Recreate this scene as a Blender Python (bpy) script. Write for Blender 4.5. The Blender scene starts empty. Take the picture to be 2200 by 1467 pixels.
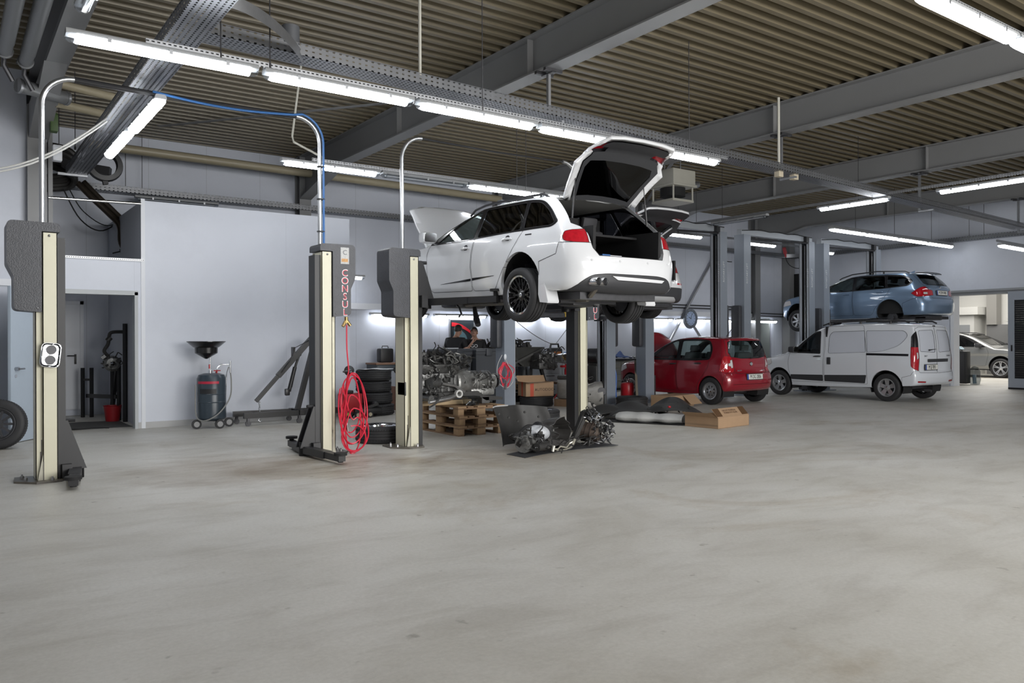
import bpy, bmesh, math, random
from mathutils import Vector, Matrix, Euler
from mathutils.bvhtree import BVHTree
random.seed(7)
PI = math.pi
SC = bpy.context.scene
C = SC.collection

# ------------------------------------------------------------------ camera, world, light, exposure
CAM_H = 1.40
cam_d = bpy.data.cameras.new('camera')
cam_d.sensor_width = 36.0
cam_d.lens = 28.0
cam_d.shift_y = -2.3 / 2200
cam_d.clip_end = 200
cam = bpy.data.objects.new('camera', cam_d)
C.objects.link(cam)
cam.matrix_world = (Matrix.Translation((0, 0, CAM_H)) @ Matrix.Rotation(math.radians(-35.5), 4, 'Z')
          @ Matrix.Rotation(PI / 2, 4, 'X') @ Matrix.Rotation(math.radians(-0.22), 4, 'Z'))
SC.camera = cam
SC.view_settings.view_transform = 'Standard'
SC.view_settings.look = 'None'
SC.view_settings.gamma = 1.0
SC.view_settings.use_curve_mapping = False
SC.view_settings.exposure = 0.12
LAMP_E = 33.0

world = bpy.data.worlds.new('daylight')
SC.world = world
world.use_nodes = True
_bg = world.node_tree.nodes['Background']
_bg.inputs[0].default_value = (0.80, 0.90, 1.0, 1)
_bg.inputs[1].default_value = 0.22


def area_light(name, loc, rot, sx, sy, power, color=(1, 1, 1)):
  d = bpy.data.lights.new(name, 'AREA')
  d.shape = 'RECTANGLE'
  d.size = sx
  d.size_y = sy
  d.energy = power
  d.color = color
  o = bpy.data.objects.new(name, d)
  C.objects.link(o)
  o.location = loc
  o.rotation_euler = rot
  o['kind'] = 'helper'
  return o


# daylight falling in through the open workshop gate behind the camera
area_light('gate_daylight', (7.5, -7.0, 3.0), (math.radians(66), 0, math.radians(10)), 11, 4.2, 2000, (1.0, 0.985, 0.96))
# the sales room beyond the sliding door is lit by one area light under its ceiling
area_light('next_room_light', (29.5, 13.0, 4.4), (0, 0, 0), 6, 5, 420, (1.0, 0.97, 0.92))


# ------------------------------------------------------------------ materials
MATS = {}


def mat(name, col, rough=0.5, metal=0.0, var=0.0, scale=6.0, coat=0.0, spec=0.5, bump=0.0, bscale=60.0, emit=None, estr=0.0, alpha=None, rvar=0.0):
  if name in MATS:
    return MATS[name]
  m = bpy.data.materials.new(name)
  m.use_nodes = True
  nt = m.node_tree
  b = nt.nodes['Principled BSDF']
  b.inputs['Base Color'].default_value = (*col, 1)
  b.inputs['Roughness'].default_value = rough
  b.inputs['Metallic'].default_value = metal
  b.inputs['Specular IOR Level'].default_value = spec
  if coat:
    b.inputs['Coat Weight'].default_value = coat
    b.inputs['Coat Roughness'].default_value = 0.03
  if emit:
    b.inputs['Emission Color'].default_value = (*emit, 1)
    b.inputs['Emission Strength'].default_value = estr
  if alpha is not None:
    b.inputs['Alpha'].default_value = alpha
  if var or rvar or bump:
    tc = nt.nodes.new('ShaderNodeTexCoord')
    n = nt.nodes.new('ShaderNodeTexNoise')
    n.inputs['Scale'].default_value = scale
    n.inputs['Detail'].default_value = 5
    nt.links.new(tc.outputs['Object'], n.inputs['Vector'])
    if var:
      mx = nt.nodes.new('ShaderNodeMix')
      mx.data_type = 'RGBA'
      mx.inputs[6].default_value = (*[c * (1 - var) for c in col], 1)
      mx.inputs[7].default_value = (*[min(1, c * (1 + var)) for c in col], 1)
      nt.links.new(n.outputs['Fac'], mx.inputs[0])
      nt.links.new(mx.outputs[2], b.inputs['Base Color'])
    if rvar:
      mr = nt.nodes.new('ShaderNodeMapRange')
      mr.inputs['To Min'].default_value = max(0, rough - rvar)
      mr.inputs['To Max'].default_value = min(1, rough + rvar)
      nt.links.new(n.outputs['Fac'], mr.inputs['Value'])
      nt.links.new(mr.outputs[0], b.inputs['Roughness'])
    if bump:
      n2 = nt.nodes.new('ShaderNodeTexNoise')
      n2.inputs['Scale'].default_value = bscale
      nt.links.new(tc.outputs['Object'], n2.inputs['Vector'])
      bp = nt.nodes.new('ShaderNodeBump')
      bp.inputs['Strength'].default_value = bump
      bp.inputs['Distance'].default_value = 0.01
      nt.links.new(n2.outputs['Fac'], bp.inputs['Height'])
      nt.links.new(bp.outputs['Normal'], b.inputs['Normal'])
  MATS[name] = m
  return m


def glass_mat(name, tint, refl=1.0, rough=0.02):
  """tinted see-through pane: fresnel gloss over a coloured transparent layer"""
  if name in MATS:
    return MATS[name]
  m = bpy.data.materials.new(name)
  m.use_nodes = True
  nt = m.node_tree
  nt.nodes.clear()
  out = nt.nodes.new('ShaderNodeOutputMaterial')
  mix = nt.nodes.new('ShaderNodeMixShader')
  tr = nt.nodes.new('ShaderNodeBsdfTransparent')
  tr.inputs[0].default_value = (*tint, 1)
  gl = nt.nodes.new('ShaderNodeBsdfGlossy')
  gl.inputs['Color'].default_value = (refl, refl, refl, 1)
  gl.inputs['Roughness'].default_value = rough
  fr = nt.nodes.new('ShaderNodeFresnel')
  gm = nt.nodes.new('ShaderNodeNewGeometry')
  io = nt.nodes.new('ShaderNodeMapRange')
  io.inputs['To Min'].default_value = 1.5
  io.inputs['To Max'].default_value = 1 / 1.5
  nt.links.new(gm.outputs['Backfacing'], io.inputs['Value'])
  nt.links.new(io.outputs[0], fr.inputs[0])
  nt.links.new(fr.outputs[0], mix.inputs[0])
  nt.links.new(tr.outputs[0], mix.inputs[1])
  nt.links.new(gl.outputs[0], mix.inputs[2])
  nt.links.new(mix.outputs[0], out.inputs[0])
  MATS[name] = m
  return m


def paint_mat(name, col, metal=0.0, rough=0.28):
  """clear-coated car paint; the inner side of the sheet is dark primer"""
  if name in MATS:
    return MATS[name]
  m = mat(name, col, rough, metal, coat=1.0)
  nt = m.node_tree
  b = nt.nodes['Principled BSDF']
  g = nt.nodes.new('ShaderNodeNewGeometry')
  mx = nt.nodes.new('ShaderNodeMix')
  mx.data_type = 'RGBA'
  mx.inputs[6].default_value = (*col, 1)
  mx.inputs[7].default_value = (0.035, 0.035, 0.04, 1)
  nt.links.new(g.outputs['Backfacing'], mx.inputs[0])
  nt.links.new(mx.outputs[2], b.inputs['Base Color'])
  return m


# ------------------------------------------------------------------ mesh builder
class MB:
  """collects shapes and links them as ONE mesh object; self.m is the material slot of what is added next"""

  def __init__(self):
    self.v = []
    self.f = []
    self.fm = []
    self.m = 0
    self.X = None

  def add(self, verts, faces):
    o = len(self.v)
    if self.X is not None:
      verts = [self.X @ Vector(p) for p in verts]
    self.v += [tuple(p) for p in verts]
    self.f += [tuple(i + o for i in f) for f in faces]
    self.fm += [self.m] * len(faces)

  def quad(self, a, b, c, d):
    self.add([a, b, c, d], [(0, 1, 2, 3)])

  def box(self, x0, x1, y0, y1, z0, z1, bev=0.0):
    if bev > 0:
      return self.rbox(x0, x1, y0, y1, z0, z1, bev)
    v = [(x, y, z) for z in (z0, z1) for x, y in ((x0, y0), (x1, y0), (x1, y1), (x0, y1))]
    self.add(v, [(3, 2, 1, 0), (4, 5, 6, 7), (0, 1, 5, 4), (1, 2, 6, 5), (2, 3, 7, 6), (3, 0, 4, 7)])

  def rbox(self, x0, x1, y0, y1, z0, z1, b):
    """box with chamfered edges"""
    bm = bmesh.new()
    bmesh.ops.create_cube(bm, size=1)
    for v in bm.verts:
      v.co = Vector(((x0 + x1) / 2 + v.co.x * (x1 - x0), (y0 + y1) / 2 + v.co.y * (y1 - y0), (z0 + z1) / 2 + v.co.z * (z1 - z0)))
    b = min(b, 0.45 * min(abs(x1 - x0), abs(y1 - y0), abs(z1 - z0)))
    bmesh.ops.bevel(bm, geom=bm.edges[:], offset=b, segments=2, affect='EDGES', profile=0.6)
    self.addbm(bm)

  def addbm(self, bm):
    bm.verts.index_update()
    self.add([v.co.copy() for v in bm.verts], [[v.index for v in f.verts] for f in bm.faces])
    bm.free()

  def prism(self, poly, d0, d1, axis='y'):
    """polygon extruded: axis y -> poly is (x,z); x -> (y,z); z -> (x,y)"""
    def P(a, b, d):
      return (a, d, b) if axis == 'y' else (d, a, b) if axis == 'x' else (a, b, d)
    n = len(poly)
    v = [P(a, b, d0) for a, b in poly] + [P(a, b, d1) for a, b in poly]
    s = sum(poly[i][0] * poly[(i + 1) % n][1] - poly[(i + 1) % n][0] * poly[i][1] for i in range(n))
    f = [tuple(range(n)), tuple(range(2 * n - 1, n - 1, -1))] + [(i + n, (i + 1) % n + n, (i + 1) % n, i) for i in range(n)]
    flip = (s < 0) ^ (d1 < d0) ^ (axis == 'y')
    if not flip:
      f = [tuple(reversed(q)) for q in f]
    self.add(v, f)

  def cyl(self, p, q, r, r2=None, seg=16, caps=True):
    p, q = Vector(p), Vector(q)
    r2 = r if r2 is None else r2
    d = q - p
    if d.length < 1e-9:
      return
    d.normalize()
    a = d.orthogonal().normalized()
    b = d.cross(a)
    v, f = [], []
    for k in range(seg):
      t = 2 * PI * k / seg
      e = a * math.cos(t) + b * math.sin(t)
      v += [p + e * r, q + e * r2]
    for k in range(seg):
      i, j = 2 * k, 2 * ((k + 1) % seg)
      f.append((i, j, j + 1, i + 1))
    if caps:
      f.append(tuple(2 * k for k in reversed(range(seg))))
      f.append(tuple(2 * k + 1 for k in range(seg)))
    self.add(v, f)

  def tube(self, pts, r, seg=8, closed=False, caps=True):
    pts = [Vector(p) for p in pts]
    n = len(pts)
    rs = r if isinstance(r, (list, tuple)) else [r] * n
    v, f = [], []
    up = None
    for i in range(n):
      if closed:
        t = pts[(i + 1) % n] - pts[i - 1]
      else:
        t = pts[min(i + 1, n - 1)] - pts[max(i - 1, 0)]
      if t.length < 1e-9:
        t = Vector((0, 0, 1))
      t.normalize()
      if up is None:
        up = t.orthogonal().normalized()
      up = (up - t * up.dot(t))
      if up.length < 1e-6:
        up = t.orthogonal()
      up.normalize()
      b = t.cross(up)
      for k in range(seg):
        a = 2 * PI * k / seg
        v.append(pts[i] + (up * math.cos(a) + b * math.sin(a)) * rs[i])
    m = n if closed else n - 1
    for i in range(m):
      for k in range(seg):
        a, b2 = i * seg + k, i * seg + (k + 1) % seg
        c, d = ((i + 1) % n) * seg + (k + 1) % seg, ((i + 1) % n) * seg + k
        f.append((a, b2, c, d))
    if caps and not closed:
      f.append(tuple(reversed(range(seg))))
      f.append(tuple((n - 1) * seg + k for k in range(seg)))
    self.add(v, f)

  def lathe(self, prof, o=(0, 0, 0), axis='z', seg=32, caps=False, a0=0.0, a1=2 * PI):
    """prof: (radius, height) pairs turned about an axis through o"""
    o = Vector(o)
    full = abs(a1 - a0 - 2 * PI) < 1e-6
    ns = seg if full else seg + 1
    v, f = [], []
    n = len(prof)
    for k in range(ns):
      a = a0 + (a1 - a0) * k / seg
      c, s = math.cos(a), math.sin(a)
      for r, h in prof:
        p = (r * c, r * s, h) if axis == 'z' else (h, r * c, r * s) if axis == 'x' else (r * s, h, r * c)
        v.append(o + Vector(p))
    for k in range(seg):
      for i in range(n - 1):
        a, b = k * n + i, ((k + 1) % ns) * n + i
        f.append((a, b, b + 1, a + 1))
    if caps and full:
      f.append(tuple(k * n for k in reversed(range(seg))))
      f.append(tuple(k * n + n - 1 for k in range(seg)))
    self.add(v, f)

  def ball(self, c, r, seg=12, sc=(1, 1, 1)):
    prof = [(math.sin(PI * i / 8) * r, -math.cos(PI * i / 8) * r) for i in range(9)]
    keep = self.X
    loc = Matrix.Translation(c) @ Matrix.Diagonal((*sc, 1))
    self.X = loc if keep is None else keep @ loc
    self.lathe(prof, seg=seg)
    self.X = keep

  def beam(self, p, q, w, h, up=(0, 0, 1)):
    """rectangular bar from p to q"""
    p, q = Vector(p), Vector(q)
    d = (q - p)
    L = d.length
    d.normalize()
    up = Vector(up)
    s = d.cross(up)
    if s.length < 1e-5:
      s = d.orthogonal()
    s.normalize()
    u = s.cross(d)
    keep = self.X
    M = Matrix((( d.x, s.x, u.x, p.x), (d.y, s.y, u.y, p.y), (d.z, s.z, u.z, p.z), (0, 0, 0, 1)))
    self.X = M if keep is None else keep @ M
    self.box(0, L, -w / 2, w / 2, -h / 2, h / 2)
    self.X = keep

  def grid(self, fn, nu, nv, double=False):
    v = [fn(i / nu, j / nv) for i in range(nu + 1) for j in range(nv + 1)]
    f = [(i * (nv + 1) + j, (i + 1) * (nv + 1) + j, (i + 1) * (nv + 1) + j + 1, i * (nv + 1) + j + 1) for i in range(nu) for j in range(nv)]
    self.add(v, f)

  def sheet(self, fn, nu, nv, th):
    """curved sheet with a thickness"""
    P = [[Vector(fn(i / nu, j / nv)) for j in range(nv + 1)] for i in range(nu + 1)]
    v = []
    for sgn in (0, 1):
      for i in range(nu + 1):
        for j in range(nv + 1):
          a = P[min(i + 1, nu)][j] - P[max(i - 1, 0)][j]
          b = P[i][min(j + 1, nv)] - P[i][max(j - 1, 0)]
          n = a.cross(b)
          n = n.normalized() if n.length > 1e-9 else Vector((0, 0, 1))
          v.append(P[i][j] - n * th * sgn)
    o = (nu + 1) * (nv + 1)
    I = lambda i, j, s: s * o + i * (nv + 1) + j
    f = []
    for i in range(nu):
      for j in range(nv):
        f.append((I(i, j, 0), I(i + 1, j, 0), I(i + 1, j + 1, 0), I(i, j + 1, 0)))
        f.append((I(i, j + 1, 1), I(i + 1, j + 1, 1), I(i + 1, j, 1), I(i, j, 1)))
    for i in range(nu):
      f.append((I(i, 0, 1), I(i + 1, 0, 1), I(i + 1, 0, 0), I(i, 0, 0)))
      f.append((I(i, nv, 0), I(i + 1, nv, 0), I(i + 1, nv, 1), I(i, nv, 1)))
    for j in range(nv):
      f.append((I(0, j, 0), I(0, j + 1, 0), I(0, j + 1, 1), I(0, j, 1)))
      f.append((I(nu, j, 1), I(nu, j + 1, 1), I(nu, j + 1, 0), I(nu, j, 0)))
    self.add(v, f)

  def build(self, name, mats, parent=None, loc=None, rot=None, smooth=35):
    me = bpy.data.meshes.new(name)
    me.from_pydata(self.v, [], self.f)
    if not isinstance(mats, (list, tuple)):
      mats = [mats]
    for m in mats:
      me.materials.append(m)
    me.polygons.foreach_set('material_index', self.fm)
    if smooth:
      me.polygons.foreach_set('use_smooth', [True] * len(self.f))
      me.set_sharp_from_angle(angle=math.radians(smooth))
    me.update()
    o = bpy.data.objects.new(name, me)
    C.objects.link(o)
    if parent:
      o.parent = parent
    if loc is not None:
      o.location = loc
    if rot is not None:
      o.rotation_euler = rot
    return o


def tag(o, label, cat=None, group=None, kind=None):
  o['label'] = label
  if cat:
    o['category'] = cat
  if group:
    o['group'] = group
  if kind:
    o['kind'] = kind
  return o


def thing(name, label, cat, loc=(0, 0, 0), rz=0.0, group=None, rot=None):
  o = bpy.data.objects.new(name, None)
  C.objects.link(o)
  o.empty_display_size = 0.2
  o.location = loc
  o.rotation_euler = rot if rot else (0, 0, rz)
  return tag(o, label, cat, group)


def struct(name, mb, mats, label=None, smooth=35):
  o = mb.build(name, mats, smooth=smooth)
  o['kind'] = 'structure'
  if label:
    o['label'] = label
  return o


def copy_tree(o, parent=None):
  c = o.copy()
  C.objects.link(c)
  if parent:
    c.parent = parent
  for ch in [x for x in KIDS.get(o.name, ())]:
    copy_tree(ch, c)
  return c


KIDS = {}


def index_kids(o):
  for ch in o.children:
    KIDS.setdefault(o.name, []).append(ch)
    index_kids(ch)


def dup(o, loc, rz=None, label=None, group=None):
  if o.name not in KIDS:
    index_kids(o)
  c = copy_tree(o)
  c.location = loc
  if rz is not None:
    c.rotation_euler = (0, 0, rz)
  if label:
    c['label'] = label
  if group:
    c['group'] = group
  return c


def arc_pts(c, r, a0, a1, n, plane='xz'):
  out = []
  for k in range(n + 1):
    a = math.radians(a0 + (a1 - a0) * k / n)
    u, w = r * math.cos(a), r * math.sin(a)
    if plane == 'xz':
      out.append((c[0] + u, c[1], c[2] + w))
    elif plane == 'yz':
      out.append((c[0], c[1] + u, c[2] + w))
    else:
      out.append((c[0] + u, c[1] + w, c[2]))
  return out


def bez(p0, p1, p2, p3, n=12):
  p0, p1, p2, p3 = map(Vector, (p0, p1, p2, p3))
  return [p0 * (1 - t) ** 3 + p1 * 3 * t * (1 - t) ** 2 + p2 * 3 * t * t * (1 - t) + p3 * t ** 3 for t in [i / n for i in range(n + 1)]]


def crom(pts, n=6, closed=False):
  """Catmull-Rom curve through points"""
  P = [Vector(p) for p in pts]
  m = len(P)
  out = []
  rng = m if closed else m - 1
  for i in range(rng):
    g = (lambda k: P[k % m]) if closed else (lambda k: P[max(0, min(m - 1, k))])
    a, b, c, d = g(i - 1), g(i), g(i + 1), g(i + 2)
    for k in range(n):
      t = k / n
      out.append(0.5 * ((2 * b) + (c - a) * t + (2 * a - 5 * b + 4 * c - d) * t * t + (3 * b - a - 3 * c + d) * t ** 3))
  if not closed:
    out.append(P[-1].copy())
  return out


def rpoly(pts, rad, n=4):
  """2-D polygon with rounded corners"""
  out = []
  m = len(pts)
  for i in range(m):
    r = rad[i] if isinstance(rad, (list, tuple)) else rad
    p = Vector(pts[i])
    a = (Vector(pts[i - 1]) - p)
    b = (Vector(pts[(i + 1) % m]) - p)
    r = min(r, a.length * 0.48, b.length * 0.48)
    if r < 1e-4:
      out.append(tuple(p))
      continue
    a = p + a.normalized() * r
    b = p + b.normalized() * r
    for k in range(n + 1):
      t = k / n
      q = a * (1 - t) ** 2 + p * 2 * t * (1 - t) + b * t * t
      out.append((q.x, q.y))
  return out


def text_mesh(body, size, mat_, name, parent=None, loc=(0, 0, 0), rot=(0, 0, 0), ext=0.001, align='CENTER', spacing=1.0, sx=1.0):
  """lettering as a mesh (built-in font)"""
  cu = bpy.data.curves.new(name, 'FONT')
  cu.body = body
  cu.size = size
  cu.extrude = ext
  cu.align_x = align
  cu.align_y = 'CENTER'
  cu.space_character = spacing
  cu.resolution_u = 3
  t = bpy.data.objects.new(name + '_src', cu)
  C.objects.link(t)
  dg = bpy.context.evaluated_depsgraph_get()
  me = bpy.data.meshes.new_from_object(t.evaluated_get(dg))
  bpy.data.objects.remove(t)
  bpy.data.curves.remove(cu)
  me.materials.clear()
  me.materials.append(mat_)
  for p in me.polygons:
    p.material_index = 0
  o = bpy.data.objects.new(name, me)
  C.objects.link(o)
  o.scale = (sx, 1, 1)
  o.rotation_euler = rot
  o.location = loc
  if parent:
    o.parent = parent
  return o
# ------------------------------------------------------------------ surface materials of the hall
def nt_fac(nt, sock, a, b_):
  m = nt.nodes.new('ShaderNodeMapRange')
  m.inputs['From Min'].default_value = a
  m.inputs['From Max'].default_value = b_
  m.inputs['To Min'].default_value = 0.85
  m.inputs['To Max'].default_value = 0.0
  nt.links.new(sock, m.inputs[0])
  return m.outputs[0]


def floor_material():
  m = bpy.data.materials.new('sealed_concrete')
  m.use_nodes = True
  nt = m.node_tree
  L = nt.links.new
  b = nt.nodes['Principled BSDF']
  tc = nt.nodes.new('ShaderNodeTexCoord')

  def noise(scale, detail=6, rough=0.6, sc=(1, 1, 1), dist=0.0, rot=0.0):
    mp = nt.nodes.new('ShaderNodeMapping')
    mp.inputs['Scale'].default_value = sc
    mp.inputs['Rotation'].default_value = (0, 0, rot)
    n = nt.nodes.new('ShaderNodeTexNoise')
    n.inputs['Scale'].default_value = scale
    n.inputs['Detail'].default_value = detail
    n.inputs['Roughness'].default_value = rough
    n.inputs['Distortion'].default_value = dist
    L(tc.outputs['Object'], mp.inputs[0])
    L(mp.outputs[0], n.inputs['Vector'])
    return n.outputs['Fac']

  def ramp(src, stops):
    r = nt.nodes.new('ShaderNodeValToRGB')
    e = r.color_ramp.elements
    while len(e) < len(stops):
      e.new(0.5)
    for k, (p, c) in enumerate(stops):
      e[k].position = p
      e[k].color = (*c, 1)
    L(src, r.inputs[0])
    return r.outputs[0]

  def mixc(a, c, fac, mode='MIX'):
    mx = nt.nodes.new('ShaderNodeMix')
    mx.data_type = 'RGBA'
    mx.blend_type = mode
    if isinstance(fac, float):
      mx.inputs[0].default_value = fac
    else:
      L(fac, mx.inputs[0])
    L(a, mx.inputs[6])
    L(c, mx.inputs[7])
    return mx.outputs[2]

  base = ramp(noise(0.55, 7, 0.62, dist=0.4), [(0.30, (0.46, 0.44, 0.39)), (0.50, (0.55, 0.535, 0.495)), (0.72, (0.61, 0.60, 0.565))])
  streak = ramp(noise(1.1, 7, 0.68, sc=(1, 2.6, 1), rot=0.62, dist=0.6), [(0.32, (0.80, 0.785, 0.76)), (0.52, (1, 1, 1))])
  stain = ramp(noise(0.38, 8, 0.66, dist=0.9), [(0.54, (1, 1, 1)), (0.64, (0.80, 0.75, 0.68)), (0.78, (0.56, 0.50, 0.43))])
  spots = ramp(noise(7.0, 3, 0.5), [(0.24, (0.55, 0.53, 0.5)), (0.31, (1, 1, 1))])
  fine = ramp(noise(38.0, 3, 0.7), [(0.25, (0.86, 0.86, 0.85)), (0.7, (1.05, 1.05, 1.05))])
  c = mixc(base, streak, 0.75, 'MULTIPLY')
  c = mixc(c, stain, 0.9, 'MULTIPLY')
  c = mixc(c, spots, 0.8, 'MULTIPLY')
  for cx, cy, r in ((2.7, 8.9, 1.5), (5.9, 8.0, 1.3), (4.2, 8.4, 0.9)):
    # brown oil-stained patches round the lift posts
    vm = nt.nodes.new('ShaderNodeVectorMath')
    vm.operation = 'DISTANCE'
    vm.inputs[1].default_value = (cx, cy, 0)
    L(tc.outputs['Object'], vm.inputs[0])
    ad = nt.nodes.new('ShaderNodeMath')
    ad.operation = 'MULTIPLY_ADD'
    ad.inputs[1].default_value = 3.2
    L(noise(1.4, 7, 0.7, sc=(1, 1.8, 1), rot=0.62), ad.inputs[0])
    L(vm.outputs['Value'], ad.inputs[2])
    c = mixc(c, ramp(ad.outputs[0], [(0.0, (0.56, 0.48, 0.40))] * 2), nt_fac(nt, ad.outputs[0], 1.55, 1.55 + r), 'MULTIPLY')
  c = mixc(c, fine, 0.8, 'MULTIPLY')
  L(c, b.inputs['Base Color'])
  rr = nt.nodes.new('ShaderNodeMapRange')
  rr.inputs['To Min'].default_value = 0.30
  rr.inputs['To Max'].default_value = 0.62
  L(noise(1.1, 6, 0.65, sc=(1, 2.5, 1), rot=0.62), rr.inputs['Value'])
  L(rr.outputs[0], b.inputs['Roughness'])
  b.inputs['Specular IOR Level'].default_value = 0.45
  bp = nt.nodes.new('ShaderNodeBump')
  bp.inputs['Strength'].default_value = 0.12
  bp.inputs['Distance'].default_value = 0.004
  L(noise(14, 5, 0.6), bp.inputs['Height'])
  L(bp.outputs[0], b.inputs['Normal'])
  return m


def panel_material(name, col, pitch, axis, seam=0.012, dirt=0.12, rough=0.5):
  """white sandwich panels with fine vertical joints"""
  m = mat(name, col, rough, var=0.03, scale=1.2)
  nt = m.node_tree
  L = nt.links.new
  b = nt.nodes['Principled BSDF']
  src = b.inputs['Base Color'].links[0].from_socket
  tc = nt.nodes.new('ShaderNodeTexCoord')
  sp = nt.nodes.new('ShaderNodeSeparateXYZ')
  L(tc.outputs['Object'], sp.inputs[0])
  mod = nt.nodes.new('ShaderNodeMath')
  mod.operation = 'PINGPONG'
  mod.inputs[1].default_value = pitch / 2
  L(sp.outputs[axis], mod.inputs[0])
  lt = nt.nodes.new('ShaderNodeMath')
  lt.operation = 'LESS_THAN'
  lt.inputs[1].default_value = seam / 2
  L(mod.outputs[0], lt.inputs[0])
  n = nt.nodes.new('ShaderNodeTexNoise')
  n.inputs['Scale'].default_value = 0.9
  n.inputs['Detail'].default_value = 7
  n.inputs['Roughness'].default_value = 0.7
  L(tc.outputs['Object'], n.inputs['Vector'])
  mr = nt.nodes.new('ShaderNodeMapRange')
  mr.inputs['From Min'].default_value = 0.5
  mr.inputs['From Max'].default_value = 0.8
  mr.inputs['To Min'].default_value = 1.0
  mr.inputs['To Max'].default_value = 1.0 - dirt
  L(n.outputs['Fac'], mr.inputs[0])
  cc = nt.nodes.new('ShaderNodeCombineColor')
  for k in range(3):
    L(mr.outputs[0], cc.inputs[k])
  mu = nt.nodes.new('ShaderNodeMix')
  mu.data_type = 'RGBA'
  mu.blend_type = 'MULTIPLY'
  mu.inputs[0].default_value = 1
  L(src, mu.inputs[6])
  L(cc.outputs[0], mu.inputs[7])
  mx = nt.nodes.new('ShaderNodeMix')
  mx.data_type = 'RGBA'
  mx.inputs[7].default_value = (*[c * 0.78 for c in col], 1)
  L(lt.outputs[0], mx.inputs[0])
  L(mu.outputs[2], mx.inputs[6])
  L(mx.outputs[2], b.inputs['Base Color'])
  return m


def perforated(name, col, px, pz, fx=0.45, fz=0.35, rough=0.4, metal=0.7, u=0, w=2):
  """galvanised sheet with rows of punched slots (the slots are see-through)"""
  m = mat(name, col, rough, metal, var=0.15, scale=9)
  nt = m.node_tree
  L = nt.links.new
  b = nt.nodes['Principled BSDF']
  tc = nt.nodes.new('ShaderNodeTexCoord')
  sp = nt.nodes.new('ShaderNodeSeparateXYZ')
  L(tc.outputs['Object'], sp.inputs[0])

  def band(sock, pitch, frac):
    a = nt.nodes.new('ShaderNodeMath')
    a.operation = 'DIVIDE'
    a.inputs[1].default_value = pitch
    L(sock, a.inputs[0])
    f = nt.nodes.new('ShaderNodeMath')
    f.operation = 'FRACT'
    L(a.outputs[0], f.inputs[0])
    l = nt.nodes.new('ShaderNodeMath')
    l.operation = 'LESS_THAN'
    l.inputs[1].default_value = frac
    L(f.outputs[0], l.inputs[0])
    return l.outputs[0]
  mu = nt.nodes.new('ShaderNodeMath')
  mu.operation = 'MULTIPLY'
  L(band(sp.outputs[u], px, fx), mu.inputs[0])
  L(band(sp.outputs[w], pz, fz), mu.inputs[1])
  inv = nt.nodes.new('ShaderNodeMath')
  inv.operation = 'SUBTRACT'
  inv.inputs[0].default_value = 1.0
  L(mu.outputs[0], inv.inputs[1])
  L(inv.outputs[0], b.inputs['Alpha'])
  return m


M_floor = floor_material()
M_wall = panel_material('white_wall_panel', (0.55, 0.58, 0.65), 1.12, 0)
M_wallY = panel_material('white_wall_panel_side', (0.58, 0.61, 0.68), 6.0, 1, seam=0.006)
M_part = panel_material('white_partition_board', (0.60, 0.63, 0.70), 2.5, 0, seam=0.004, dirt=0.08)
M_white = mat('white_paint', (0.68, 0.70, 0.74), 0.5, var=0.03)
M_skirt = mat('grey_skirting', (0.42, 0.42, 0.42), 0.5)
M_deck = mat('beige_steel_deck', (0.15, 0.125, 0.08), 0.42, var=0.12, scale=3.0)
M_beam = mat('grey_beam_paint', (0.21, 0.212, 0.215), 0.5, var=0.05, scale=2)
M_greydk = mat('dark_grey_paint', (0.10, 0.105, 0.115), 0.5)
M_galv = mat('galvanised_steel', (0.38, 0.39, 0.41), 0.38, 0.8, var=0.15, scale=14)
M_tray_u = perforated('perforated_tray', (0.20, 0.205, 0.215), 0.075, 0.047, 0.36, 0.32)
M_tray_b = perforated('perforated_tray_floor', (0.22, 0.23, 0.25), 0.05, 0.05, 0.5, 0.35, w=1)
M_rail = perforated('slotted_rail', (0.42, 0.43, 0.45), 0.045, 0.03, 0.55, 0.42)
M_black = mat('black_plastic', (0.018, 0.018, 0.02), 0.45)
M_blackm = mat('black_matt', (0.012, 0.012, 0.013), 0.8)
M_rubber = mat('tyre_rubber', (0.022, 0.022, 0.024), 0.62, var=0.2, scale=30)
M_chrome = mat('chrome', (0.75, 0.76, 0.78), 0.12, 1.0)
M_steel = mat('bare_steel', (0.42, 0.42, 0.43), 0.3, 1.0, var=0.2, scale=20)
M_darksteel = mat('dark_steel', (0.07, 0.07, 0.075), 0.42, 0.6, var=0.3, scale=14)
M_red = mat('red_paint', (0.42, 0.012, 0.02), 0.35)
M_beigepipe = mat('beige_pipe', (0.34, 0.30, 0.21), 0.4, var=0.06)
M_blue = mat('blue_hose', (0.03, 0.13, 0.36), 0.4)

# ------------------------------------------------------------------ floor, ceiling deck, walls
XW, YW, HT = 24.3, 17.26, 5.48
b = MB()
b.box(-7, 46, -9, 30, -0.2, 0.0)
struct('floor', b, M_floor)

b = MB()
pitch, prof = 0.235, []
y = -7.0
while y < YW - 0.02:
  prof += [(y, HT), (y + 0.075, HT), (y + 0.10, HT + 0.13), (y + 0.21, HT + 0.13)]
  y += pitch
prof.append((YW, HT))
n = len(prof)
xs = [-7.0, 10.0, XW]
v = [(x, py, pz) for x in xs for py, pz in prof]
for j in range(n - 1):
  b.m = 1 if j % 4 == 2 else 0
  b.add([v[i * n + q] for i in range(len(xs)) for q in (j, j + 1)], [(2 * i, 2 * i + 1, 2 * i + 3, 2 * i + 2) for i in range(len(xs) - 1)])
b.m = 0
b.box(-7, XW, -7, YW, HT + 0.15, HT + 0.2)
struct('ceiling', b, [M_deck, mat('shaded_trough', (0.045, 0.036, 0.021), 0.6, var=0.15, scale=3.0)], smooth=0)  # trough tops: shade of the recesses painted in as a darker deck colour

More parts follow.
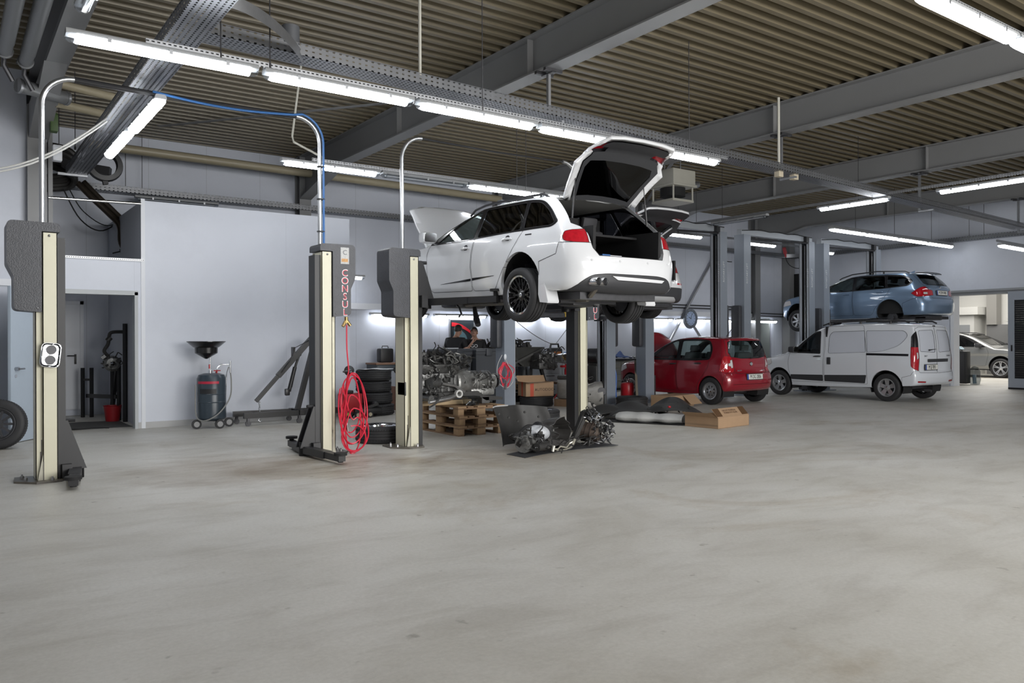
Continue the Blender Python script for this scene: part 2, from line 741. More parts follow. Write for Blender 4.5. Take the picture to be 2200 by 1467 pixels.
# back wall with the tyre-store opening, right wall with the sliding-door opening
b = MB()
nx0, nx1, nz = 22.62, 23.36, 2.12
b.box(-7, nx0, YW, YW + 0.2, 0, HT + 0.1)
b.box(nx1, XW + 0.2, YW, YW + 0.2, 0, HT + 0.1)
b.box(nx0, nx1, YW, YW + 0.2, nz, HT + 0.1)
struct('wall_back', b, M_wall)
b = MB()
dy0, dy1, dz = 8.3, 11.62, 2.66
b.box(XW, XW + 0.25, -7, dy0, 0, HT + 0.1)
b.box(XW, XW + 0.25, dy1, YW, 0, HT + 0.1)
b.box(XW, XW + 0.25, dy0, dy1, dz, HT + 0.1)
struct('wall_right', b, M_wallY)
b = MB()
b.box(-7.2, -7, -9, YW, 0, HT + 0.1)
struct('wall_left', b, M_wallY)

# store room in the corner: board wall, low front with the door, inner walls
PY, PZ = 13.98, 3.69
b = MB()
b.box(2.62, 6.22, PY, PY + 0.10, 0, PZ)
b.box(6.12, 6.22, PY + 0.1, YW, 0, PZ)
b.box(2.62, 2.72, PY + 0.1, YW, 0, PZ)
struct('wall_partition', b, M_part)
b = MB()
b.box(2.60, 2.66, PY - 0.012, PY, 0, PZ + 0.03)
struct('trim_1', b, M_white)
b = MB()
b.box(1.36, 1.50, PY, PY + 0.12, 0, 2.70)
b.box(2.55, 2.618, PY, PY + 0.12, 0, 2.70)
b.box(1.50, 2.55, PY, PY + 0.12, 2.20, 2.70)
struct('wall_front', b, M_part)
b = MB()
b.box(1.30, 2.64, PY - 0.03, PY + 0.16, 2.70, 2.735)
struct('trim_2', b, mat('perforated_edge_strip', (0.75, 0.76, 0.78), 0.4, 0.2))
b = MB()
for k in range(44):
  x = 1.33 + k * 0.03
  b.box(x, x + 0.014, PY - 0.034, PY - 0.029, 2.711, 2.724)
struct('trim_3', b, M_greydk)
b = MB()
for x0, x1 in ((2.66, 6.22), (2.555, 2.60)):
  b.box(x0, x1, PY - 0.012, PY, 0, 0.10)
b.box(6.22, 6.232, PY, YW, 0, 0.1)
struct('baseboard_partition', b, M_skirt)
b = MB()
b.box(24.285, XW, dy1 + 0.1, YW, 0, 0.12)
b.box(24.285, XW, -7, dy0, 0, 0.12)
struct('baseboard_right', b, M_skirt)
# wall to the left of the store room door and the grey steel column in it
b = MB()
b.box(-7, 1.02, PY, PY + 0.12, 0, HT + 0.1)
struct('wall_side', b, M_wall)
b = MB()
b.box(1.36, 1.42, PY + 0.12, YW, 0, 2.70)
struct('wall_inner', b, M_white)

# steel door leaf of the store room, standing open; frame; the inner white door
b = MB()
for x in (1.47, 2.50):
  b.box(x, x + 0.05, PY - 0.03, PY + 0.15, 0, 2.2)
b.box(1.47, 2.55, PY - 0.03, PY + 0.15, 2.15, 2.22)
fr = struct('door_1', b, mat('door_frame_grey', (0.40, 0.42, 0.43), 0.45))
M_leaf = mat('blue_grey_door', (0.37, 0.43, 0.50), 0.45, var=0.04)
dl = thing('door_2', 'open blue-grey steel door leaf with a lever handle, hinged beside the store room opening', None, (1.49, PY - 0.03, 0), math.atan2(-1.03, -0.74))
dl['kind'] = 'structure'
b = MB()
b.box(0, 1.27, -0.045, 0.0, 0.012, 2.18, 0.004)
b.build('door_leaf', M_leaf, dl)
b = MB()
for k in range(2):
  b.cyl((1.17, 0.0, 1.03), (1.17, 0.05, 1.03), 0.028)
  b.cyl((1.17, 0.05, 1.03), (1.05, 0.055, 1.03), 0.011)
b.cyl((1.17, 0, 0.93), (1.17, 0.01, 0.93), 0.025)
b.build('door_handle', M_chrome, dl)
b = MB()
b.box(1.44, 2.12, YW - 0.05, YW - 0.001, 0.12, 2.12)
b.box(1.42, 1.47, YW - 0.08, YW - 0.001, 0.0, 2.18)
b.box(2.12, 2.18, YW - 0.08, YW - 0.001, 0.0, 2.18)
b.box(1.42, 2.18, YW - 0.08, YW - 0.001, 2.12, 2.18)
d3 = struct('door_3', b, M_white)
b = MB()
b.rbox(2.02, 2.06, YW - 0.062, YW - 0.05, 0.98, 1.17, 0.015)
b.cyl((2.04, YW - 0.06, 1.14), (2.04, YW - 0.1, 1.14), 0.012)
b.cyl((2.04, YW - 0.1, 1.14), (1.90, YW - 0.1, 1.14), 0.012)
b.build('door_handle', M_black, d3)

# ------------------------------------------------------------------ steel frames: I-beams with tapered haunches, columns
def roof_beam(xr, label, y0=-7.0, flange=0.26):
  xc = xr - flange / 2
  b = MB()
  zb, zt = 4.95, HT
  b.box(xc - flange / 2, xc + flange / 2, y0, YW - 2.2, zb, zb + 0.022)
  b.box(xc - flange / 2, xc + flange / 2, y0, YW, zt - 0.022, zt)
  b.box(xc - 0.007, xc + 0.007, y0, YW - 2.2, zb + 0.02, zt - 0.02)
  # haunch at the wall
  b.prism([(YW - 2.2, zb), (YW - 0.3, 4.55), (YW - 0.3, zt - 0.02), (YW - 2.2, zt - 0.02)], xc - 0.007, xc + 0.007, axis='x')
  b.prism([(YW - 2.2, zb), (YW - 0.3, 4.53), (YW - 0.3, 4.552), (YW - 2.2, zb + 0.022)], xc - flange / 2, xc + flange / 2, axis='x')
  for yy in (3.0, 8.6, 12.4):
    for s in (-1, 1):
      b.box(xc + min(0.007 * s, 0.1 * s), xc + max(0.007 * s, 0.1 * s), yy, yy + 0.012, zb + 0.02, zt - 0.02)
  # column: I section standing at the wall
  b.box(xc - flange / 2, xc + flange / 2, YW - 0.30, YW - 0.278, 0, zt)
  b.box(xc - flange / 2, xc + flange / 2, YW - 0.022, YW, 0, zt)
  b.box(xc - 0.007, xc + 0.007, YW - 0.28, YW - 0.02, 0, zt)
  o = b.build('steel_beam', M_beam, smooth=0)
  return tag(o, label, None, None, 'structure')


roof_beam(6.64, 'grey steel roof beam with its column, crossing above the white estate car')
roof_beam(11.95, 'grey steel roof beam crossing behind the raised tailgate of the estate car')
roof_beam(17.12, 'grey steel roof beam crossing above the red hatchback')
roof_beam(22.38, 'grey steel roof beam at the far end above the blue estate car')
# left-hand beam resting on a painted box column
b = MB()
xr = 1.32
b.box(xr - 0.26, xr, -7, YW - 0.2, 4.95, 4.972)
b.box(xr - 0.26, xr, -7, YW - 0.2, HT - 0.022, HT)
b.box(xr - 0.137, xr - 0.123, -7, YW - 0.2, 4.97, HT - 0.02)
b.box(1.02, 1.27, PY - 0.16, PY - 0.01, 0, 4.95)
b.prism([(PY - 2.4, 4.95), (PY - 0.16, 4.45), (PY - 0.16, 4.95)], 1.04, 1.30, axis='x')
b.box(1.30, 1.36, PY - 0.02, PY + 0.1, 0, 4.95)
tag(b.build('steel_beam', M_beam, smooth=0), 'grey steel roof beam with haunch on a column at the left wall', None, None, 'structure')
b = MB()
b.beam((3.27, 15.93, 5.42), (6.4, 11.8, 5.42), 0.09, 0.012)
b.beam((12.2, 11.0, 5.42), (16.9, 16.9, 5.42), 0.09, 0.012)
tag(b.build('roof_brace', M_beam), 'flat grey wind brace under the roof deck', None, None, 'structure')

# diagonal tube braces on the back wall
b = MB()
b.cyl((20.35, YW - 0.12, 4.2), (17.95, YW - 0.12, 1.05), 0.045)
b.cyl((18.85, YW - 0.16, 2.25), (19.75, YW - 0.16, 1.25), 0.045)
tag(b.build('wall_brace', M_galv), 'grey tubular diagonal braces crossing on the back wall by the clock', None, None, 'structure')
# column in the right far corner
b = MB()
b.box(23.95, 24.25, YW - 0.32, YW - 0.02, 0, HT)
tag(b.build('corner_column', M_beam), 'grey steel column in the far corner of the hall', None, None, 'structure')

# ------------------------------------------------------------------ sliding door, its rail and the room beyond
b = MB()
b.box(24.10, 24.30, -2, 12.0, 2.66, 2.80)
b.box(24.02, 24.12, -2, 12.0, 2.74, 2.80)
tag(b.build('door_rail', mat('rail_grey', (0.30, 0.31, 0.32), 0.4, 0.3)), 'grey overhead rail of the sliding door', None, None, 'structure')
b = MB()
b.box(24.26, 24.60, 11.56, 11.66, 0, 2.66)
struct('trim_4', b, M_white)
sd = thing('door_4', 'grey framed sliding door with black infill hanging in the right wall', None, (24.02, 9.98, 0))
sd['kind'] = 'structure'
b = MB()
for y0, y1, z0, z1 in ((-0.16, 0, 0.05, 2.70), (-3.0, -2.84, 0.05, 2.70), (-2.84, -0.16, 2.46, 2.70), (-2.84, -0.16, 0.05, 0.30)):
  b.box(-0.03, 0.05, y0, y1, z0, z1)
b.build('door_frame', mat('sliding_door_grey', (0.29, 0.32, 0.37), 0.42), sd)
b = MB()
for k in range(36):
  z = 0.30 + k * 0.06
  b.box(-0.012 + 0.004 * (k % 2), 0.03, -2.84, -0.16, z, z + 0.058)
b.build('door_panel', mat('black_slats', (0.01, 0.01, 0.012), 0.35), sd)
b = MB()
b.rbox(-0.045, -0.03, -0.115, -0.075, 1.05, 1.22, 0.006)
b.build('door_handle', M_black, sd)
b = MB()
b.box(-0.035, 0.05, -3.0, 0, 0.0, 0.05)
b.build('bottom_seal', M_blackm, sd)

# next room: white walls, cupboards, plant
b = MB()
b.box(34.0, 34.2, 4, 28, 0, 5.0)
struct('wall_next_room', b, mat('warm_white_wall', (0.74, 0.73, 0.69), 0.5))
b = MB()
b.box(24.55, 34.2, 27, 27.2, 0, 5)
struct('wall_next_room_far', b, M_white)
b = MB()
b.box(24.55, 34.2, 3.8, 28, 5.0, 5.1)
b.box(24.55, 34.2, 4.0, 4.1, 0, 5)
struct('ceiling_next_room', b, M_white)
b = MB()
# ------------------------------------------------------------------ tyre store behind the opening in the back wall
b = MB()
b.box(nx0 - 0.6, nx1 + 0.6, YW + 1.4, YW + 1.5, 0, 2.6)
b.box(nx0 - 0.6, nx0 - 0.5, YW + 0.2, YW + 1.5, 0, 2.6)
b.box(nx1 + 0.5, nx1 + 0.6, YW + 0.2, YW + 1.5, 0, 2.6)
b.box(nx0 - 0.6, nx1 + 0.6, YW + 0.2, YW + 1.5, 2.5, 2.6)
struct('wall_store', b, M_white)
b = MB()
b.box(nx1 - 0.14, nx1 - 0.1, YW - 0.01, YW + 0.9, 0, nz)
struct('door_5', b, mat('green_grey_door', (0.24, 0.26, 0.25), 0.5))
# ------------------------------------------------------------------ tube lamps, cable trays, pipes under the roof
M_tube = mat('lit_tube_cover', (0.9, 0.92, 0.95), 0.3, emit=(0.93, 0.96, 1.0), estr=LAMP_E)
M_cover = glass_mat('clear_lamp_cover', (0.72, 0.74, 0.76), 0.9, 0.15)
M_housing = mat('lamp_housing', (0.36, 0.37, 0.38), 0.45)
LL = 1.56


M_tube2 = mat('lit_tube_cover_dim', (0.9, 0.92, 0.95), 0.3, emit=(0.93, 0.96, 1.0), estr=LAMP_E * 0.4)  # same cover glowing weaker, to keep the far side of the hall darker


def make_lamp(lit):
  t = thing('tube_lamp', '', 'ceiling lamp')
  b = MB()
  b.prism(rpoly([(-0.065, 0.0), (0.065, 0.0), (0.05, 0.05), (-0.05, 0.05)], 0.015, 3), 0.0, LL, axis='x')
  b.build('housing', M_housing, t)
  half = [(0.066 * math.cos(a), 0.004 - 0.062 * math.sin(a)) for a in [PI * k / 10 for k in range(11)]]
  b = MB()
  if lit:
    b.prism(half, 0.075, LL - 0.075, axis='x')
    b.build('diffuser', M_tube if lit == 1 else M_tube2, t)
  else:
    b.prism(half, 0.075, LL - 0.075, axis='x')
    b.build('diffuser', M_cover, t)
    b = MB()
    b.cyl((0.06, 0.0, -0.02), (LL - 0.06, 0.0, -0.02), 0.013)
    b.build('tube', mat('unlit_tube', (0.75, 0.76, 0.78), 0.3), t)
  for x0, x1 in ((0.0, 0.075), (LL - 0.075, LL)):
    b = MB()
    s = 0.7
    a, c = (x0, x1) if x0 == 0 else (x1, x0)
    v, f = [], []
    for xx, k in ((a, 0.62), (a + (c - a) * 0.35, 0.92), (c, 1.0)):
      v += [(xx, p * k, q * k) for p, q in half]
    n = len(half)
    for i in range(2):
      for j in range(n - 1):
        q = (i * n + j, i * n + j + 1, (i + 1) * n + j + 1, (i + 1) * n + j)
        f.append(q if x0 == 0 else q[::-1])
    f.append(tuple(range(n)))
    b.add(v, f)
    b.build('end_cap', M_cover, t)
  for x in (0.3, 0.78, 1.26):
    b = MB()
    for s in (-1, 1):
      b.box(x, x + 0.03, s * 0.068 - 0.006, s * 0.068 + 0.006, -0.02, 0.02)
    b.build('clip', M_galv, t)
  return t


POOLS = {0: [], 1: [], 2: []}


def lamp(x, y, z, rz, label, lit=True, group=None, tilt=0.0):
  pool = POOLS[int(lit)]
  if not pool:
    t = make_lamp(lit)
    pool.append(t)
    index_kids(t)
    t.location = (x, y, z)
    t['label'] = label
    if group:
      t['group'] = group
  else:
    t = dup(pool[0], (x, y, z), None, label, group)
  t.rotation_euler = (0, tilt, rz)
  return t


G1 = 'lamps of the long row above the white estate car'
o1 = ['first', 'second', 'third', 'fourth', 'fifth']
for k in range(5):
  lamp(0.81 + k * 1.63, 7.37 + 0.02 * k, 3.90, 0, '%s lit tube lamp from the left in the long row above the lifts' % o1[k], True, G1)
G2 = 'lamps of the row in front of the back wall'
for k, w in enumerate(('leftmost lit tube lamp of the row nearer the back wall', None, 'lit tube lamp just above the opened bonnet of the estate car', 'lit tube lamp half hidden by the roof of the estate car')):
  if w:
    lamp(3.98 + k * 1.6, 11.32, 4.01, 0, w, True, G2)
lamp(3.98 + 1.6, 11.32, 4.01, 0, 'unlit tube lamp between lit ones in front of the back wall', False)
lamp(1.90, 9.12, 4.0, PI / 2, 'lit tube lamp under the left cable tray, upper one of two', True, 'lamps under the left cable tray')
lamp(1.88, 10.75, 4.0, PI / 2, 'lit tube lamp under the left cable tray, lower one of two', True, 'lamps under the left cable tray')
lamp(0.90, 5.56, 4.05, PI / 2, 'unlit tube lamp at the top left below the roof beam', False)
for k in range(2):
  lamp(6.0 + k * 1.6, 3.1, 4.0, 0, ('big lit tube lamp in the top right corner', 'lit tube lamp cut off by the right edge of the photo')[k], True, 'lamps of the nearest row')
lamp(15.05, 8.38, 4.15, PI / 2, 'lit tube lamp crossing under the long cable tray over the red hatchback', 2, 'lamps across the hall')
lamp(15.15, 5.95, 4.15, PI / 2, 'lit tube lamp at the right edge under the far roof beam', 2, 'lamps across the hall')
lamp(14.9, 11.1, 4.15, PI / 2, 'unlit tube lamp above the tall grey lift posts', False)
o2 = ['first', 'second', 'third', 'fourth']
for k in range(4):
  lamp(17.6 + k * 1.6, 11.3 + k * 0.04, 4.09, 0.02, '%s lit tube lamp of the short row above the blue estate car' % o2[k], 2, 'lamps of the row above the blue car')
for x, y, w in ((14.72, 14.18, 'lit tube lamp with a red plug beside it, left of the tall grey posts'), (18.0, 14.3, 'lit tube lamp behind the second pair of tall grey posts'), (21.2, 14.5, 'small lit tube lamp behind the third grey post pair')):
  lamp(x, y, 4.1, 0.0, w, 2, 'lamps along the back wall lifts')
lamp(20.4, 8.66, 3.62, 0.05, 'lit tube lamp below the wall cable tray at the right edge', 2)
lamp(6.25, 16.75, 2.85, 0, 'lit tube lamp on the back wall beside the white partition', 2)
for k in range(10):
  if k in (0, 5):
    continue
  lamp(6.4 + k * 1.72, YW - 0.16, 2.02, 0, 'lit tube lamp under the wall duct, number %d from the partition' % (k + 1), 2, 'lamps under the wall duct above the benches')
lamp(3.0, 16.7, 4.18, 0, 'unlit tube lamp under the wall tray above the partition', False)


def rail(name, p, q, label, h=0.055, w=0.03, m=M_rail):
  """slotted carrier rail above a row of lamps, built along its own x axis"""
  p, q = Vector(p), Vector(q)
  L = (q - p).length
  b = MB()
  b.box(0, L, -w / 2, -w / 2 + 0.003, 0, h)
  b.box(0, L, w / 2 - 0.003, w / 2, 0, h)
  b.box(0, L, -w / 2, w / 2, h - 0.003, h)
  o = b.build(name, m, loc=p, rot=(0, -math.asin((q.z - p.z) / L), math.atan2(q.y - p.y, q.x - p.x)))
  return tag(o, label, 'rail')


rail('lamp_rail', (1.42, 7.40, 3.955), (9.1, 7.46, 3.955), 'slotted rail carrying the long row of lamps')
rail('lamp_rail', (4.45, 11.33, 4.065), (10.6, 11.33, 4.065), 'slotted rail carrying the lamps in front of the back wall')
rail('lamp_rail', (15.0, 5.0, 4.205), (14.9, 14.0, 4.205), 'slotted rail running across the hall with three lamps under it')
rail('lamp_rail', (17.55, 11.32, 4.145), (24.0, 11.45, 4.145), 'slotted rail above the row of four lamps by the blue car')
rail('lamp_rail', (4.0, 3.12, 4.055), (9.6, 3.12, 4.055), 'slotted rail along the top right lamps')
rail('lamp_rail', (14.6, 14.2, 4.155), (22.9, 14.55, 4.155), 'slotted rail above the lamps behind the grey lift posts')
rail('lamp_rail', (20.2, 8.64, 3.68), (23.0, 8.78, 3.68), 'short slotted rail at the right edge')


def tray(p, q, w, h, label):
  """perforated cable tray: floor and two sides, along its own x axis"""
  p, q = Vector(p), Vector(q)
  L = (q - p).length
  t = thing('cable_tray', label, 'cable tray', p, rot=(0, -math.asin((q.z - p.z) / L), math.atan2(q.y - p.y, q.x - p.x)))
  b = MB()
  for s in (-1, 1):
    b.quad((0, s * w / 2, 0), (L, s * w / 2, 0), (L, s * w / 2, h), (0, s * w / 2, h))
    b.box(0, L, s * w / 2 - 0.012, s * w / 2 + 0.004, h - 0.004, h + 0.004)
  b.build('side_rail', M_tray_u, t)
  b = MB()
  b.quad((0, -w / 2, 0), (0, w / 2, 0), (L, w / 2, 0), (L, -w / 2, 0))
  b.build('tray_floor', M_tray_b, t)
  b = MB()
  random.seed(int(L * 10))
  for k in range(6):
    yy = -w * 0.35 + w * 0.7 * k / 5
    pts = [(L * i / 30, yy + random.uniform(-0.02, 0.02), 0.02 + random.uniform(0, 0.03)) for i in range(31)]
    b.tube(pts, 0.010 + 0.006 * (k % 2), 6)
  b.build('cables', M_blackm, t)
  return t


tray((2.0, 7.86, 4.29), (22.0, 8.86, 4.14), 0.30, 0.11, 'long perforated cable tray hanging above the row of lamps')
tray((1.83, 2.0, 4.22), (1.83, 15.2, 4.22), 0.32, 0.11, 'perforated cable tray running to the back wall at the upper left')
tray((1.9, YW - 0.22, 4.30), (24.0, YW - 0.22, 4.24), 0.30, 0.11, 'perforated cable tray along the top of the back wall')
tray((24.08, YW - 0.2, 4.2), (24.08, 3.0, 4.26), 0.30, 0.11, 'perforated cable tray along the right wall above the sliding door')

# curved corner piece of the wall trays
b = MB()
b.lathe([(0.62, 4.22), (0.62, 4.34)], (23.3, 16.4, 0), seg=12, a0=0, a1=PI / 2)
tag(b.build('tray_bend', M_galv), 'bright curved corner piece joining the wall cable trays', 'cable tray')


def hanger(x, y, z0, z1, label):
  t = thing('tray_hanger', label, 'hanger', (x, y, z0))
  b = MB()
  for s in (-1, 1):
    b.box(-0.02, 0.02, s * 0.02 - 0.003, s * 0.02 + 0.003, 0, z1 - z0)
  b.box(-0.02, -0.015, -0.02, 0.02, 0, z1 - z0)
  b.build('upright', M_galv, t)
  b = MB()
  b.box(-0.14, 0.14, -0.12, -0.07, z1 - z0 - 0.04, z1 - z0)
  b.box(-0.14, 0.14, 0.07, 0.12, z1 - z0 - 0.04, z1 - z0)
  b.box(-0.03, 0.03, -0.12, 0.12, z1 - z0 - 0.05, z1 - z0 - 0.035)
  b.build('beam_clamp', M_darksteel, t)
  b = MB()
  b.box(-0.02, 0.02, -0.30, 0.02, -0.04, -0.01)
  b.build('bracket', M_galv, t)
  return t


hanger(6.5, 8.26, 4.24, 4.95, 'galvanised hanger from the first roof beam down to the long tray')
hanger(11.82, 8.52, 4.19, 4.95, 'galvanised hanger from the second roof beam down to the long tray')
hanger(17.0, 8.80, 4.15, 4.95, 'galvanised hanger from the third roof beam down to the long tray')
hanger(22.2, 8.98, 4.12, 4.95, 'galvanised hanger at the far end of the long tray')
# galvanised branch plate between the left tray and the long tray
b = MB()
b.sheet(lambda u, w: (1.99 + 1.0 * u, 6.9 + 0.95 * u ** 1.6, 4.24 + 0.11 * w), 14, 1, 0.002)
tag(b.build('tray_plate', M_galv), 'curved galvanised plate linking the two trays at the upper left', 'cable tray')


def pipe(name, pts, r, m, label, cat='pipe', seg=12):
  b = MB()
  b.tube(pts, r, seg)
  return tag(b.build(name, m), label, cat)


pipe('heating_pipe', [(2.2, YW - 0.65, 5.08), (11.5, YW - 0.65, 4.98)], 0.085, M_beigepipe, 'thick beige pipe running along the back wall under the roof')
pipe('heating_pipe', [(1.28, 12.62, 4.98), (2.3, 12.95, 4.98)], 0.06, M_beigepipe, 'short upper beige pipe at the upper left behind the bent tube')
pipe('heating_pipe', [(1.28, 12.75, 4.74), (2.3, 13.1, 4.74)], 0.06, M_beigepipe, 'short lower beige pipe at the upper left behind the bent tube')
for k, (x, y0) in enumerate(((0.62, 11.2), (0.86, 11.5))):
  t = thing('insulated_pipe', ('grey insulated pipe at the far upper left', 'grey insulated pipe next to the left roof beam')[k], 'pipe', (x, y0, 4.98))
  b = MB()
  b.cyl((0, 0, 0), (0, -9.5, 0), 0.085, seg=20)
  b.build('jacket', mat('pipe_jacket', (0.17, 0.175, 0.18), 0.4, 0.3), t)
  b = MB()
  b.cyl((0, 0, 0), (0, 0.35, 0), 0.078, seg=20)
  b.cyl((0, 0.35, 0), (0, 0.38, 0), 0.095, seg=20)
  b.build('end_collar', mat('pipe_jacket', (0.17, 0.175, 0.18)), t)
  b = MB()
  b.tube([(0, 0.38, 0), (0, 0.55, 0), (0, 0.62, -0.1), (0.1, 0.66, -0.28)], 0.03)
  b.cyl((-0.1, 0.45, 0), (0.08, 0.45, 0), 0.022)
  b.build('valve', M_darksteel, t)
t = thing('steel_duct', 'short grey steel duct stub on the left roof beam', 'pipe', (0.8, 12.3, 4.78))
b = MB()
b.cyl((0, 0, 0), (0.62, 0.28, 0), 0.09, seg=20)
b.build('stub', mat('pipe_jacket', (0.17, 0.175, 0.18)), t)
for dx in (0.0, 0.58):
  b = MB()
  b.cyl((dx, dx * 0.45, 0), (dx + 0.03, dx * 0.45 + 0.013, 0), 0.1, seg=20)
  b.build('flange', M_galv, t)
# green drive box on the column
b = MB()
b.rbox(1.26, 1.36, 13.2, 13.36, 4.45, 4.72, 0.015)
tag(b.build('control_box', mat('green_box', (0.06, 0.11, 0.03), 0.5)), 'small green box fixed by the left column under the roof', 'control box')
b = MB()
b.rbox(1.30, 1.42, 13.3, 13.44, 4.05, 4.28, 0.015)
tag(b.build('junction_box', M_white), 'small pale box below the green one by the left column', 'junction box')

# conduits dropping from the roof to the trays
t = thing('cable_drop', 'pale conduit dropping from the roof to the junction boxes of the long tray', 'conduit', (11.45, 8.3, 4.25))
b = MB()
b.cyl((0, 0, 0), (0, 0, 1.22), 0.022)
b.build('conduit', mat('pale_conduit', (0.55, 0.54, 0.48), 0.5), t)
for k, dx in enumerate((0.0, 0.42)):
  b = MB()
  b.rbox(dx - 0.06, dx + 0.06, -0.05, 0.05, -0.12, 0.02, 0.008)
  b.build('junction_box', mat('beige_box', (0.5, 0.44, 0.33), 0.5), t)
t = thing('cable_drop', 'thin pale conduit dropping to the long tray above the first roof beam bay', 'conduit', (4.42, 7.98, 4.35))
b = MB()
b.cyl((0, 0, 0), (0, 0, 1.13), 0.018)
b.build('conduit', mat('pale_conduit', (0.55, 0.54, 0.48)), t)
t = thing('cable_drop', 'bent pale conduit dropping to the lamps in front of the back wall', 'conduit', (4.3, 11.35, 4.1))
b = MB()
b.tube([(0, 0, 1.38), (-0.14, 0, 0.3), (-0.12, 0, 0.22), (0.35, 0, 0.04)], 0.016)
b.build('conduit', mat('pale_conduit', (0.55, 0.54, 0.48)), t)
b = MB()
b.cyl((2.9, 7.95, 4.42), (2.9, 7.95, 4.62), 0.09)
tag(b.build('smoke_detector', M_greydk), 'dark round box standing on the long tray at the left', 'detector')

for x, y, z0 in ((3.44, 5.9, 0), (1.7, 8.6, 0), (2.05, 7.4, 3.96), (2.5, 7.4, 3.96), (4.9, 7.42, 3.96), (8.2, 11.33, 4.06), (8.4, 11.33, 4.06), (8.3, 7.45, 3.95), (15.0, 9.0, 4.2), (14.95, 12.4, 4.2), (18.9, 11.42, 4.16), (20.9, 11.5, 4.16), (23.0, 11.57, 4.16), (1.5, 14.5, 4.3), (1.62, 13.6, 4.3), (2.9, YW - 0.2, 4.3), (3.2, YW - 0.2, 4.3), (22.6, 9.0, 4.12), (24.0, 11.0, 4.25), (24.0, 10.6, 4.25), (16.2, 14.3, 4.15), (15.4, 14.2, 4.15)):
  if z0 == 0:
    continue
  b = MB()
  b.cyl((x, y, z0), (x, y, HT), 0.006, seg=6)
  b.cyl((x, y, z0 + 0.0), (x, y, z0 + 0.05), 0.014, seg=6)
  tag(b.build('hanging_rod', M_darksteel), 'thin dark suspension rod between roof deck and lamp rail or tray', 'rod', 'thin suspension rods under the roof')

# ceiling fan heater
t = thing('fan_heater', 'beige square fan heater hanging from the roof beside the raised tailgate', 'heater', (12.95, 12.1, 4.35), math.radians(0))
t.scale = (0.82, 0.82, 0.82)
t.location.z = 4.55
b = MB()
b.rbox(-0.42, 0.42, -0.42, 0.42, 0.22, 0.62, 0.02)
b.rbox(-0.45, 0.45, -0.45, 0.45, 0.18, 0.24, 0.01)
b.build('casing', mat('heater_beige', (0.42, 0.41, 0.36), 0.5, var=0.05), t)
b = MB()
for s in (-1, 1):
  for q in (-1, 1):
    b.cyl((s * 0.36, q * 0.36, -0.18), (s * 0.36, q * 0.36, 0.2), 0.025)
b.prism(rpoly([(-0.40, -0.40), (0.40, -0.40), (0.40, 0.40), (-0.40, 0.40)], 0.05), -0.22, -0.16, axis='z')
b.build('outlet_plate', mat('heater_beige', (0.42, 0.41, 0.36)), t)
b = MB()
b.cyl((0, 0, -0.05), (0, 0, 0.2), 0.33, seg=24)
b.build('fan_duct', M_blackm, t)
b = MB()
b.cyl((0.42, 0.1, 0.45), (0.95, 0.1, 0.45), 0.02)
b.cyl((0.75, 0.1, 0.36), (1.1, 0.1, 0.42), 0.09, seg=16)
b.build('supply_pipe', M_galv, t)
for s in (-1, 1):
  b = MB()
  b.cyl((s * 0.3, 0, 0.6), (s * 0.3, 0, 1.13), 0.015)
  b.build('hanger_rod', M_galv, t)
# wall duct above the benches and thin pipes on the back wall
b = MB()
b.box(6.25, 22.2, YW - 0.10, YW - 0.001, 2.14, 2.28)
tag(b.build('cable_duct', M_white), 'long white cable duct along the back wall above the benches', 'cable duct')
b = MB()
for dz in (0.0, 0.09):
  b.tube([(17.4, YW - 0.06, 2.50 - dz), (21.6, YW - 0.06, 2.48 - dz), (21.75, YW - 0.06, 2.30 - dz), (24.0, YW - 0.06, 2.28 - dz)], 0.018, 8)
tag(b.build('wall_pipe', M_darksteel), 'pair of thin dark pipes along the back wall by the clock', 'pipe')
b = MB()
b.tube([(21.6, YW - 0.05, 4.2), (21.62, YW - 0.05, 1.0)], 0.012, 8)
tag(b.build('wall_cable', M_blackm), 'dark cable hanging down the back wall beside the grey posts', 'cable')
b = MB()
b.cyl((1.30, PY - 0.03, 3.60), (2.60, PY - 0.03, 3.63), 0.022)
tag(b.build('curtain_rod', M_chrome), 'thin metal rod spanning above the store room door', 'rod')
b = MB()
b.box(-3.0, 0.98, PY - 0.06, PY - 0.001, 2.24, 2.34)
tag(b.build('cable_duct', M_white), 'grey cable duct on the wall at the left edge', 'cable duct')
# red sockets hanging by the rear lamps
for x, y, w in ((16.75, 14.2, 'red plug hanging from the rail left of the tall grey posts'), (20.1, 14.4, 'red plug hanging from the rail behind the second post pair')):
  t = thing('hanging_plug', w, 'plug', (x, y, 3.9))
  b = MB()
  b.cyl((0, 0, 0.2), (0.06, 0, 0.02), 0.05, 0.055)
  b.cyl((0.06, 0, 0.02), (0.08, 0, -0.08), 0.035, 0.025)
  b.build('plug_body', mat('red_plastic', (0.35, 0.02, 0.03), 0.45), t)
  b = MB()
  b.tube(bez((0.08, 0, -0.08), (0.12, 0, -0.3), (0.4, 0, -0.4), (0.75, 0, -0.38)), 0.012)
  b.build('cord', M_blackm, t)
# ------------------------------------------------------------------ cream two-post lifts
M_cream = mat('cream_lift_paint', (0.60, 0.575, 0.44), 0.42, var=0.06, scale=3)
M_creamsh = mat('cream_lift_paint_worn', (0.45, 0.43, 0.35), 0.5, var=0.12, scale=8)
M_cover_b = mat('grained_black_cover', (0.045, 0.047, 0.055), 0.42, bump=0.35, bscale=90, var=0.25, scale=12)
M_oil = mat('oily_plate', (0.10, 0.09, 0.075), 0.35, var=0.5, scale=16)
M_lettred = mat('red_lettering', (0.55, 0.03, 0.06), 0.5)
M_lettwht = mat('white_lettering', (0.75, 0.75, 0.75), 0.5)


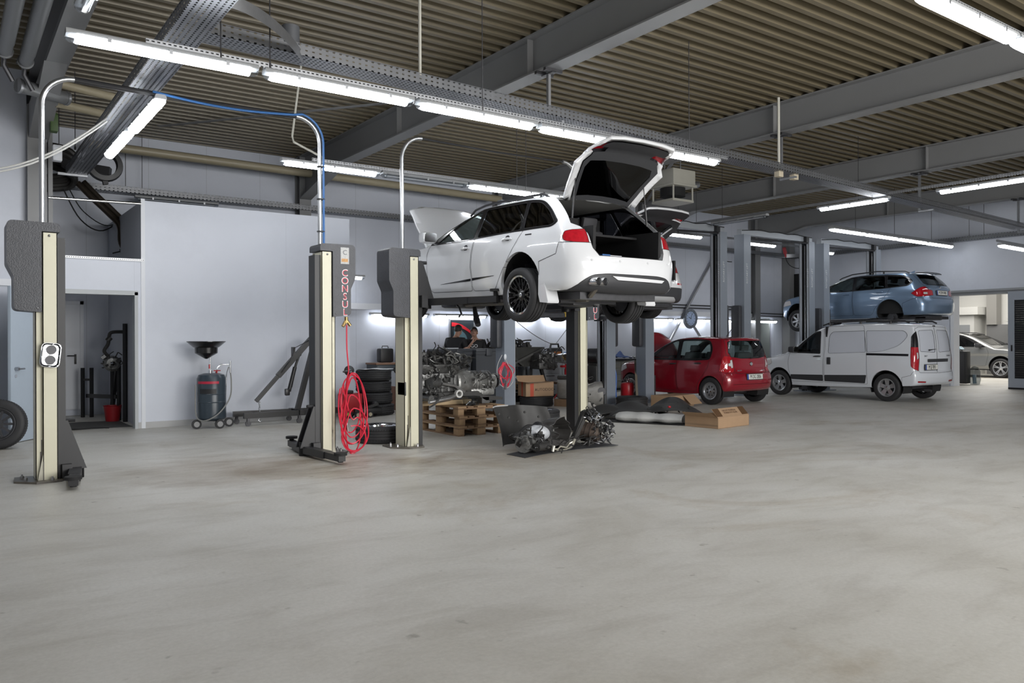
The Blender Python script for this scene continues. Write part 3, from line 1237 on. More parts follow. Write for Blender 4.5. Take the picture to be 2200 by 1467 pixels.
def consul_post(name_lab, x, y, side, arms, letters):
  """side=+1: the cover box points to +x and the carriage to -x"""
  s = side
  t = thing('lift_post', name_lab, 'car lift', (x, y, 0))
  X = lambda a, b_: (min(a * s, b_ * s), max(a * s, b_ * s))
  b = MB()
  # front web (broad cream face), set-back side channel
  b.box(*X(-0.075, 0.055), -0.10, -0.092, 0.02, 2.50)
  b.box(*X(-0.075, -0.068), -0.10, 0.12, 0.02, 2.50)
  b.box(*X(0.047, 0.055), -0.10, -0.05, 0.02, 2.50)
  b.box(*X(0.047, 0.115), -0.055, -0.047, 0.02, 2.50)
  b.box(*X(0.107, 0.115), -0.055, 0.20, 0.02, 2.50)
  b.box(*X(-0.075, 0.115), 0.192, 0.20, 0.02, 2.50)
  b.m = 1
  b.prism([(x_ * s, z_) for x_, z_ in ((0.055, 0.02), (0.10, 0.02), (0.055, 0.28))], -0.10, -0.09, axis='y')
  b.build('column', [M_cream, M_creamsh], t)
  b = MB()
  b.box(*X(-0.15, -0.076), -0.06, 0.14, 0.02, 2.46)
  b.build('belt_guard', M_black, t)
  # oil streaks near the foot
  b = MB()
  for k, (dx, z1) in enumerate(((0.062, 0.42), (0.072, 0.30), (0.05, 0.2))):
    b.box(*X(dx - 0.004, dx + 0.006), -0.1015 if dx < 0.055 else -0.0565, -0.10 if dx < 0.055 else -0.055, 0.02, z1)
  b.build('oil_streak', M_oil, t)
  # base plate with anchor bolts
  b = MB()
  plate = [(-0.10, -0.20), (0.12, -0.21), (0.30, -0.02), (0.28, 0.26), (-0.14, 0.26), (-0.2, 0.05)]
  b.prism([(px * s, py) for px, py in plate], 0.001, 0.02, axis='z')
  b.build('base_plate', M_oil, t)
  for px, py in ((0.2, -0.02), (0.22, 0.14), (-0.02, -0.16)):
    b = MB()
    b.cyl((px * s, py, 0.02), (px * s, py, 0.045), 0.018, seg=6)
    b.cyl((px * s, py, 0.045), (px * s, py, 0.06), 0.009, seg=8)
    b.build('anchor_bolt', M_steel, t)
  # black cover box, an upside-down L round the head of the column
  prof = [(-0.10, 2.51), (-0.10, 2.60), (0.36, 2.605), (0.36, 2.18), (0.30, 2.05), (0.30, 1.72), (0.062, 1.70), (0.062, 2.51)]
  rad = [0.004, 0.05, 0.06, 0.02, 0.02, 0.05, 0.004, 0.004]
  poly = [(px * s, pz) for px, pz in rpoly(prof, rad, 5)]
  b = MB()
  b.prism(poly, -0.115, 0.24, axis='y')
  cov = b.build('motor_cover', M_cover_b, t)
  b = MB()
  b.ball((-0.005 * s, -0.103, 2.47), 0.013, 8)
  b.ball((0.10 * s, -0.117, 1.74), 0.008, 8)
  b.build('screw', M_steel, t)
  if letters:
    tx = 0.22 * s
    fs = 0.105
    for k, ch in enumerate('CONSUL'):
      z = 2.245 - k * 0.098
      text_mesh(ch, fs * 1.08, M_lettwht, 'letter_edge', cov, (tx, -0.1155, z), (PI / 2, 0, 0), 0.0008).scale = (1.12, 1.12, 1)
      text_mesh(ch, fs, M_lettred, 'letter', cov, (tx, -0.1165, z), (PI / 2, 0, 0), 0.0008)
    b = MB()
    b.box(tx - 0.055, tx + 0.055, -0.1165, -0.1155, 2.36, 2.565)
    b.build('sticker', mat('worn_sticker', (0.45, 0.45, 0.44), 0.6, var=0.5, scale=60), cov)
    text_mesh('C', 0.085, M_greydk, 'sticker_letter', cov, (tx, -0.118, 2.50), (PI / 2, 0, 0), 0.0008)
    b = MB()
    b.box(tx - 0.045, tx + 0.04, -0.1180, -0.1165, 2.385, 2.425)
    b.build('sticker_emblem', mat('orange_mark', (0.5, 0.27, 0.10), 0.6, var=0.6, scale=70), cov)
  # carriage and swing arms
  zc = arms['z']
  b = MB()
  b.box(*X(-0.20, -0.11), -0.13, 0.17, zc, zc + 0.16)
  b.prism([(-0.11 * s, zc + 0.1), (-0.34 * s, zc + 0.1), (-0.17 * s, zc + 0.60), (-0.11 * s, zc + 0.60)], -0.055, -0.04, axis='y')
  b.prism([(-0.11 * s, zc + 0.1), (-0.34 * s, zc + 0.1), (-0.17 * s, zc + 0.60), (-0.11 * s, zc + 0.60)], 0.09, 0.105, axis='y')
  b.cyl((-0.10 * s, 0, zc + 0.60), (-0.24 * s, -0.02, zc + 0.60), 0.022, seg=8)
  b.cyl((-0.13 * s, 0.02, zc + 0.40), (-0.13 * s, 0.02, zc + 0.75), 0.012, seg=8)
  b.build('carriage', M_black, t)
  for ax, ay, L, pad in arms['arms']:
    d = Vector((ax * s, ay, 0)).normalized()
    p0 = Vector((-0.25 * s, 0.02, zc + 0.075))
    b = MB()
    b.cyl(p0 - Vector((0, 0, 0.085)), p0 + Vector((0, 0, 0.10)), 0.075, seg=18)
    b.beam(p0, p0 + d * L * 0.62, 0.11, 0.085)
    b.beam(p0 + d * L * 0.55, p0 + d * L, 0.085, 0.075)
    arm = b.build('swing_arm', M_black, t)
    e = p0 + d * (L - 0.04)
    b = MB()
    b.cyl(e + Vector((0, 0, -0.05)), e + Vector((0, 0, pad)), 0.03, seg=12)
    b.cyl(e + Vector((0, 0, pad)), e + Vector((0, 0, pad + 0.03)), 0.075, seg=20)
    b.build('lift_pad', M_blackm, arm)
  return t


ZLIFT = 1.84
p1 = consul_post('cream lift post at the left edge with a steel parts dish on it', 0.86, 9.32, -1,
        dict(z=0.0, arms=[(0.15, -1, 0.80, 0.02), (0.1, 1, 0.8, 0.02)]), False)
p2 = consul_post('cream lift post with red vertical lettering and a coiled red air hose', 3.85, 9.40, 1,
        dict(z=0.0, arms=[(0.06, -1.0, 0.98, 0.03), (0.12, 1, 0.74, 0.06)]), True)
p3 = consul_post('cream lift post in front of the front wing of the raised white estate car', 5.02, 9.36, -1,
        dict(z=ZLIFT, arms=[(-0.30, -1, 1.25, 0.10), (-0.3, 1, 1.1, 0.10)]), False)
p4 = consul_post('cream lift post behind the heap of removed car parts', 7.95, 9.36, 1,
        dict(z=ZLIFT, arms=[(-0.30, -1, 1.1, 0.10), (-0.3, 1, 1.1, 0.10)]), True)
b = MB()
b.box(-0.115, -0.095, -0.07, 0.14, 0.68, 0.86, 0.02)
b.build('lock_cover', M_black, p3)

# oval steel magnetic dish stuck on the leftmost post
t = thing('parts_dish', 'oblong shiny magnetic parts dish stuck to the leftmost cream post', 'parts dish', (0.87, 9.215, 1.27), rot=(0, math.radians(6), 0))
b = MB()
outer = rpoly([(-0.085, -0.12), (0.085, -0.12), (0.085, 0.12), (-0.085, 0.12)], 0.05, 6)
inner = rpoly([(-0.068, -0.103), (0.068, -0.103), (0.068, 0.103), (-0.068, 0.103)], 0.04, 6)
n = len(outer)
v = [(x, -0.03, z) for x, z in outer] + [(x, 0.0, z) for x, z in inner]
b.add(v, [(i, (i + 1) % n, n + (i + 1) % n, n + i) for i in range(n)] + [tuple(n + i for i in range(n))])
b.tube([(x, -0.03, z) for x, z in outer], 0.005, 6, closed=True)
b.build('dish', M_chrome, t)
for dz in (-0.052, 0.052):
  b = MB()
  b.cyl((0, -0.002, dz), (0, -0.012, dz), 0.046, seg=24)
  b.build('magnet', M_darksteel, t)
  b = MB()
  b.tube([(0.047 * math.cos(a), -0.012, dz + 0.047 * math.sin(a)) for a in [2 * PI * k / 24 for k in range(24)]], 0.004, 6, closed=True)
  b.build('magnet_ring', M_chrome, t)

# bent tubes carrying the lift hoses overhead
def bow(x0, x1, ztop, label, hose, r=0.026, rh=0.03):
  t = thing('hose_bridge', label, 'hose bridge', (0, 0, 0))
  y = 9.42
  for xa, s in ((x0, 1), (x1, -1)):
    b = MB()
    b.tube([(xa, y, 2.60), (xa, y, ztop - 0.30)] + [(xa + s * (0.30 - 0.30 * math.cos(a)), y, ztop - 0.30 + 0.30 * math.sin(a)) for a in [PI / 2 * k / 8 for k in range(1, 9)]], r, 12)
    b.build('bent_tube', mat('zinc_tube', (0.55, 0.56, 0.57), 0.3, 0.9), t)
  b = MB()
  b.tube([(x0 + 0.3, y, ztop), ((x0 + x1) / 2, y, ztop - 0.02), (x1 - 0.3, y, ztop)], rh, 10)
  b.build('hose_bundle', M_black, t)
  if hose:
    b = MB()
    pts = [(x0 + 1.05, y - 0.04, ztop + 0.0)] + [(x0 + 1.05 + (x1 - x0 - 1.4) * k / 10, y - 0.045, ztop - 0.05 * math.sin(PI * k / 10)) for k in range(1, 11)]
    pts += [(x1 - 0.3 + 0.33 * math.sin(a), y - 0.045, ztop - 0.30 + 0.33 * math.cos(a)) for a in [PI / 2 * k / 8 for k in range(1, 9)]] + [(x1 + 0.032, y - 0.045, 2.61)]
    b.tube(pts, 0.014, 8)
    b.build('air_hose', M_blue, t)
    for z in (3.55, 3.15, 2.75):
      b = MB()
      b.cyl((x1 + 0.005, y - 0.02, z), (x1 + 0.005, y - 0.02, z + 0.012), 0.05, seg=12)
      b.build('cable_tie', M_black, t)
  return t


bow(0.82, 3.80, 4.14, 'bent tube bridge with a blue hose between the two left cream posts', True)
bow(4.94, 7.98, 4.12, 'bent tube bridge with a dark hose over the white estate car', False, rh=0.014)

# cable strung from the left wall to the tray
b = MB()
for dz in (0.0, 0.035):
  b.tube(bez((-0.3, 11.0, 3.3 + dz), (0.5, 11.0, 3.25 + dz), (1.0, 11.0, 3.5 + dz), (1.66, 11.0, 4.15 + dz), 16), 0.012, 8)
tag(b.build('slack_cable', mat('pale_cable', (0.5, 0.5, 0.48), 0.5)), 'pair of pale slack cables hanging from the left tray to the left wall', 'cable')

# red air hose on the second post
t = thing('air_hose', 'red air hose coiled on the cream post and hanging to the floor', 'hose', (4.02, 9.30, 0))
b = MB()
b.cyl((0.05, -0.05, 1.70), (0.05, -0.05, 1.62), 0.022)
b.cyl((0.05, -0.05, 1.66), (-0.0, -0.06, 1.58), 0.02)
b.cyl((0.05, -0.05, 1.66), (0.10, -0.06, 1.59), 0.02)
b.build('brass_coupling', mat('brass', (0.35, 0.24, 0.10), 0.35, 0.9), t)
b = MB()
random.seed(3)
pts = [(0.05, -0.06, 1.60), (0.05, -0.065, 1.3), (0.07, -0.07, 1.05)]
pts += [(0.05, -0.08, 0.96), (0.03, -0.07, 0.80), (0.02, -0.08, 0.58)]
loops = [(0.10, 0.62, 0.12, 0.36), (0.12, 0.60, 0.16, 0.40), (0.11, 0.46, 0.11, 0.48), (0.10, 0.42, 0.15, 0.30), (0.12, 0.24, 0.15, 0.22), (0.10, 0.55, 0.19, 0.42), (0.12, 0.30, 0.18, 0.26), (0.10, 0.20, 0.16, 0.16)]
for k, (cx, cz, rx, rz) in enumerate(loops):
  for q in range(12):
    a = 2 * PI * q / 12 + 2.4
    pts.append((cx + rx * math.cos(a), -0.07 - 0.012 * k + 0.02 * math.sin(3 * a), max(0.012, cz + rz * math.sin(a))))
b.tube(crom(pts, 3), 0.0085, 7)
b.build('hose', mat('red_hose', (0.62, 0.02, 0.05), 0.35), t)
b = MB()
b.cyl((0.03, -0.10, 0.40), (0.04, -0.10, 0.33), 0.014)
b.cyl((0.04, -0.10, 0.33), (0.045, -0.10, 0.28), 0.009)
b.build('coupling', M_steel, t)
b = MB()
b.tube([(0.0, -0.06, 1.02), (0.09, -0.07, 1.03), (0.13, -0.06, 1.05)], 0.012)
b.lathe([(0.02, 0), (0.06, 0.02), (0.065, 0.05), (0.05, 0.07)], (0.1, -0.06, 1.03), axis='y', seg=16)
b.build('hose_hook', M_black, t)

# ------------------------------------------------------------------ tall grey two-post lifts
M_gl = mat('grey_lift_paint', (0.235, 0.265, 0.31), 0.36, 0.1, var=0.04)
M_gl2 = mat('pale_grey_lift_edge', (0.36, 0.385, 0.42), 0.34, 0.2)
M_sticker_w = mat('white_sticker', (0.6, 0.62, 0.64), 0.5)


def grey_lift(xa, xb, y, zcar, label, arms=True, z_top=4.02, control=False):
  """pair of C-section posts facing each other, joined by an overhead beam"""
  t = thing('tall_lift', label, 'car lift', ((xa + xb) / 2, y, 0))
  hw = (xb - xa) / 2
  for s in (-1, 1):
    b = MB()
    x = s * hw
    X = lambda p, q: (min(x - s * p, x - s * q), max(x - s * p, x - s * q))
    d, w = 0.24, 0.30
    b.box(*X(-0.02, 0.0), -w / 2, w / 2, 0.02, z_top)
    b.box(*X(0, d), -w / 2, -w / 2 + 0.012, 0.02, z_top)
    b.box(*X(0, d), w / 2 - 0.012, w / 2, 0.02, z_top)
    b.m = 1
    b.box(*X(d - 0.012, d), -w / 2 - 0.004, -w / 2 + 0.075, 0.02, z_top)
    b.box(*X(d - 0.012, d), w / 2 - 0.075, w / 2 + 0.004, 0.02, z_top)
    b.m = 2
    b.box(*X(0.04, d - 0.05), -w / 2 + 0.03, w / 2 - 0.03, 0.02, z_top - 0.08)
    col = b.build('post', [M_gl, M_gl2, M_blackm], t)
    b = MB()
    b.box(*X(d - 0.05, d - 0.02), -0.02, 0.0, 0.02, z_top - 0.1)
    b.build('cable_run', M_steel, col)
    b = MB()
    b.box(*X(-0.12, 0.34), -0.28, 0.28, 0.0, 0.02)
    b.build('base_plate', M_gl, t)
    # vertical white lettering on the web edges
    tt = text_mesh('ROTARY LIFT', 0.085, M_sticker_w, 'lettering', col, (x - s * 0.10, -w / 2 - 0.001, 3.05), (PI / 2, -PI / 2, 0), 0.0006)
    if s > 0:
      text_mesh('ROTARY LIFT', 0.085, M_sticker_w, 'lettering', col, (x - s * (d + 0.001), -w / 2 + 0.035, 3.05), (PI / 2, -PI / 2, -PI / 2), 0.0006)
    # carriage
    b = MB()
    b.box(*X(d - 0.03, d + 0.07), -0.13, 0.13, zcar - 0.05, zcar + 0.5)
    b.build('carriage', M_darksteel, t)
    if arms:
      for q in (-1, 1):
        b = MB()
        p0 = Vector((x - s * (d + 0.08), q * 0.06, zcar))
        e = Vector((s * 0.62, q * 1.0, zcar))
        b.cyl(p0 + Vector((0, 0, -0.07)), p0 + Vector((0, 0, 0.07)), 0.07)
        b.beam(p0, e, 0.11, 0.08)
        a = b.build('swing_arm', M_darksteel, t)
        b = MB()
        b.cyl(e + Vector((0, 0, -0.03)), e + Vector((0, 0, 0.07)), 0.03)
        b.cyl(e + Vector((0, 0, 0.07)), e + Vector((0, 0, 0.10)), 0.07)
        b.build('lift_pad', mat('pad_yellow', (0.5, 0.33, 0.04), 0.5), a)
    # black motor box on the outside, half way up
    b = MB()
    b.rbox(*X(-0.16, -0.025), -0.10, 0.16, 1.25, 2.25, 0.05)
    b.build('motor_cover', M_cover_b, t)
  b = MB()
  b.box(-hw - 0.02, hw + 0.02, -0.07, 0.07, z_top, z_top + 0.14)
  b.build('overhead_beam', M_gl2, t)
  b = MB()
  b.cyl((-hw + 0.25, -0.10, z_top - 0.10), (hw - 0.25, -0.10, z_top - 0.04), 0.025)
  b.build('shut_off_bar', M_black, t)
  b = MB()
  b.box(hw - 0.36, hw - 0.24, -0.16, -0.04, z_top - 0.02, z_top + 0.12)
  b.build('switch_box', M_black, t)
  b = MB()
  b.tube([(-hw, -0.08, z_top + 0.10)] + [(-hw + 2 * hw * k / 8, -0.09, z_top + 0.16 - 0.03 * (k % 2)) for k in range(1, 8)] + [(hw, -0.08, z_top + 0.12)], 0.01, 6)
  b.build('cable', M_blackm, t)
  return t


la = grey_lift(8.93, 11.83, 12.9, 1.88, 'tall grey lift carrying the white off-road car behind the estate car')
lb = grey_lift(12.78, 15.52, 12.9, 0.10, 'tall grey lift around the red hatchback', arms=False)
lc = grey_lift(16.20, 19.12, 12.9, 0.10, 'tall grey lift behind the white delivery van', arms=False)
ld = grey_lift(19.58, 22.40, 12.9, 1.72, 'tall grey lift carrying the light blue estate car')
# ------------------------------------------------------------------ car bodies
# car space: x = forward from the rear axle, y = left(+)/right(-), z = up from the tyre contact
def cspline(pts, n):
  """smooth curve through 2-D points, n+1 samples spaced evenly by chord"""
  P = [Vector(p) for p in crom([(x, z, 0) for x, z in pts], 14)]
  d = [0.0]
  for i in range(1, len(P)):
    d.append(d[-1] + (P[i] - P[i - 1]).length)
  out, j = [], 0
  for k in range(n + 1):
    t = d[-1] * k / n
    while j < len(P) - 2 and d[j + 1] < t:
      j += 1
    f = 0 if d[j + 1] == d[j] else (t - d[j]) / (d[j + 1] - d[j])
    p = P[j].lerp(P[j + 1], min(1, max(0, f)))
    out.append((p.x, p.y))
  return out


def lin_tab(tab, x):
  if x <= tab[0][0]:
    return tab[0][1]
  for (a, p), (b, q) in zip(tab, tab[1:]):
    if x <= b:
      return p + (q - p) * (x - a) / (b - a)
  return tab[-1][1]


def lerp_tab(tab, x):
  if x <= tab[0][0]:
    return tab[0][1]
  for (a, p), (b, q) in zip(tab, tab[1:]):
    if x <= b:
      t = (x - a) / (b - a)
      t = t * t * (3 - 2 * t)
      return p + (q - p) * t
  return tab[-1][1]


class Samp:
  def __init__(self, pts, n=240):
    self.p = cspline(pts, n)
    self.n = n

  def __call__(self, u):
    u = min(1, max(0, u)) * self.n
    i = min(self.n - 1, int(u))
    f = u - i
    a, b = self.p[i], self.p[i + 1]
    return Vector((a[0] + (b[0] - a[0]) * f, a[1] + (b[1] - a[1]) * f))


def car_shell(S, N=84, M=26, K=7):
  """body shell from side silhouettes (top, rear, front, bottom) and a half-width function"""
  T, R, F, B = Samp(S['top']), Samp(S['rear']), Samp(S['front']), Samp(S['bottom'])
  t0, t1, b0, b1 = T(0), T(1), B(0), B(1)

  def P(u, v):
    return (1 - v) * B(u) + v * T(u) + (1 - u) * R(v) + u * F(v) - ((1 - u) * (1 - v) * b0 + u * v * t1 + u * (1 - v) * b1 + (1 - u) * v * t0)

  def ss(t, e):
    t = min(1.0, max(0.0, t))
    return (1 - (1 - t) ** e) ** (1 / e)
  L = (t1 - t0).length
  uu = sorted(set([round(S['Dr'] / L * (1 - math.cos(PI / 2 * k / K)), 6) for k in range(K + 1)] +
          [round(1 - S['Df'] / L * (1 - math.cos(PI / 2 * k / K)), 6) for k in range(K + 1)]))
  ul, uh = S['Dr'] / L, 1 - S['Df'] / L
  uu = sorted(set(uu + [round(ul + (uh - ul) * k / N, 6) for k in range(1, N)]))
  grid = []
  for u in uu:
    top, bot = P(u, 1), P(u, 0)
    H = max(0.05, (top - bot).length)
    Dt = min(lerp_tab(S['Dt'], top.x), H * 0.4)
    Db = min(S['Db'], H * 0.2)
    vv = [Db / H * (1 - math.cos(PI / 2 * k / 4)) for k in range(5)]
    vh = 1 - Dt / H
    vv += [vv[4] + (vh - vv[4]) * k / M for k in range(1, M)]
    vv += [1 - Dt / H * (1 - math.cos(PI / 2 * k / K)) for k in range(K, -1, -1)]
    col = []
    for v in vv:
      p = P(u, v)
      dt, db = (1 - v) * H, v * H
      dr = (p - R(v)).length if u < 0.5 else 9
      df = (p - F(v)).length if u >= 0.5 else 9
      w = S['W'](p.x, p.y) * ss(dt / Dt, S.get('et', 2.6)) * ss(db / Db, 2.5) * ss(dr / S['Dr'], S.get('er', 2.6)) * ss(df / S['Df'], S.get('ef', 2.3))
      col.append((p.x, w, p.y))
    grid.append(col)
  nv = len(grid[0])
  bm = bmesh.new()
  rows = {}
  for s in (1, -1):
    for i, col in enumerate(grid):
      for j, (x, w, z) in enumerate(col):
        edge = i in (0, len(grid) - 1) or j in (0, nv - 1)
        if s < 0 and edge:
          rows[(s, i, j)] = rows[(1, i, j)]
        else:
          rows[(s, i, j)] = bm.verts.new((x, 0.0 if edge else w * s, z))
  for s in (1, -1):
    for i in range(len(grid) - 1):
      for j in range(nv - 1):
        q = [rows[(s, i, j)], rows[(s, i + 1, j)], rows[(s, i + 1, j + 1)], rows[(s, i, j + 1)]]
        if s > 0:
          q.reverse()
        try:
          bm.faces.new(q)
        except ValueError:
          pass
  bmesh.ops.dissolve_degenerate(bm, dist=1e-5, edges=bm.edges[:])
  bmesh.ops.recalc_face_normals(bm, faces=bm.faces[:])
  bm.normal_update()
  return bm


def inside(poly, x, y):
  c = False
  n = len(poly)
  for i in range(n):
    x1, y1 = poly[i]
    x2, y2 = poly[i - 1]
    if (y1 > y) != (y2 > y) and x < (x2 - x1) * (y - y1) / (y2 - y1 + 1e-12) + x1:
      c = not c
  return c


AX = {'side': (0, 2), 'rear': (1, 2), 'front': (1, 2), 'top': (0, 1)}


def cut(bm, poly, view, pid, filt, also=None):
  """cut the outline of a part into the shell, as seen from one side, and mark its faces"""
  a, c = AX[view]
  lay = bm.faces.layers.int.get('part') or bm.faces.layers.int.new('part')
  n = len(poly)
  x0, x1 = min(p[0] for p in poly), max(p[0] for p in poly)
  y0, y1 = min(p[1] for p in poly), max(p[1] for p in poly)
  cand = []
  for f in bm.faces:
    us = [v.co[a] for v in f.verts]
    ws = [v.co[c] for v in f.verts]
    if max(us) > x0 - 0.01 and min(us) < x1 + 0.01 and max(ws) > y0 - 0.01 and min(ws) < y1 + 0.01 and filt(f.calc_center_median(), f.normal):
      cand.append(f)
  for i in range(n):
    p, q = poly[i], poly[(i + 1) % n]
    dx, dy = q[0] - p[0], q[1] - p[1]
    ln = math.hypot(dx, dy)
    if ln < 1e-6:
      continue
    no = [0, 0, 0]
    no[a], no[c] = -dy / ln, dx / ln
    co = [0, 0, 0]
    co[a], co[c] = p
    lo = (min(p[0], q[0]) - 0.004, min(p[1], q[1]) - 0.004)
    hi = (max(p[0], q[0]) + 0.004, max(p[1], q[1]) + 0.004)
    fs = []
    for f in cand:
      us = [v.co[a] for v in f.verts]
      if max(us) < lo[0] or min(us) > hi[0]:
        continue
      ws = [v.co[c] for v in f.verts]
      if max(ws) < lo[1] or min(ws) > hi[1]:
        continue
      fs.append(f)
    if not fs:
      continue
    es = {e for f in fs for e in f.edges}
    vs = {v for f in fs for v in f.verts}
    ret = bmesh.ops.bisect_plane(bm, geom=fs + list(es) + list(vs), dist=2e-5, plane_co=co, plane_no=no)
    old = set(fs)
    cand = [f for f in cand if f.is_valid and f not in old] + [g for g in ret['geom'] if isinstance(g, bmesh.types.BMFace) and g.is_valid]
  bm.normal_update()
  out = []
  if pid is None:
    return out
  lay = bm.faces.layers.int.get('part')
  for f in bm.faces:
    m = f.calc_center_median()
    if x0 < m[a] < x1 and y0 < m[c] < y1 and filt(m, f.normal) and inside(poly, m[a], m[c]) and (also is None or also(m)):
      f[lay] = pid
      out.append(f)
  return out


F_LEFT = lambda m, n: m.y > 0.25
F_RIGHT = lambda m, n: m.y < -0.25
F_REAR = lambda m, n: m.x < 0.35
F_TOP = lambda m, n: n.z > 0.25
F_FRONT = lambda m, n: m.x > 2.0


class Car:
  def __init__(self, S, name, label, cat, loc, rz, mats):
    self.S = S
    self.bm = car_shell(S, S.get('N', 84), S.get('M', 26))
    self.bm.faces.layers.int.new('part')
    self.root = thing(name, label, cat, loc, rz)
    self.parts = {}
    self.pid = 0
    self.mats = mats
    self.objs = {}

  def region(self, name, poly, view, filt, m, label=None, parent=None, inset=0.0, seam=0.006, thick=0.0, delete=False, xf=None, rim=None, liner=None, also=None, pre=None):
    self.pid += 1
    if pre:
      cut(self.bm, pre[1], pre[0], None, filt)
      px, py = AX[pre[0]]
      also = lambda p: inside(pre[1], p[px], p[py])
    cut(self.bm, poly, view, self.pid, filt, also)
    self.parts[self.pid] = dict(name=name, m=m, label=label, parent=parent, inset=inset, seam=seam, thick=thick, delete=delete, xf=xf, rim=rim, liner=liner)
    return self.pid

  def side(self, name, poly, m, **k):
    a = self.region(name, poly, 'side', F_LEFT, m, **k)
    c = self.region(name, poly, 'side', F_RIGHT, m, **k)
    return a, c

  def finish(self, body_name='body_shell', arches=(), seam_mat=None):
    bm = self.bm
    lay = bm.faces.layers.int.get('part')
    # wheel arches: round holes with a turned-in lip and a dark liner
    for (ax, az, r) in arches:
      for filt in (F_LEFT, F_RIGHT):
        circ = [(ax + r * math.cos(2 * PI * k / 36), az + r * math.sin(2 * PI * k / 36)) for k in range(36)]
        fs = cut(bm, circ, 'side', 999, filt)
        bmesh.ops.delete(bm, geom=fs, context='FACES')
      lip = []
      for e in bm.edges:
        if len(e.link_faces) == 1 and all(abs(math.hypot(v.co.x - ax, v.co.z - az) - r) < 0.004 for v in e.verts):
          lip.append(e)
      if lip:
        ret = bmesh.ops.extrude_edge_only(bm, edges=lip)
        for v in ret['geom']:
          if isinstance(v, bmesh.types.BMVert):
            v.co.y -= math.copysign(0.045, v.co.y)
    self.bvh = BVHTree.FromBMesh(bm)
    seam_mat = seam_mat or M_blackm
    byid = {}
    for f in bm.faces:
      byid.setdefault(f[lay], []).append(f)
    # folded-in edges of the openings left by an opened bonnet or tailgate
    opened = {p for p, i in self.parts.items() if i['xf'] is not None}
    rimq = []
    for e in bm.edges:
      if len(e.link_faces) == 2:
        ids = [g[lay] for g in e.link_faces]
        for k in (0, 1):
          if ids[k] in opened and ids[1 - k] not in opened and self.parts[ids[k]]['rim']:
            d = Vector(self.parts[ids[k]]['rim'])
            a, c = e.verts
            rimq.append((a.co.copy(), c.co.copy(), c.co + d, a.co + d))
    order = sorted(byid, key=lambda p: (self.parts.get(p, {}).get('parent') is not None, p))
    for pid in order:
      fs = byid[pid]
      info = self.parts.get(pid, dict(name=body_name, m=self.mats['paint'], label=None, parent=None, inset=0, seam=0, thick=0, delete=False, xf=None, liner=None))
      if info['delete']:
        continue
      V, V0 = [], []
      mb = MB()
      idx = {}
      faces = []
      for f in fs:
        q = []
        for v in f.verts:
          if v not in idx:
            idx[v] = len(V)
            V.append(v.co - v.normal * info['inset'])
            V0.append(v)
          q.append(idx[v])
        faces.append(q)
      mb.add(V, faces)
      if info['seam']:
        mb.m = 1
        w, seen = info['seam'], set()
        for f in fs:
          for e in f.edges:
            if e in seen:
              continue
            if any(g[lay] != pid for g in e.link_faces) or len(e.link_faces) == 1:
              seen.add(e)
              a, c = e.verts
              nrm = f.normal
              d = (c.co - a.co)
              if d.length < 1e-6:
                continue
              d.normalize()
              s = d.cross(nrm) * (w / 2)
              o = nrm * 0.0015
              ex = d * 0.0015
              mb.add([a.co - s + o - ex, c.co - s + o + ex, c.co + s + o + ex, a.co + s + o - ex], [(0, 1, 2, 3)])
      if pid == 0:
        mb.m = 2
        for q in rimq:
          mb.add(q, [(0, 1, 2, 3)])
      if info.get('liner'):
        off, lm, lname = info['liner']
        lb = MB()
        lb.add([v.co - v.normal * off for v in V0], faces)
        if info['xf'] is not None:
          lb.v = [tuple(info['xf'] @ Vector(p)) for p in lb.v]
        liner_job = (lb, lname, lm)
      else:
        liner_job = None
      if info['xf'] is not None:
        mb.v = [tuple(info['xf'] @ Vector(p)) for p in mb.v]
      par = self.objs.get(info['parent'], self.root) if info['parent'] else self.root
      o = mb.build(info['name'], [info['m'], seam_mat, self.mats['rim']] if pid == 0 and rimq else [info['m'], seam_mat], par, smooth=40)
      if info['thick']:
        md = o.modifiers.new('thickness', 'SOLIDIFY')
        md.thickness = info['thick']
        md.offset = -1
        md.use_rim = True
      if info['label']:
        o['label'] = info['label']
      self.objs[pid] = o
      if liner_job:
        liner_job[0].build(liner_job[1], liner_job[2], o if info['parent'] is None else par, smooth=40)
    bm.free()
    for (ax, az, r) in arches:
      for s in (1, -1):
        b = MB()
        yo = self.S['W'](ax, az + r * 0.6) * s
        yi = (abs(yo) - 0.42) * s
        n = 20
        v = [(ax + (r + 0.015) * math.cos(PI * (1.12 - 1.24 * k / n)), yy, az + (r + 0.015) * math.sin(PI * (1.12 - 1.24 * k / n))) for k in range(n + 1) for yy in (yo - 0.035 * s, yi)]
        b.add(v, [(2 * k, 2 * k + 1, 2 * k + 3, 2 * k + 2) for k in range(n)] + [tuple(2 * k + 1 for k in range(n + 1))])
        b.build('wheel_well', M_blackm, self.root)
    return self

  def surf_y(self, x, z, s=1):
    """lateral position of the body side at (x, z)"""
    h = self.bvh.ray_cast(Vector((x, 3 * s, z)), Vector((0, -s, 0)))
    return (h[0].y, h[1]) if h[0] else (0.9 * s, Vector((0, s, 0)))

  def surf_x(self, y, z, s=-1):
    h = self.bvh.ray_cast(Vector((9 * s, y, z)), Vector((-s, 0, 0)))
    return (h[0].x, h[1]) if h[0] else (0, Vector((s, 0, 0)))


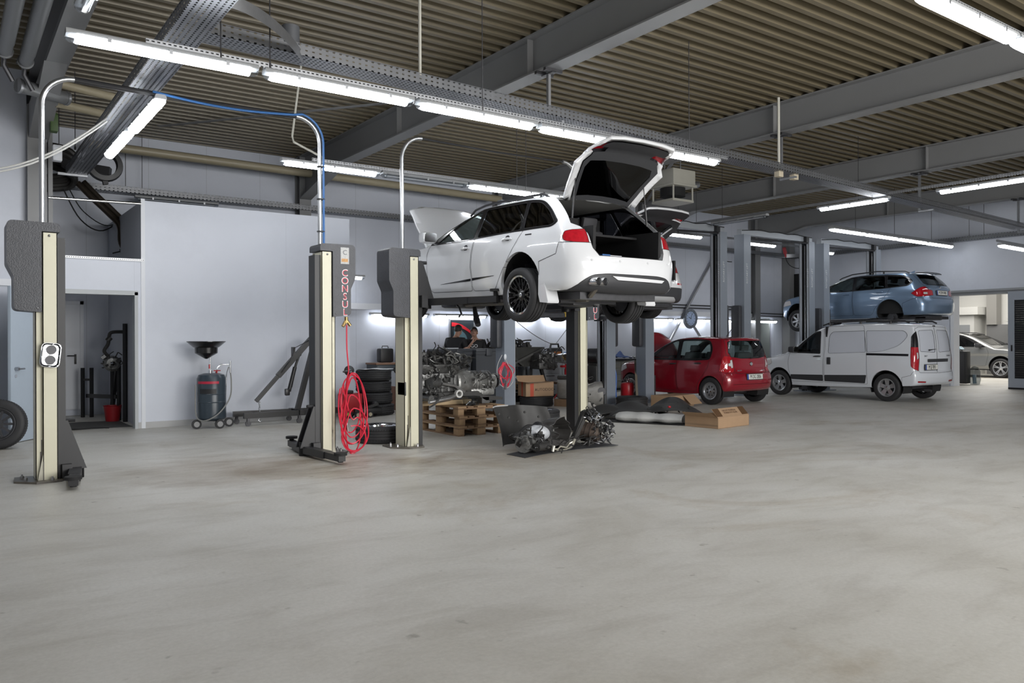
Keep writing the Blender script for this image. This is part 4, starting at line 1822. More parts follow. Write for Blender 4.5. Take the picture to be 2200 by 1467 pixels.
def make_wheel(root, loc, r, w, rimr, style, m_rim, side, name='wheel', lip=None, yaw=0.0):
  """tyre and rim; the outer face looks to +y * side"""
  e = bpy.data.objects.new(name, None)
  C.objects.link(e)
  e.parent = root
  e.location = loc
  e.rotation_euler = (0, 0, yaw)
  s = side
  b = MB()
  h = w / 2
  prof = [(rimr, -h * 0.78), (rimr + 0.012, -h * 0.95), ((r + rimr) / 2, -h), (r - 0.02, -h * 0.93), (r - 0.006, -h * 0.82)]
  gr = [-0.55, -0.18, 0.18, 0.55]
  for g in gr:
    prof += [(r, h * g - 0.006), (r - 0.008, h * g - 0.005), (r - 0.008, h * g + 0.005), (r, h * g + 0.006)]
  prof += [(r - 0.006, h * 0.82), (r - 0.02, h * 0.93), ((r + rimr) / 2, h), (rimr + 0.012, h * 0.95), (rimr, h * 0.78)]
  b.lathe(prof, axis='y', seg=44)
  b.build('tyre', M_rubber, e)
  b = MB()
  rr = rimr + 0.001
  b.m = 1 if lip else 0
  b.lathe([(rr + 0.008, h * 0.80 * s), (rr - 0.004, h * 0.84 * s), (rr - 0.022, h * 0.78 * s), (rr - 0.026, h * 0.55 * s)], axis='y', seg=44)
  b.m = 0
  b.lathe([(rr - 0.026, h * 0.55 * s), (rr - 0.045, h * 0.0), (rr - 0.03, -h * 0.8 * s)], axis='y', seg=36)
  face = h * 0.62 * s
  ri = rr - 0.02

  def spoke(a, w0, w1, f0, f1, r0=0.05, r1=None):
    r1 = r1 or ri
    ca, sa = math.cos(a), math.sin(a)
    t = Vector((-sa, 0, ca))
    d = Vector((ca, 0, sa))
    p = [d * r0 + t * w0 / 2, d * r0 - t * w0 / 2, d * r1 - t * w1 / 2, d * r1 + t * w1 / 2]
    y = [f0, f0, f1, f1]
    v = [(q.x, yy, q.z) for q, yy in zip(p, y)] + [(q.x, yy - 0.022 * s, q.z) for q, yy in zip(p, y)]
    f = [(0, 1, 2, 3), (7, 6, 5, 4), (0, 4, 5, 1), (1, 5, 6, 2), (2, 6, 7, 3), (3, 7, 4, 0)]
    b.add(v, f)
  if style == 'mesh':
    for k in range(10):
      a = 2 * PI * k / 10
      spoke(a, 0.028, 0.016, face * 0.75, face * 0.95, r1=ri * 0.72)
      spoke(a + 0.16, 0.016, 0.014, face * 0.85, face, ri * 0.55)
      spoke(a - 0.16, 0.016, 0.014, face * 0.85, face, ri * 0.55)
  elif style == 'five':
    for k in range(5):
      a = 2 * PI * k / 5 + PI / 2
      spoke(a, 0.07, 0.11, face * 0.8, face)
  elif style == 'star':
    for k in range(7):
      a = 2 * PI * k / 7 + PI / 2
      spoke(a, 0.045, 0.06, face * 0.85, face)
  elif style == 'twin':
    for k in range(5):
      for q in (-0.13, 0.13):
        spoke(2 * PI * k / 5 + PI / 2 + q, 0.03, 0.028, face * 0.85, face, r1=ri)
  elif style == 'cap':
    n = 8
    for k in range(n):
      a = 2 * PI * k / n
      spoke(a, 0.035, 0.062, face * 1.0, face * 0.9, 0.04, ri)
    b.lathe([(ri, face * 0.9), (ri - 0.035, face * 0.97), (ri - 0.05, face * 0.9)], axis='y', seg=36)
  b.lathe([(0.0, face * 0.98), (0.045, face * 0.95), (0.07, face * 0.8), (0.075, face * 0.5)], axis='y', seg=20)
  b.build('rim', [m_rim, lip or m_rim], e, smooth=30)
  b = MB()
  b.lathe([(0.0, face * 1.02), (0.024, face * 1.01), (0.03, face * 0.96)], axis='y', seg=16)
  b.build('hub_cap', M_chrome, e)
  b = MB()
  b.cyl((0, -0.01 * s, 0), (0, -0.035 * s, 0), rimr * 0.72, seg=28)
  b.cyl((0, -0.03 * s, 0), (0, -h * s, 0), 0.06, seg=14)
  b.build('brake_disc', M_darksteel, e)
  return e


def plate_part(root, loc, rot, text, w=0.52, h=0.11, m_back=None):
  """number plate in a dark frame with a blue band"""
  b = MB()
  b.box(-w / 2 - 0.012, w / 2 + 0.012, -0.006, 0.004, -h / 2 - 0.014, h / 2 + 0.012)
  fr = b.build('plate_frame', M_black, root, loc, rot)
  b = MB()
  b.box(-w / 2, w / 2, -0.010, -0.006, -h / 2, h / 2)
  b.m = 1
  b.box(-w / 2, -w / 2 + 0.042, -0.012, -0.009, -h / 2, h / 2)
  b.build('number_plate', [mat('plate_white', (0.72, 0.72, 0.68), 0.4), mat('plate_blue', (0.01, 0.05, 0.35), 0.4)], fr)
  text_mesh(text, 0.115, M_black, 'plate_letters', fr, (0.02, -0.012, -0.002), (PI / 2, 0, 0), 0.0008, sx=0.66)
  return fr


def interior(car, x0, x1, zf, zb, w, m_seat, dash_x, rows=((1.55,), (0.55,)), wheel_y=0.36):
  """floor tub, seats, dashboard and steering wheel seen through the glass"""
  root = car.root
  b = MB()
  b.box(x0, x1, -w, w, zf - 0.02, zf)
  b.quad((x0, -w, zf), (x1, -w, zf), (x1, -w, zb), (x0, -w, zb))
  b.quad((x0, w, zf), (x1, w, zf), (x1, w, zb), (x0, w, zb))
  b.quad((x0, -w, zf), (x0, w, zf), (x0, w, zb), (x0, -w, zb))
  b.build('cabin_tub', M_blackm, root)
  for row in rows:
    for sx in row:
      for sy in (-0.36, 0.36):
        b = MB()
        b.rbox(sx - 0.02, sx + 0.46, sy - 0.24, sy + 0.24, zf + 0.16, zf + 0.32, 0.05)
        keep = b.X
        b.X = Matrix.Translation((sx, sy, zf + 0.3)) @ Matrix.Rotation(math.radians(-14), 4, 'Y')
        b.rbox(-0.13, 0.0, -0.24, 0.24, -0.06, 0.50, 0.05)
        b.rbox(-0.10, -0.02, -0.12, 0.12, 0.53, 0.66, 0.03)
        b.X = keep
        b.build('seat', m_seat, root)
  b = MB()
  b.rbox(dash_x, dash_x + 0.35, -w + 0.02, w - 0.02, zb - 0.28, zb + 0.02, 0.06)
  b.build('dashboard', M_blackm, root)
  b = MB()
  b.X = Matrix.Translation((dash_x - 0.12, wheel_y, zb - 0.06)) @ Matrix.Rotation(math.radians(-65), 4, 'Y')
  b.tube([(0.18 * math.cos(2 * PI * k / 24), 0.18 * math.sin(2 * PI * k / 24), 0) for k in range(24)], 0.014, 6, closed=True)
  b.cyl((0, 0, -0.12), (0, 0, 0.0), 0.03)
  b.box(-0.02, 0.02, -0.17, 0.17, -0.01, 0.01)
  b.X = None
  b.build('steering_wheel', M_black, root)


def strip_on(car, name, x0, z0, x1, z1, h, m, s=1, n=14, off=0.004, label=None):
  """narrow trim strip laid on the body side"""
  b = MB()
  v = []
  for k in range(n + 1):
    x, z = x0 + (x1 - x0) * k / n, z0 + (z1 - z0) * k / n
    hh = h if not callable(h) else h(k / n)
    for q in (-1, 1):
      y, nn = car.surf_y(x, z + q * hh / 2, s)
      v.append((x, y + off * s, z + q * hh / 2))
  f = [(2 * k, 2 * k + 2, 2 * k + 3, 2 * k + 1) for k in range(n)]
  if s > 0:
    f = [q[::-1] for q in f]
  b.add(v, f)
  o = b.build(name, m, car.root)
  if label:
    o['label'] = label
  return o


def handle(car, x, z, s, m, cup=True):
  y, n = car.surf_y(x, z, s)
  b = MB()
  b.m = 0
  b.tube([(x - 0.10, y + 0.012 * s, z + 0.005), (x - 0.05, y + 0.026 * s, z + 0.008), (x + 0.05, y + 0.026 * s, z + 0.004), (x + 0.10, y + 0.010 * s, z - 0.002)], [0.010, 0.016, 0.015, 0.008], 8)
  if cup:
    b.m = 1
    b.X = Matrix.Translation((x, y, z + 0.006)) @ Matrix.Rotation(0.0, 4, 'X')
    b.lathe([(0.0, 0.004 * s), (0.042, 0.003 * s), (0.048, -0.01 * s)], axis='y', seg=18)
    b.X = None
  return b.build('door_handle', [m, M_black], car.root)


def mirror(car, x, z, s, m, dx=0.0):
  y, n = car.surf_y(x, z, s)
  b = MB()
  b.beam((x, y, z), (x - 0.03, y + 0.14 * s, z + 0.04), 0.05, 0.04)
  b.X = Matrix.Translation((x - 0.02, y + 0.16 * s, z + 0.07))
  b.rbox(-0.07, 0.09, -0.11, 0.11, -0.075, 0.08, 0.05)
  b.X = None
  o = b.build('wing_mirror', m, car.root)
  b = MB()
  b.X = Matrix.Translation((x - 0.02, y + 0.16 * s, z + 0.07))
  b.prism(rpoly([(-0.095, -0.06), (0.095, -0.06), (0.085, 0.065), (-0.095, 0.065)], 0.03), -0.078, -0.070, axis='x')
  b.X = None
  b.build('mirror_glass', M_chrome, o)
  return o


def wiper(car, y0, z0, L, sgn=1):
  x, n = car.surf_x(y0, z0)
  x2, n2 = car.surf_x(y0 + sgn * L, z0 + 0.02)
  b = MB()
  b.tube([(x - 0.02, y0, z0), (x - 0.035, y0 + sgn * 0.08, z0 + 0.01), (x2 - 0.02, y0 + sgn * L, z0 + 0.02)], [0.02, 0.012, 0.006], 6)
  return b.build('rear_wiper', M_black, car.root)


def rear_bar(car, name, y0, y1, z0, z1, m, off=0.004, n=20, filt=None, parent=None, label=None):
  """panel that follows the rear face between two heights"""
  b = MB()
  v = []
  for k in range(n + 1):
    y = y0 + (y1 - y0) * k / n
    for z in (z0, z1) if not callable(z0) else (z0(y), z1(y)):
      x, nn = car.surf_x(y, z)
      v.append((x - off, y, z))
  f = [(2 * k, 2 * k + 1, 2 * k + 3, 2 * k + 2) for k in range(n)]
  b.add(v, f)
  o = b.build(name, m, parent or car.root)
  if label:
    o['label'] = label
  return o
# ------------------------------------------------------------------ paints, glass
M_rimw = mat('white_door_frame', (0.62, 0.63, 0.65), 0.35)
M_rimr = mat('red_door_frame', (0.22, 0.006, 0.015), 0.35)
P_white = paint_mat('white_car_paint', (0.72, 0.73, 0.75), 0.0, 0.25)
P_vanw = paint_mat('white_van_paint', (0.66, 0.69, 0.74), 0.0, 0.25)
P_red = paint_mat('red_car_paint', (0.27, 0.006, 0.018), 0.1, 0.25)
P_blue = paint_mat('light_blue_metallic', (0.20, 0.29, 0.42), 0.55, 0.3)
P_grey = paint_mat('grey_metallic', (0.26, 0.265, 0.26), 0.6, 0.28)
G_dark = glass_mat('dark_tinted_glass', (0.035, 0.035, 0.04), 0.9)
G_mid = glass_mat('green_tinted_glass', (0.55, 0.62, 0.60), 0.9)
G_grey = glass_mat('smoked_glass', (0.25, 0.28, 0.29), 0.9)
M_taillamp = mat('red_lamp_glass', (0.42, 0.01, 0.02), 0.12, coat=1.0, var=0.35, scale=25)
M_lampclear = mat('clear_lamp_glass', (0.62, 0.60, 0.60), 0.12, coat=1.0)
M_trimblk = mat('gloss_black_trim', (0.012, 0.012, 0.014), 0.18)
M_bump = mat('dark_bumper_plastic', (0.035, 0.036, 0.04), 0.5)
M_seat = mat('dark_seat_cloth', (0.05, 0.05, 0.055), 0.8)
M_seatg = mat('grey_seat_cloth', (0.10, 0.11, 0.12), 0.8)
M_alloy = mat('silver_alloy', (0.50, 0.51, 0.53), 0.3, 0.8)
M_blkrim = mat('black_rim', (0.015, 0.015, 0.016), 0.22)
M_foil = mat('seat_foil', (0.5, 0.6, 0.62), 0.25)


def mirrored(pts):
  """closed outline from its right half (y >= 0), top to bottom"""
  return pts + [(-y, z) for y, z in reversed(pts)]


def width_fn(wmax, plan, prof):
  return lambda x, z: wmax * lin_tab(plan, x) * lin_tab(prof, z)


def hinge_xf(x, z, deg):
  return Matrix.Translation((x, 0, z)) @ Matrix.Rotation(math.radians(deg), 4, 'Y') @ Matrix.Translation((-x, 0, -z))


# ------------------------------------------------------------------ white estate car on the second lift
def white_estate():
  S = dict(top=[(-0.34, 1.405), (0.1, 1.43), (0.6, 1.436), (1.1, 1.415), (1.5, 1.345), (1.9, 1.19), (2.25, 1.03), (2.42, 0.975), (2.8, 0.945), (3.2, 0.875), (3.5, 0.77), (3.6, 0.70)],
      rear=[(-0.88, 0.24), (-1.0, 0.30), (-1.03, 0.42), (-1.04, 0.56), (-1.02, 0.66), (-0.97, 0.80), (-0.93, 0.92), (-0.84, 1.01), (-0.60, 1.22), (-0.34, 1.405)],
      front=[(3.45, 0.20), (3.62, 0.28), (3.66, 0.42), (3.65, 0.58), (3.60, 0.70)],
      bottom=[(-0.88, 0.24), (-0.3, 0.25), (0.5, 0.20), (1.5, 0.19), (2.5, 0.19), (3.45, 0.20)],
      W=width_fn(0.915, [(-1.05, 0.885), (-0.7, 0.945), (-0.2, 0.985), (0.5, 1.0), (2.3, 1.0), (2.9, 0.985), (3.3, 0.94), (3.66, 0.88)],
            [(0.19, 0.925), (0.34, 0.985), (0.48, 0.988), (0.62, 1.0), (0.78, 0.998), (0.90, 0.975), (0.96, 0.955), (1.15, 0.86), (1.40, 0.72)]),
      Dt=[(-0.4, 0.045), (1.1, 0.055), (1.5, 0.11), (2.2, 0.10), (2.5, 0.06), (3.6, 0.08)], Db=0.05, Dr=0.27, Df=0.42, N=96, M=28)
  c = Car(S, 'estate_car', 'white estate car raised on the cream lift with bonnet and tailgate open', 'car', (6.50, 7.72, 1.725), PI / 2, dict(paint=P_white, rim=M_rimw))
  c.root.rotation_euler = (0, -0.03, PI / 2)
  # rear bumper, doors, window band, glass
  bump = [(-0.35, 0.10), (-0.37, 0.60), (-0.66, 0.675), (-0.70, 0.80), (-1.4, 0.80), (-1.4, 0.10)]
  c.region('rear_bumper', bump, 'side', lambda m, n: m.x < -0.3 and (abs(m.y) > 0.48 or m.z < 0.9), P_white, seam=0.007)
  c.side('front_door', rpoly([(1.03, 0.29), (1.07, 0.60), (1.03, 1.0), (1.06, 1.37), (1.35, 1.35), (2.14, 0.99), (2.22, 0.86), (2.20, 0.50), (2.10, 0.29)], [0.05, 0.02, 0.0, 0, 0.05, 0.05, 0.05, 0.1, 0.08]), P_white)
  c.side('rear_door', rpoly([(1.01, 0.29), (1.05, 0.60), (1.01, 1.0), (1.04, 1.38), (0.10, 1.38), (-0.02, 1.0), (0.10, 0.82), (0.40, 0.46), (0.50, 0.29)], [0.05, 0.02, 0, 0, 0.02, 0.02, 0.1, 0.12, 0.08]), P_white)
  band = rpoly([(2.17, 0.955), (1.62, 1.26), (1.28, 1.365), (0.9, 1.385), (0.1, 1.385), (-0.2, 1.35), (-0.40, 1.22), (-0.60, 1.045), (-0.52, 0.995), (0.3, 0.985), (1.3, 0.955)], [0.02, 0.1, 0.1, 0.1, 0.1, 0.12, 0.1, 0.05, 0.05, 0.1, 0.1], 4)
  c.side('window_trim', band, M_trimblk, seam=0.008)
  c.side('front_window', rpoly([(1.98, 0.975), (1.50, 1.265), (1.24, 1.34), (1.10, 1.345), (1.06, 0.975)], [0.02, 0.08, 0.05, 0.03, 0.03]), G_mid, inset=0.004, seam=0.004)
  c.side('rear_window_glass', rpoly([(0.97, 0.98), (1.01, 1.355), (0.14, 1.355), (0.04, 1.005)], 0.03), G_dark, inset=0.004, seam=0.004)
  c.side('quarter_window', rpoly([(-0.01, 1.015), (0.08, 1.355), (-0.17, 1.325), (-0.37, 1.205), (-0.55, 1.045), (-0.48, 1.015)], [0.03, 0.03, 0.08, 0.05, 0.03, 0.03]), G_dark, inset=0.004, seam=0.004)
  c.region('windscreen', [(2.24, -0.70), (2.30, 0.0), (2.24, 0.70), (1.36, 0.56), (1.30, 0), (1.36, -0.56)], 'top', F_TOP, G_grey, inset=0.003, seam=0.02)
  # tailgate swung up
  xf = hinge_xf(-0.36, 1.40, 85)
  FR = lambda m, n: m.x < -0.345
  gate = mirrored([(0.54, 1.50), (0.585, 1.33), (0.66, 1.12), (0.70, 1.03), (0.63, 0.99), (0.585, 0.90), (0.56, 0.74), (0.50, 0.655)])
  g = c.region('tailgate', gate, 'rear', FR, P_white, xf=xf, rim=(0.07, 0, -0.0), thick=0.035, seam=0)
  c.region('tailgate_outer', mirrored([(0.46, 1.385), (0.51, 1.28), (0.575, 1.10), (0.60, 1.03), (0.53, 0.98), (0.50, 0.75), (0.44, 0.71)]), 'rear', FR, P_white, xf=xf, rim=(0.07, 0, 0), seam=0, parent=g, liner=(0.05, M_bump, 'trim_panel'))
  c.region('rear_window', mirrored([(0.42, 1.345), (0.47, 1.24), (0.53, 1.09), (0.50, 1.035)]), 'rear', FR, G_dark, xf=xf, rim=(0.07, 0, 0), seam=0, parent=g, liner=(0.045, G_dark, 'inner_glass'))
  for s in (1, -1):
    c.region('gate_lamp', [(y * s, z) for y, z in ((0.56, 0.83), (0.60, 0.955), (0.36, 0.94), (0.38, 0.84))], 'rear', FR, M_taillamp, xf=xf, rim=(0.07, 0, 0), seam=0, parent=g)
  for s in (1, -1):
    F = (lambda m, n: m.y > 0.3 and m.x < -0.45) if s > 0 else (lambda m, n: m.y < -0.3 and m.x < -0.45)
    c.region('tail_lamp', rpoly([(-0.735, 0.85), (-0.74, 0.93), (-0.86, 0.965), (-1.3, 0.97), (-1.3, 0.80), (-0.86, 0.80), (-0.77, 0.815)], [0.03, 0.03, 0.02, 0, 0, 0.02, 0.03]), 'side', F, M_taillamp, pre=('rear', [(0.575 * s, 0.6), (1.1 * s, 0.6), (1.1 * s, 1.2), (0.61 * s, 1.2), (0.60 * s, 0.90)]), seam=0.006)
  # bonnet swung up
  xb = hinge_xf(2.42, 0.96, -50)
  c.region('bonnet', rpoly([(2.40, -0.80), (2.40, 0.80), (2.9, 0.78), (3.36, 0.70), (3.54, 0.40), (3.58, 0.0), (3.54, -0.40), (3.36, -0.70), (2.9, -0.78)], 0.04), 'top', lambda m, n: n.z > 0.2 and m.x > 2.3, P_white, xf=xb, rim=(0, 0, -0.08), thick=0.025, seam=0)
  # rear lower apron in dark plastic with a white insert
  FRB = lambda m, n: m.x < -0.55
  c.region('rear_apron', rpoly([(0.84, 0.20), (0.72, 0.345), (0.60, 0.435), (0.40, 0.455), (-0.40, 0.455), (-0.60, 0.435), (-0.72, 0.345), (-0.84, 0.20)], [0.02, 0.05, 0.08, 0.05, 0.05, 0.08, 0.05, 0.02]), 'rear', FRB, M_bump, seam=0.006)
  c.region('apron_insert', rpoly([(0.34, 0.435), (-0.56, 0.415), (-0.50, 0.375), (0.24, 0.385)], 0.015), 'rear', FRB, P_white, seam=0.004)
  c.finish(arches=[(0.0, 0.36, 0.375), (2.808, 0.36, 0.375)])
  R = c.root
  # wheels hang a little below the arches
  make_wheel(R, (0.0, 0.80, 0.22), 0.328, 0.245, 0.236, 'mesh', M_blkrim, 1, lip=M_chrome)
  make_wheel(R, (0.0, -0.80, 0.22), 0.328, 0.245, 0.236, 'mesh', M_blkrim, -1, lip=M_chrome)
  make_wheel(R, (2.808, 0.80, 0.24), 0.328, 0.235, 0.236, 'mesh', M_blkrim, 1, lip=M_chrome)
  make_wheel(R, (2.808, -0.80, 0.24), 0.328, 0.235, 0.236, 'mesh', M_blkrim, -1, lip=M_chrome)
  for s in (1, -1):
    handle(c, 1.20, 0.845, s, P_white)
    handle(c, 0.27, 0.90, s, P_white)
    mirror(c, 2.0, 0.97, s, P_white)
    # trim streak along the doors
    strip_on(c, 'door_streak', 1.83, 0.395, 1.06, 0.435, lambda t: 0.004 + 0.028 * t, M_trimblk, s)
    strip_on(c, 'door_streak', 1.03, 0.44, 0.52, 0.47, lambda t: 0.004 + 0.03 * (1 - t), M_trimblk, s)
    # mud flap
    b = MB()
    y, _ = c.surf_y(-0.42, 0.45, s)
    b.prism([(-0.345, 0.52), (-0.40, 0.52), (-0.53, 0.14), (-0.52, 0.12), (-0.38, 0.13), (-0.345, 0.22)], y - 0.17 * s, y - 0.005 * s, axis='y')
    b.build('mud_flap', P_white, R)
    # roof rail
    b = MB()
    pts = []
    for k in range(15):
      x = -0.20 + 1.75 * k / 14
      z = 1.436 - 0.02 * abs(x - 0.6) ** 2 - (0.05 * max(0, x - 1.15) * 2.2)
      pts.append((x, 0.60 * s, z + 0.015 - (0.05 if k in (0, 14) else 0)))
    b.tube(pts, 0.016, 8)
    b.build('roof_rail', M_darksteel, R)
    # gas strut and hinge of the tailgate
    b = MB()
    p = xf @ Vector((-0.55, 0.55 * s, 1.17))
    q = Vector((-0.62, 0.60 * s, 1.10))
    b.cyl(q, q.lerp(p, 0.55), 0.012, seg=8)
    b.cyl(q.lerp(p, 0.5), p, 0.006, seg=8)
    b.build('gas_strut', M_black, R)
    b = MB()
    b.tube([(-0.36, 0.50 * s, 1.36), (-0.42, 0.50 * s, 1.40), (-0.42, 0.50 * s, 1.48)], 0.025, 8)
    b.build('tailgate_hinge', M_black, R)
  for y in (0.585, 0.485):
    b = MB()
    b.lathe([(0.036, 0.20), (0.036, -0.02), (0.042, -0.035), (0.046, -0.02), (0.044, 0.20)], (-1.045, y, 0.36), axis='x', seg=24)
    b.build('exhaust_tip', M_chrome, R)
    b = MB()
    b.cyl((-1.03, y, 0.36), (-0.90, y, 0.36), 0.036, seg=16)
    b.build('exhaust_bore', M_blackm, R)
  b = MB()
  y, _ = c.surf_y(-0.15, 0.93, 1)
  b.box(-0.20, -0.08, y, y + 0.004, 0.925, 0.94)
  b.build('side_badge', M_black, R)
  for y, z in ((0.60, 0.60), (0.22, 0.60), (-0.22, 0.60), (-0.60, 0.60)):
    x, n_ = c.surf_x(y, z)
    b = MB()
    b.cyl((x + 0.01, y, z), (x - 0.003, y, z), 0.014, seg=14)
    b.build('parking_sensor', mat('sensor_ring', (0.55, 0.56, 0.58), 0.4), R)
  # boot: tub, load cover, fillings
  b = MB()
  b.box(-0.92, 0.55, -0.52, 0.52, 0.62, 0.645)
  b.box(-0.92, 0.55, 0.50, 0.54, 0.62, 1.0)
  b.box(-0.92, 0.55, -0.54, -0.50, 0.62, 1.0)
  b.box(0.25, 0.40, -0.60, 0.60, 0.62, 1.25)
  b.box(-0.55, 0.30, -0.60, 0.60, 0.93, 0.955)
  b.build('boot_lining', M_blackm, R)
  b = MB()
  b.sheet(lambda u, w: (-0.38 + 1.6 * u, -0.58 + 1.16 * w, 1.375 + 0.02 * math.sin(PI * w)), 4, 8, 0.01)
  b.build('headlining', mat('headlining_grey', (0.45, 0.45, 0.44), 0.8), R)
  b = MB()
  b.X = Matrix.Translation((-0.78, 0.32, 0.655))
  b.box(-0.08, 0.06, -0.10, 0.02, 0, 0.035)
  b.m = 1
  b.box(-0.06, 0.10, -0.30, -0.12, 0, 0.03)
  b.X = None
  b.build('boot_clutter', [M_blue, M_white], R)
  interior(c, 0.3, 2.2, 0.34, 0.93, 0.78, M_seat, 1.75, rows=((1.10,), (0.40,)))
  # underside: floor pan, silencer, axle carrier, half shafts
  b = MB()
  b.box(-0.78, 3.35, -0.60, 0.60, 0.165, 0.25)
  b.box(0.45, 2.35, -0.84, 0.84, 0.17, 0.24)
  b.build('floor_pan', M_darksteel, R)
  b = MB()
  b.rbox(-0.76, -0.48, -0.25, 0.36, 0.17, 0.28, 0.05)
  b.cyl((-0.45, 0.2, 0.18), (2.4, 0.12, 0.14), 0.032)
  b.tube([(-0.80, 0.47, 0.2), (-0.95, 0.47, 0.33)], 0.03)
  b.build('exhaust_system', mat('exhaust_steel', (0.22, 0.20, 0.17), 0.4, 0.8, var=0.3, scale=12), R)
  b = MB()
  b.cyl((0, -0.68, 0.22), (0, 0.68, 0.22), 0.035)
  b.rbox(-0.16, 0.18, -0.18, 0.18, 0.10, 0.30, 0.05)
  b.beam((-0.2, -0.45, 0.17), (-0.2, 0.45, 0.17), 0.09, 0.07)
  for s in (1, -1):
    b.beam((-0.18, 0.40 * s, 0.16), (0.02, 0.66 * s, 0.13), 0.07, 0.04)
    b.beam((0.15, 0.30 * s, 0.18), (0.02, 0.66 * s, 0.20), 0.05, 0.05)
    b.cyl((0.06, 0.52 * s, 0.14), (0.04, 0.56 * s, 0.50), 0.05)
  b.build('rear_axle', M_darksteel, R)
  b = MB()
  b.rbox(2.45, 2.9, -0.28, 0.28, 0.09, 0.22, 0.05)
  b.cyl((2.808, -0.68, 0.22), (2.808, 0.68, 0.22), 0.03)
  b.tube([(2.3, 0.05, 0.16), (2.22, 0.08, 0.02), (2.12, 0.12, -0.08), (2.04, 0.14, -0.16)], [0.03, 0.035, 0.05, 0.04], 10)
  b.tube([(2.1, 0.5, 0.16), (1.95, 0.52, 0.08), (1.9, 0.52, 0.0), (1.95, 0.53, -0.05)], 0.014, 6)
  b.build('front_subframe', M_darksteel, R)
  return c


white_estate()
# ------------------------------------------------------------------ red hatchback on the floor
def side_set(c, doors, band, panes, glass, paint, m_band=None):
  for nm, poly in doors:
    c.side(nm, poly, paint)
  c.side('window_trim', band, m_band or M_trimblk, seam=0.008)
  for nm, poly, g in panes:
    c.side(nm, poly, g, inset=0.004, seam=0.004)


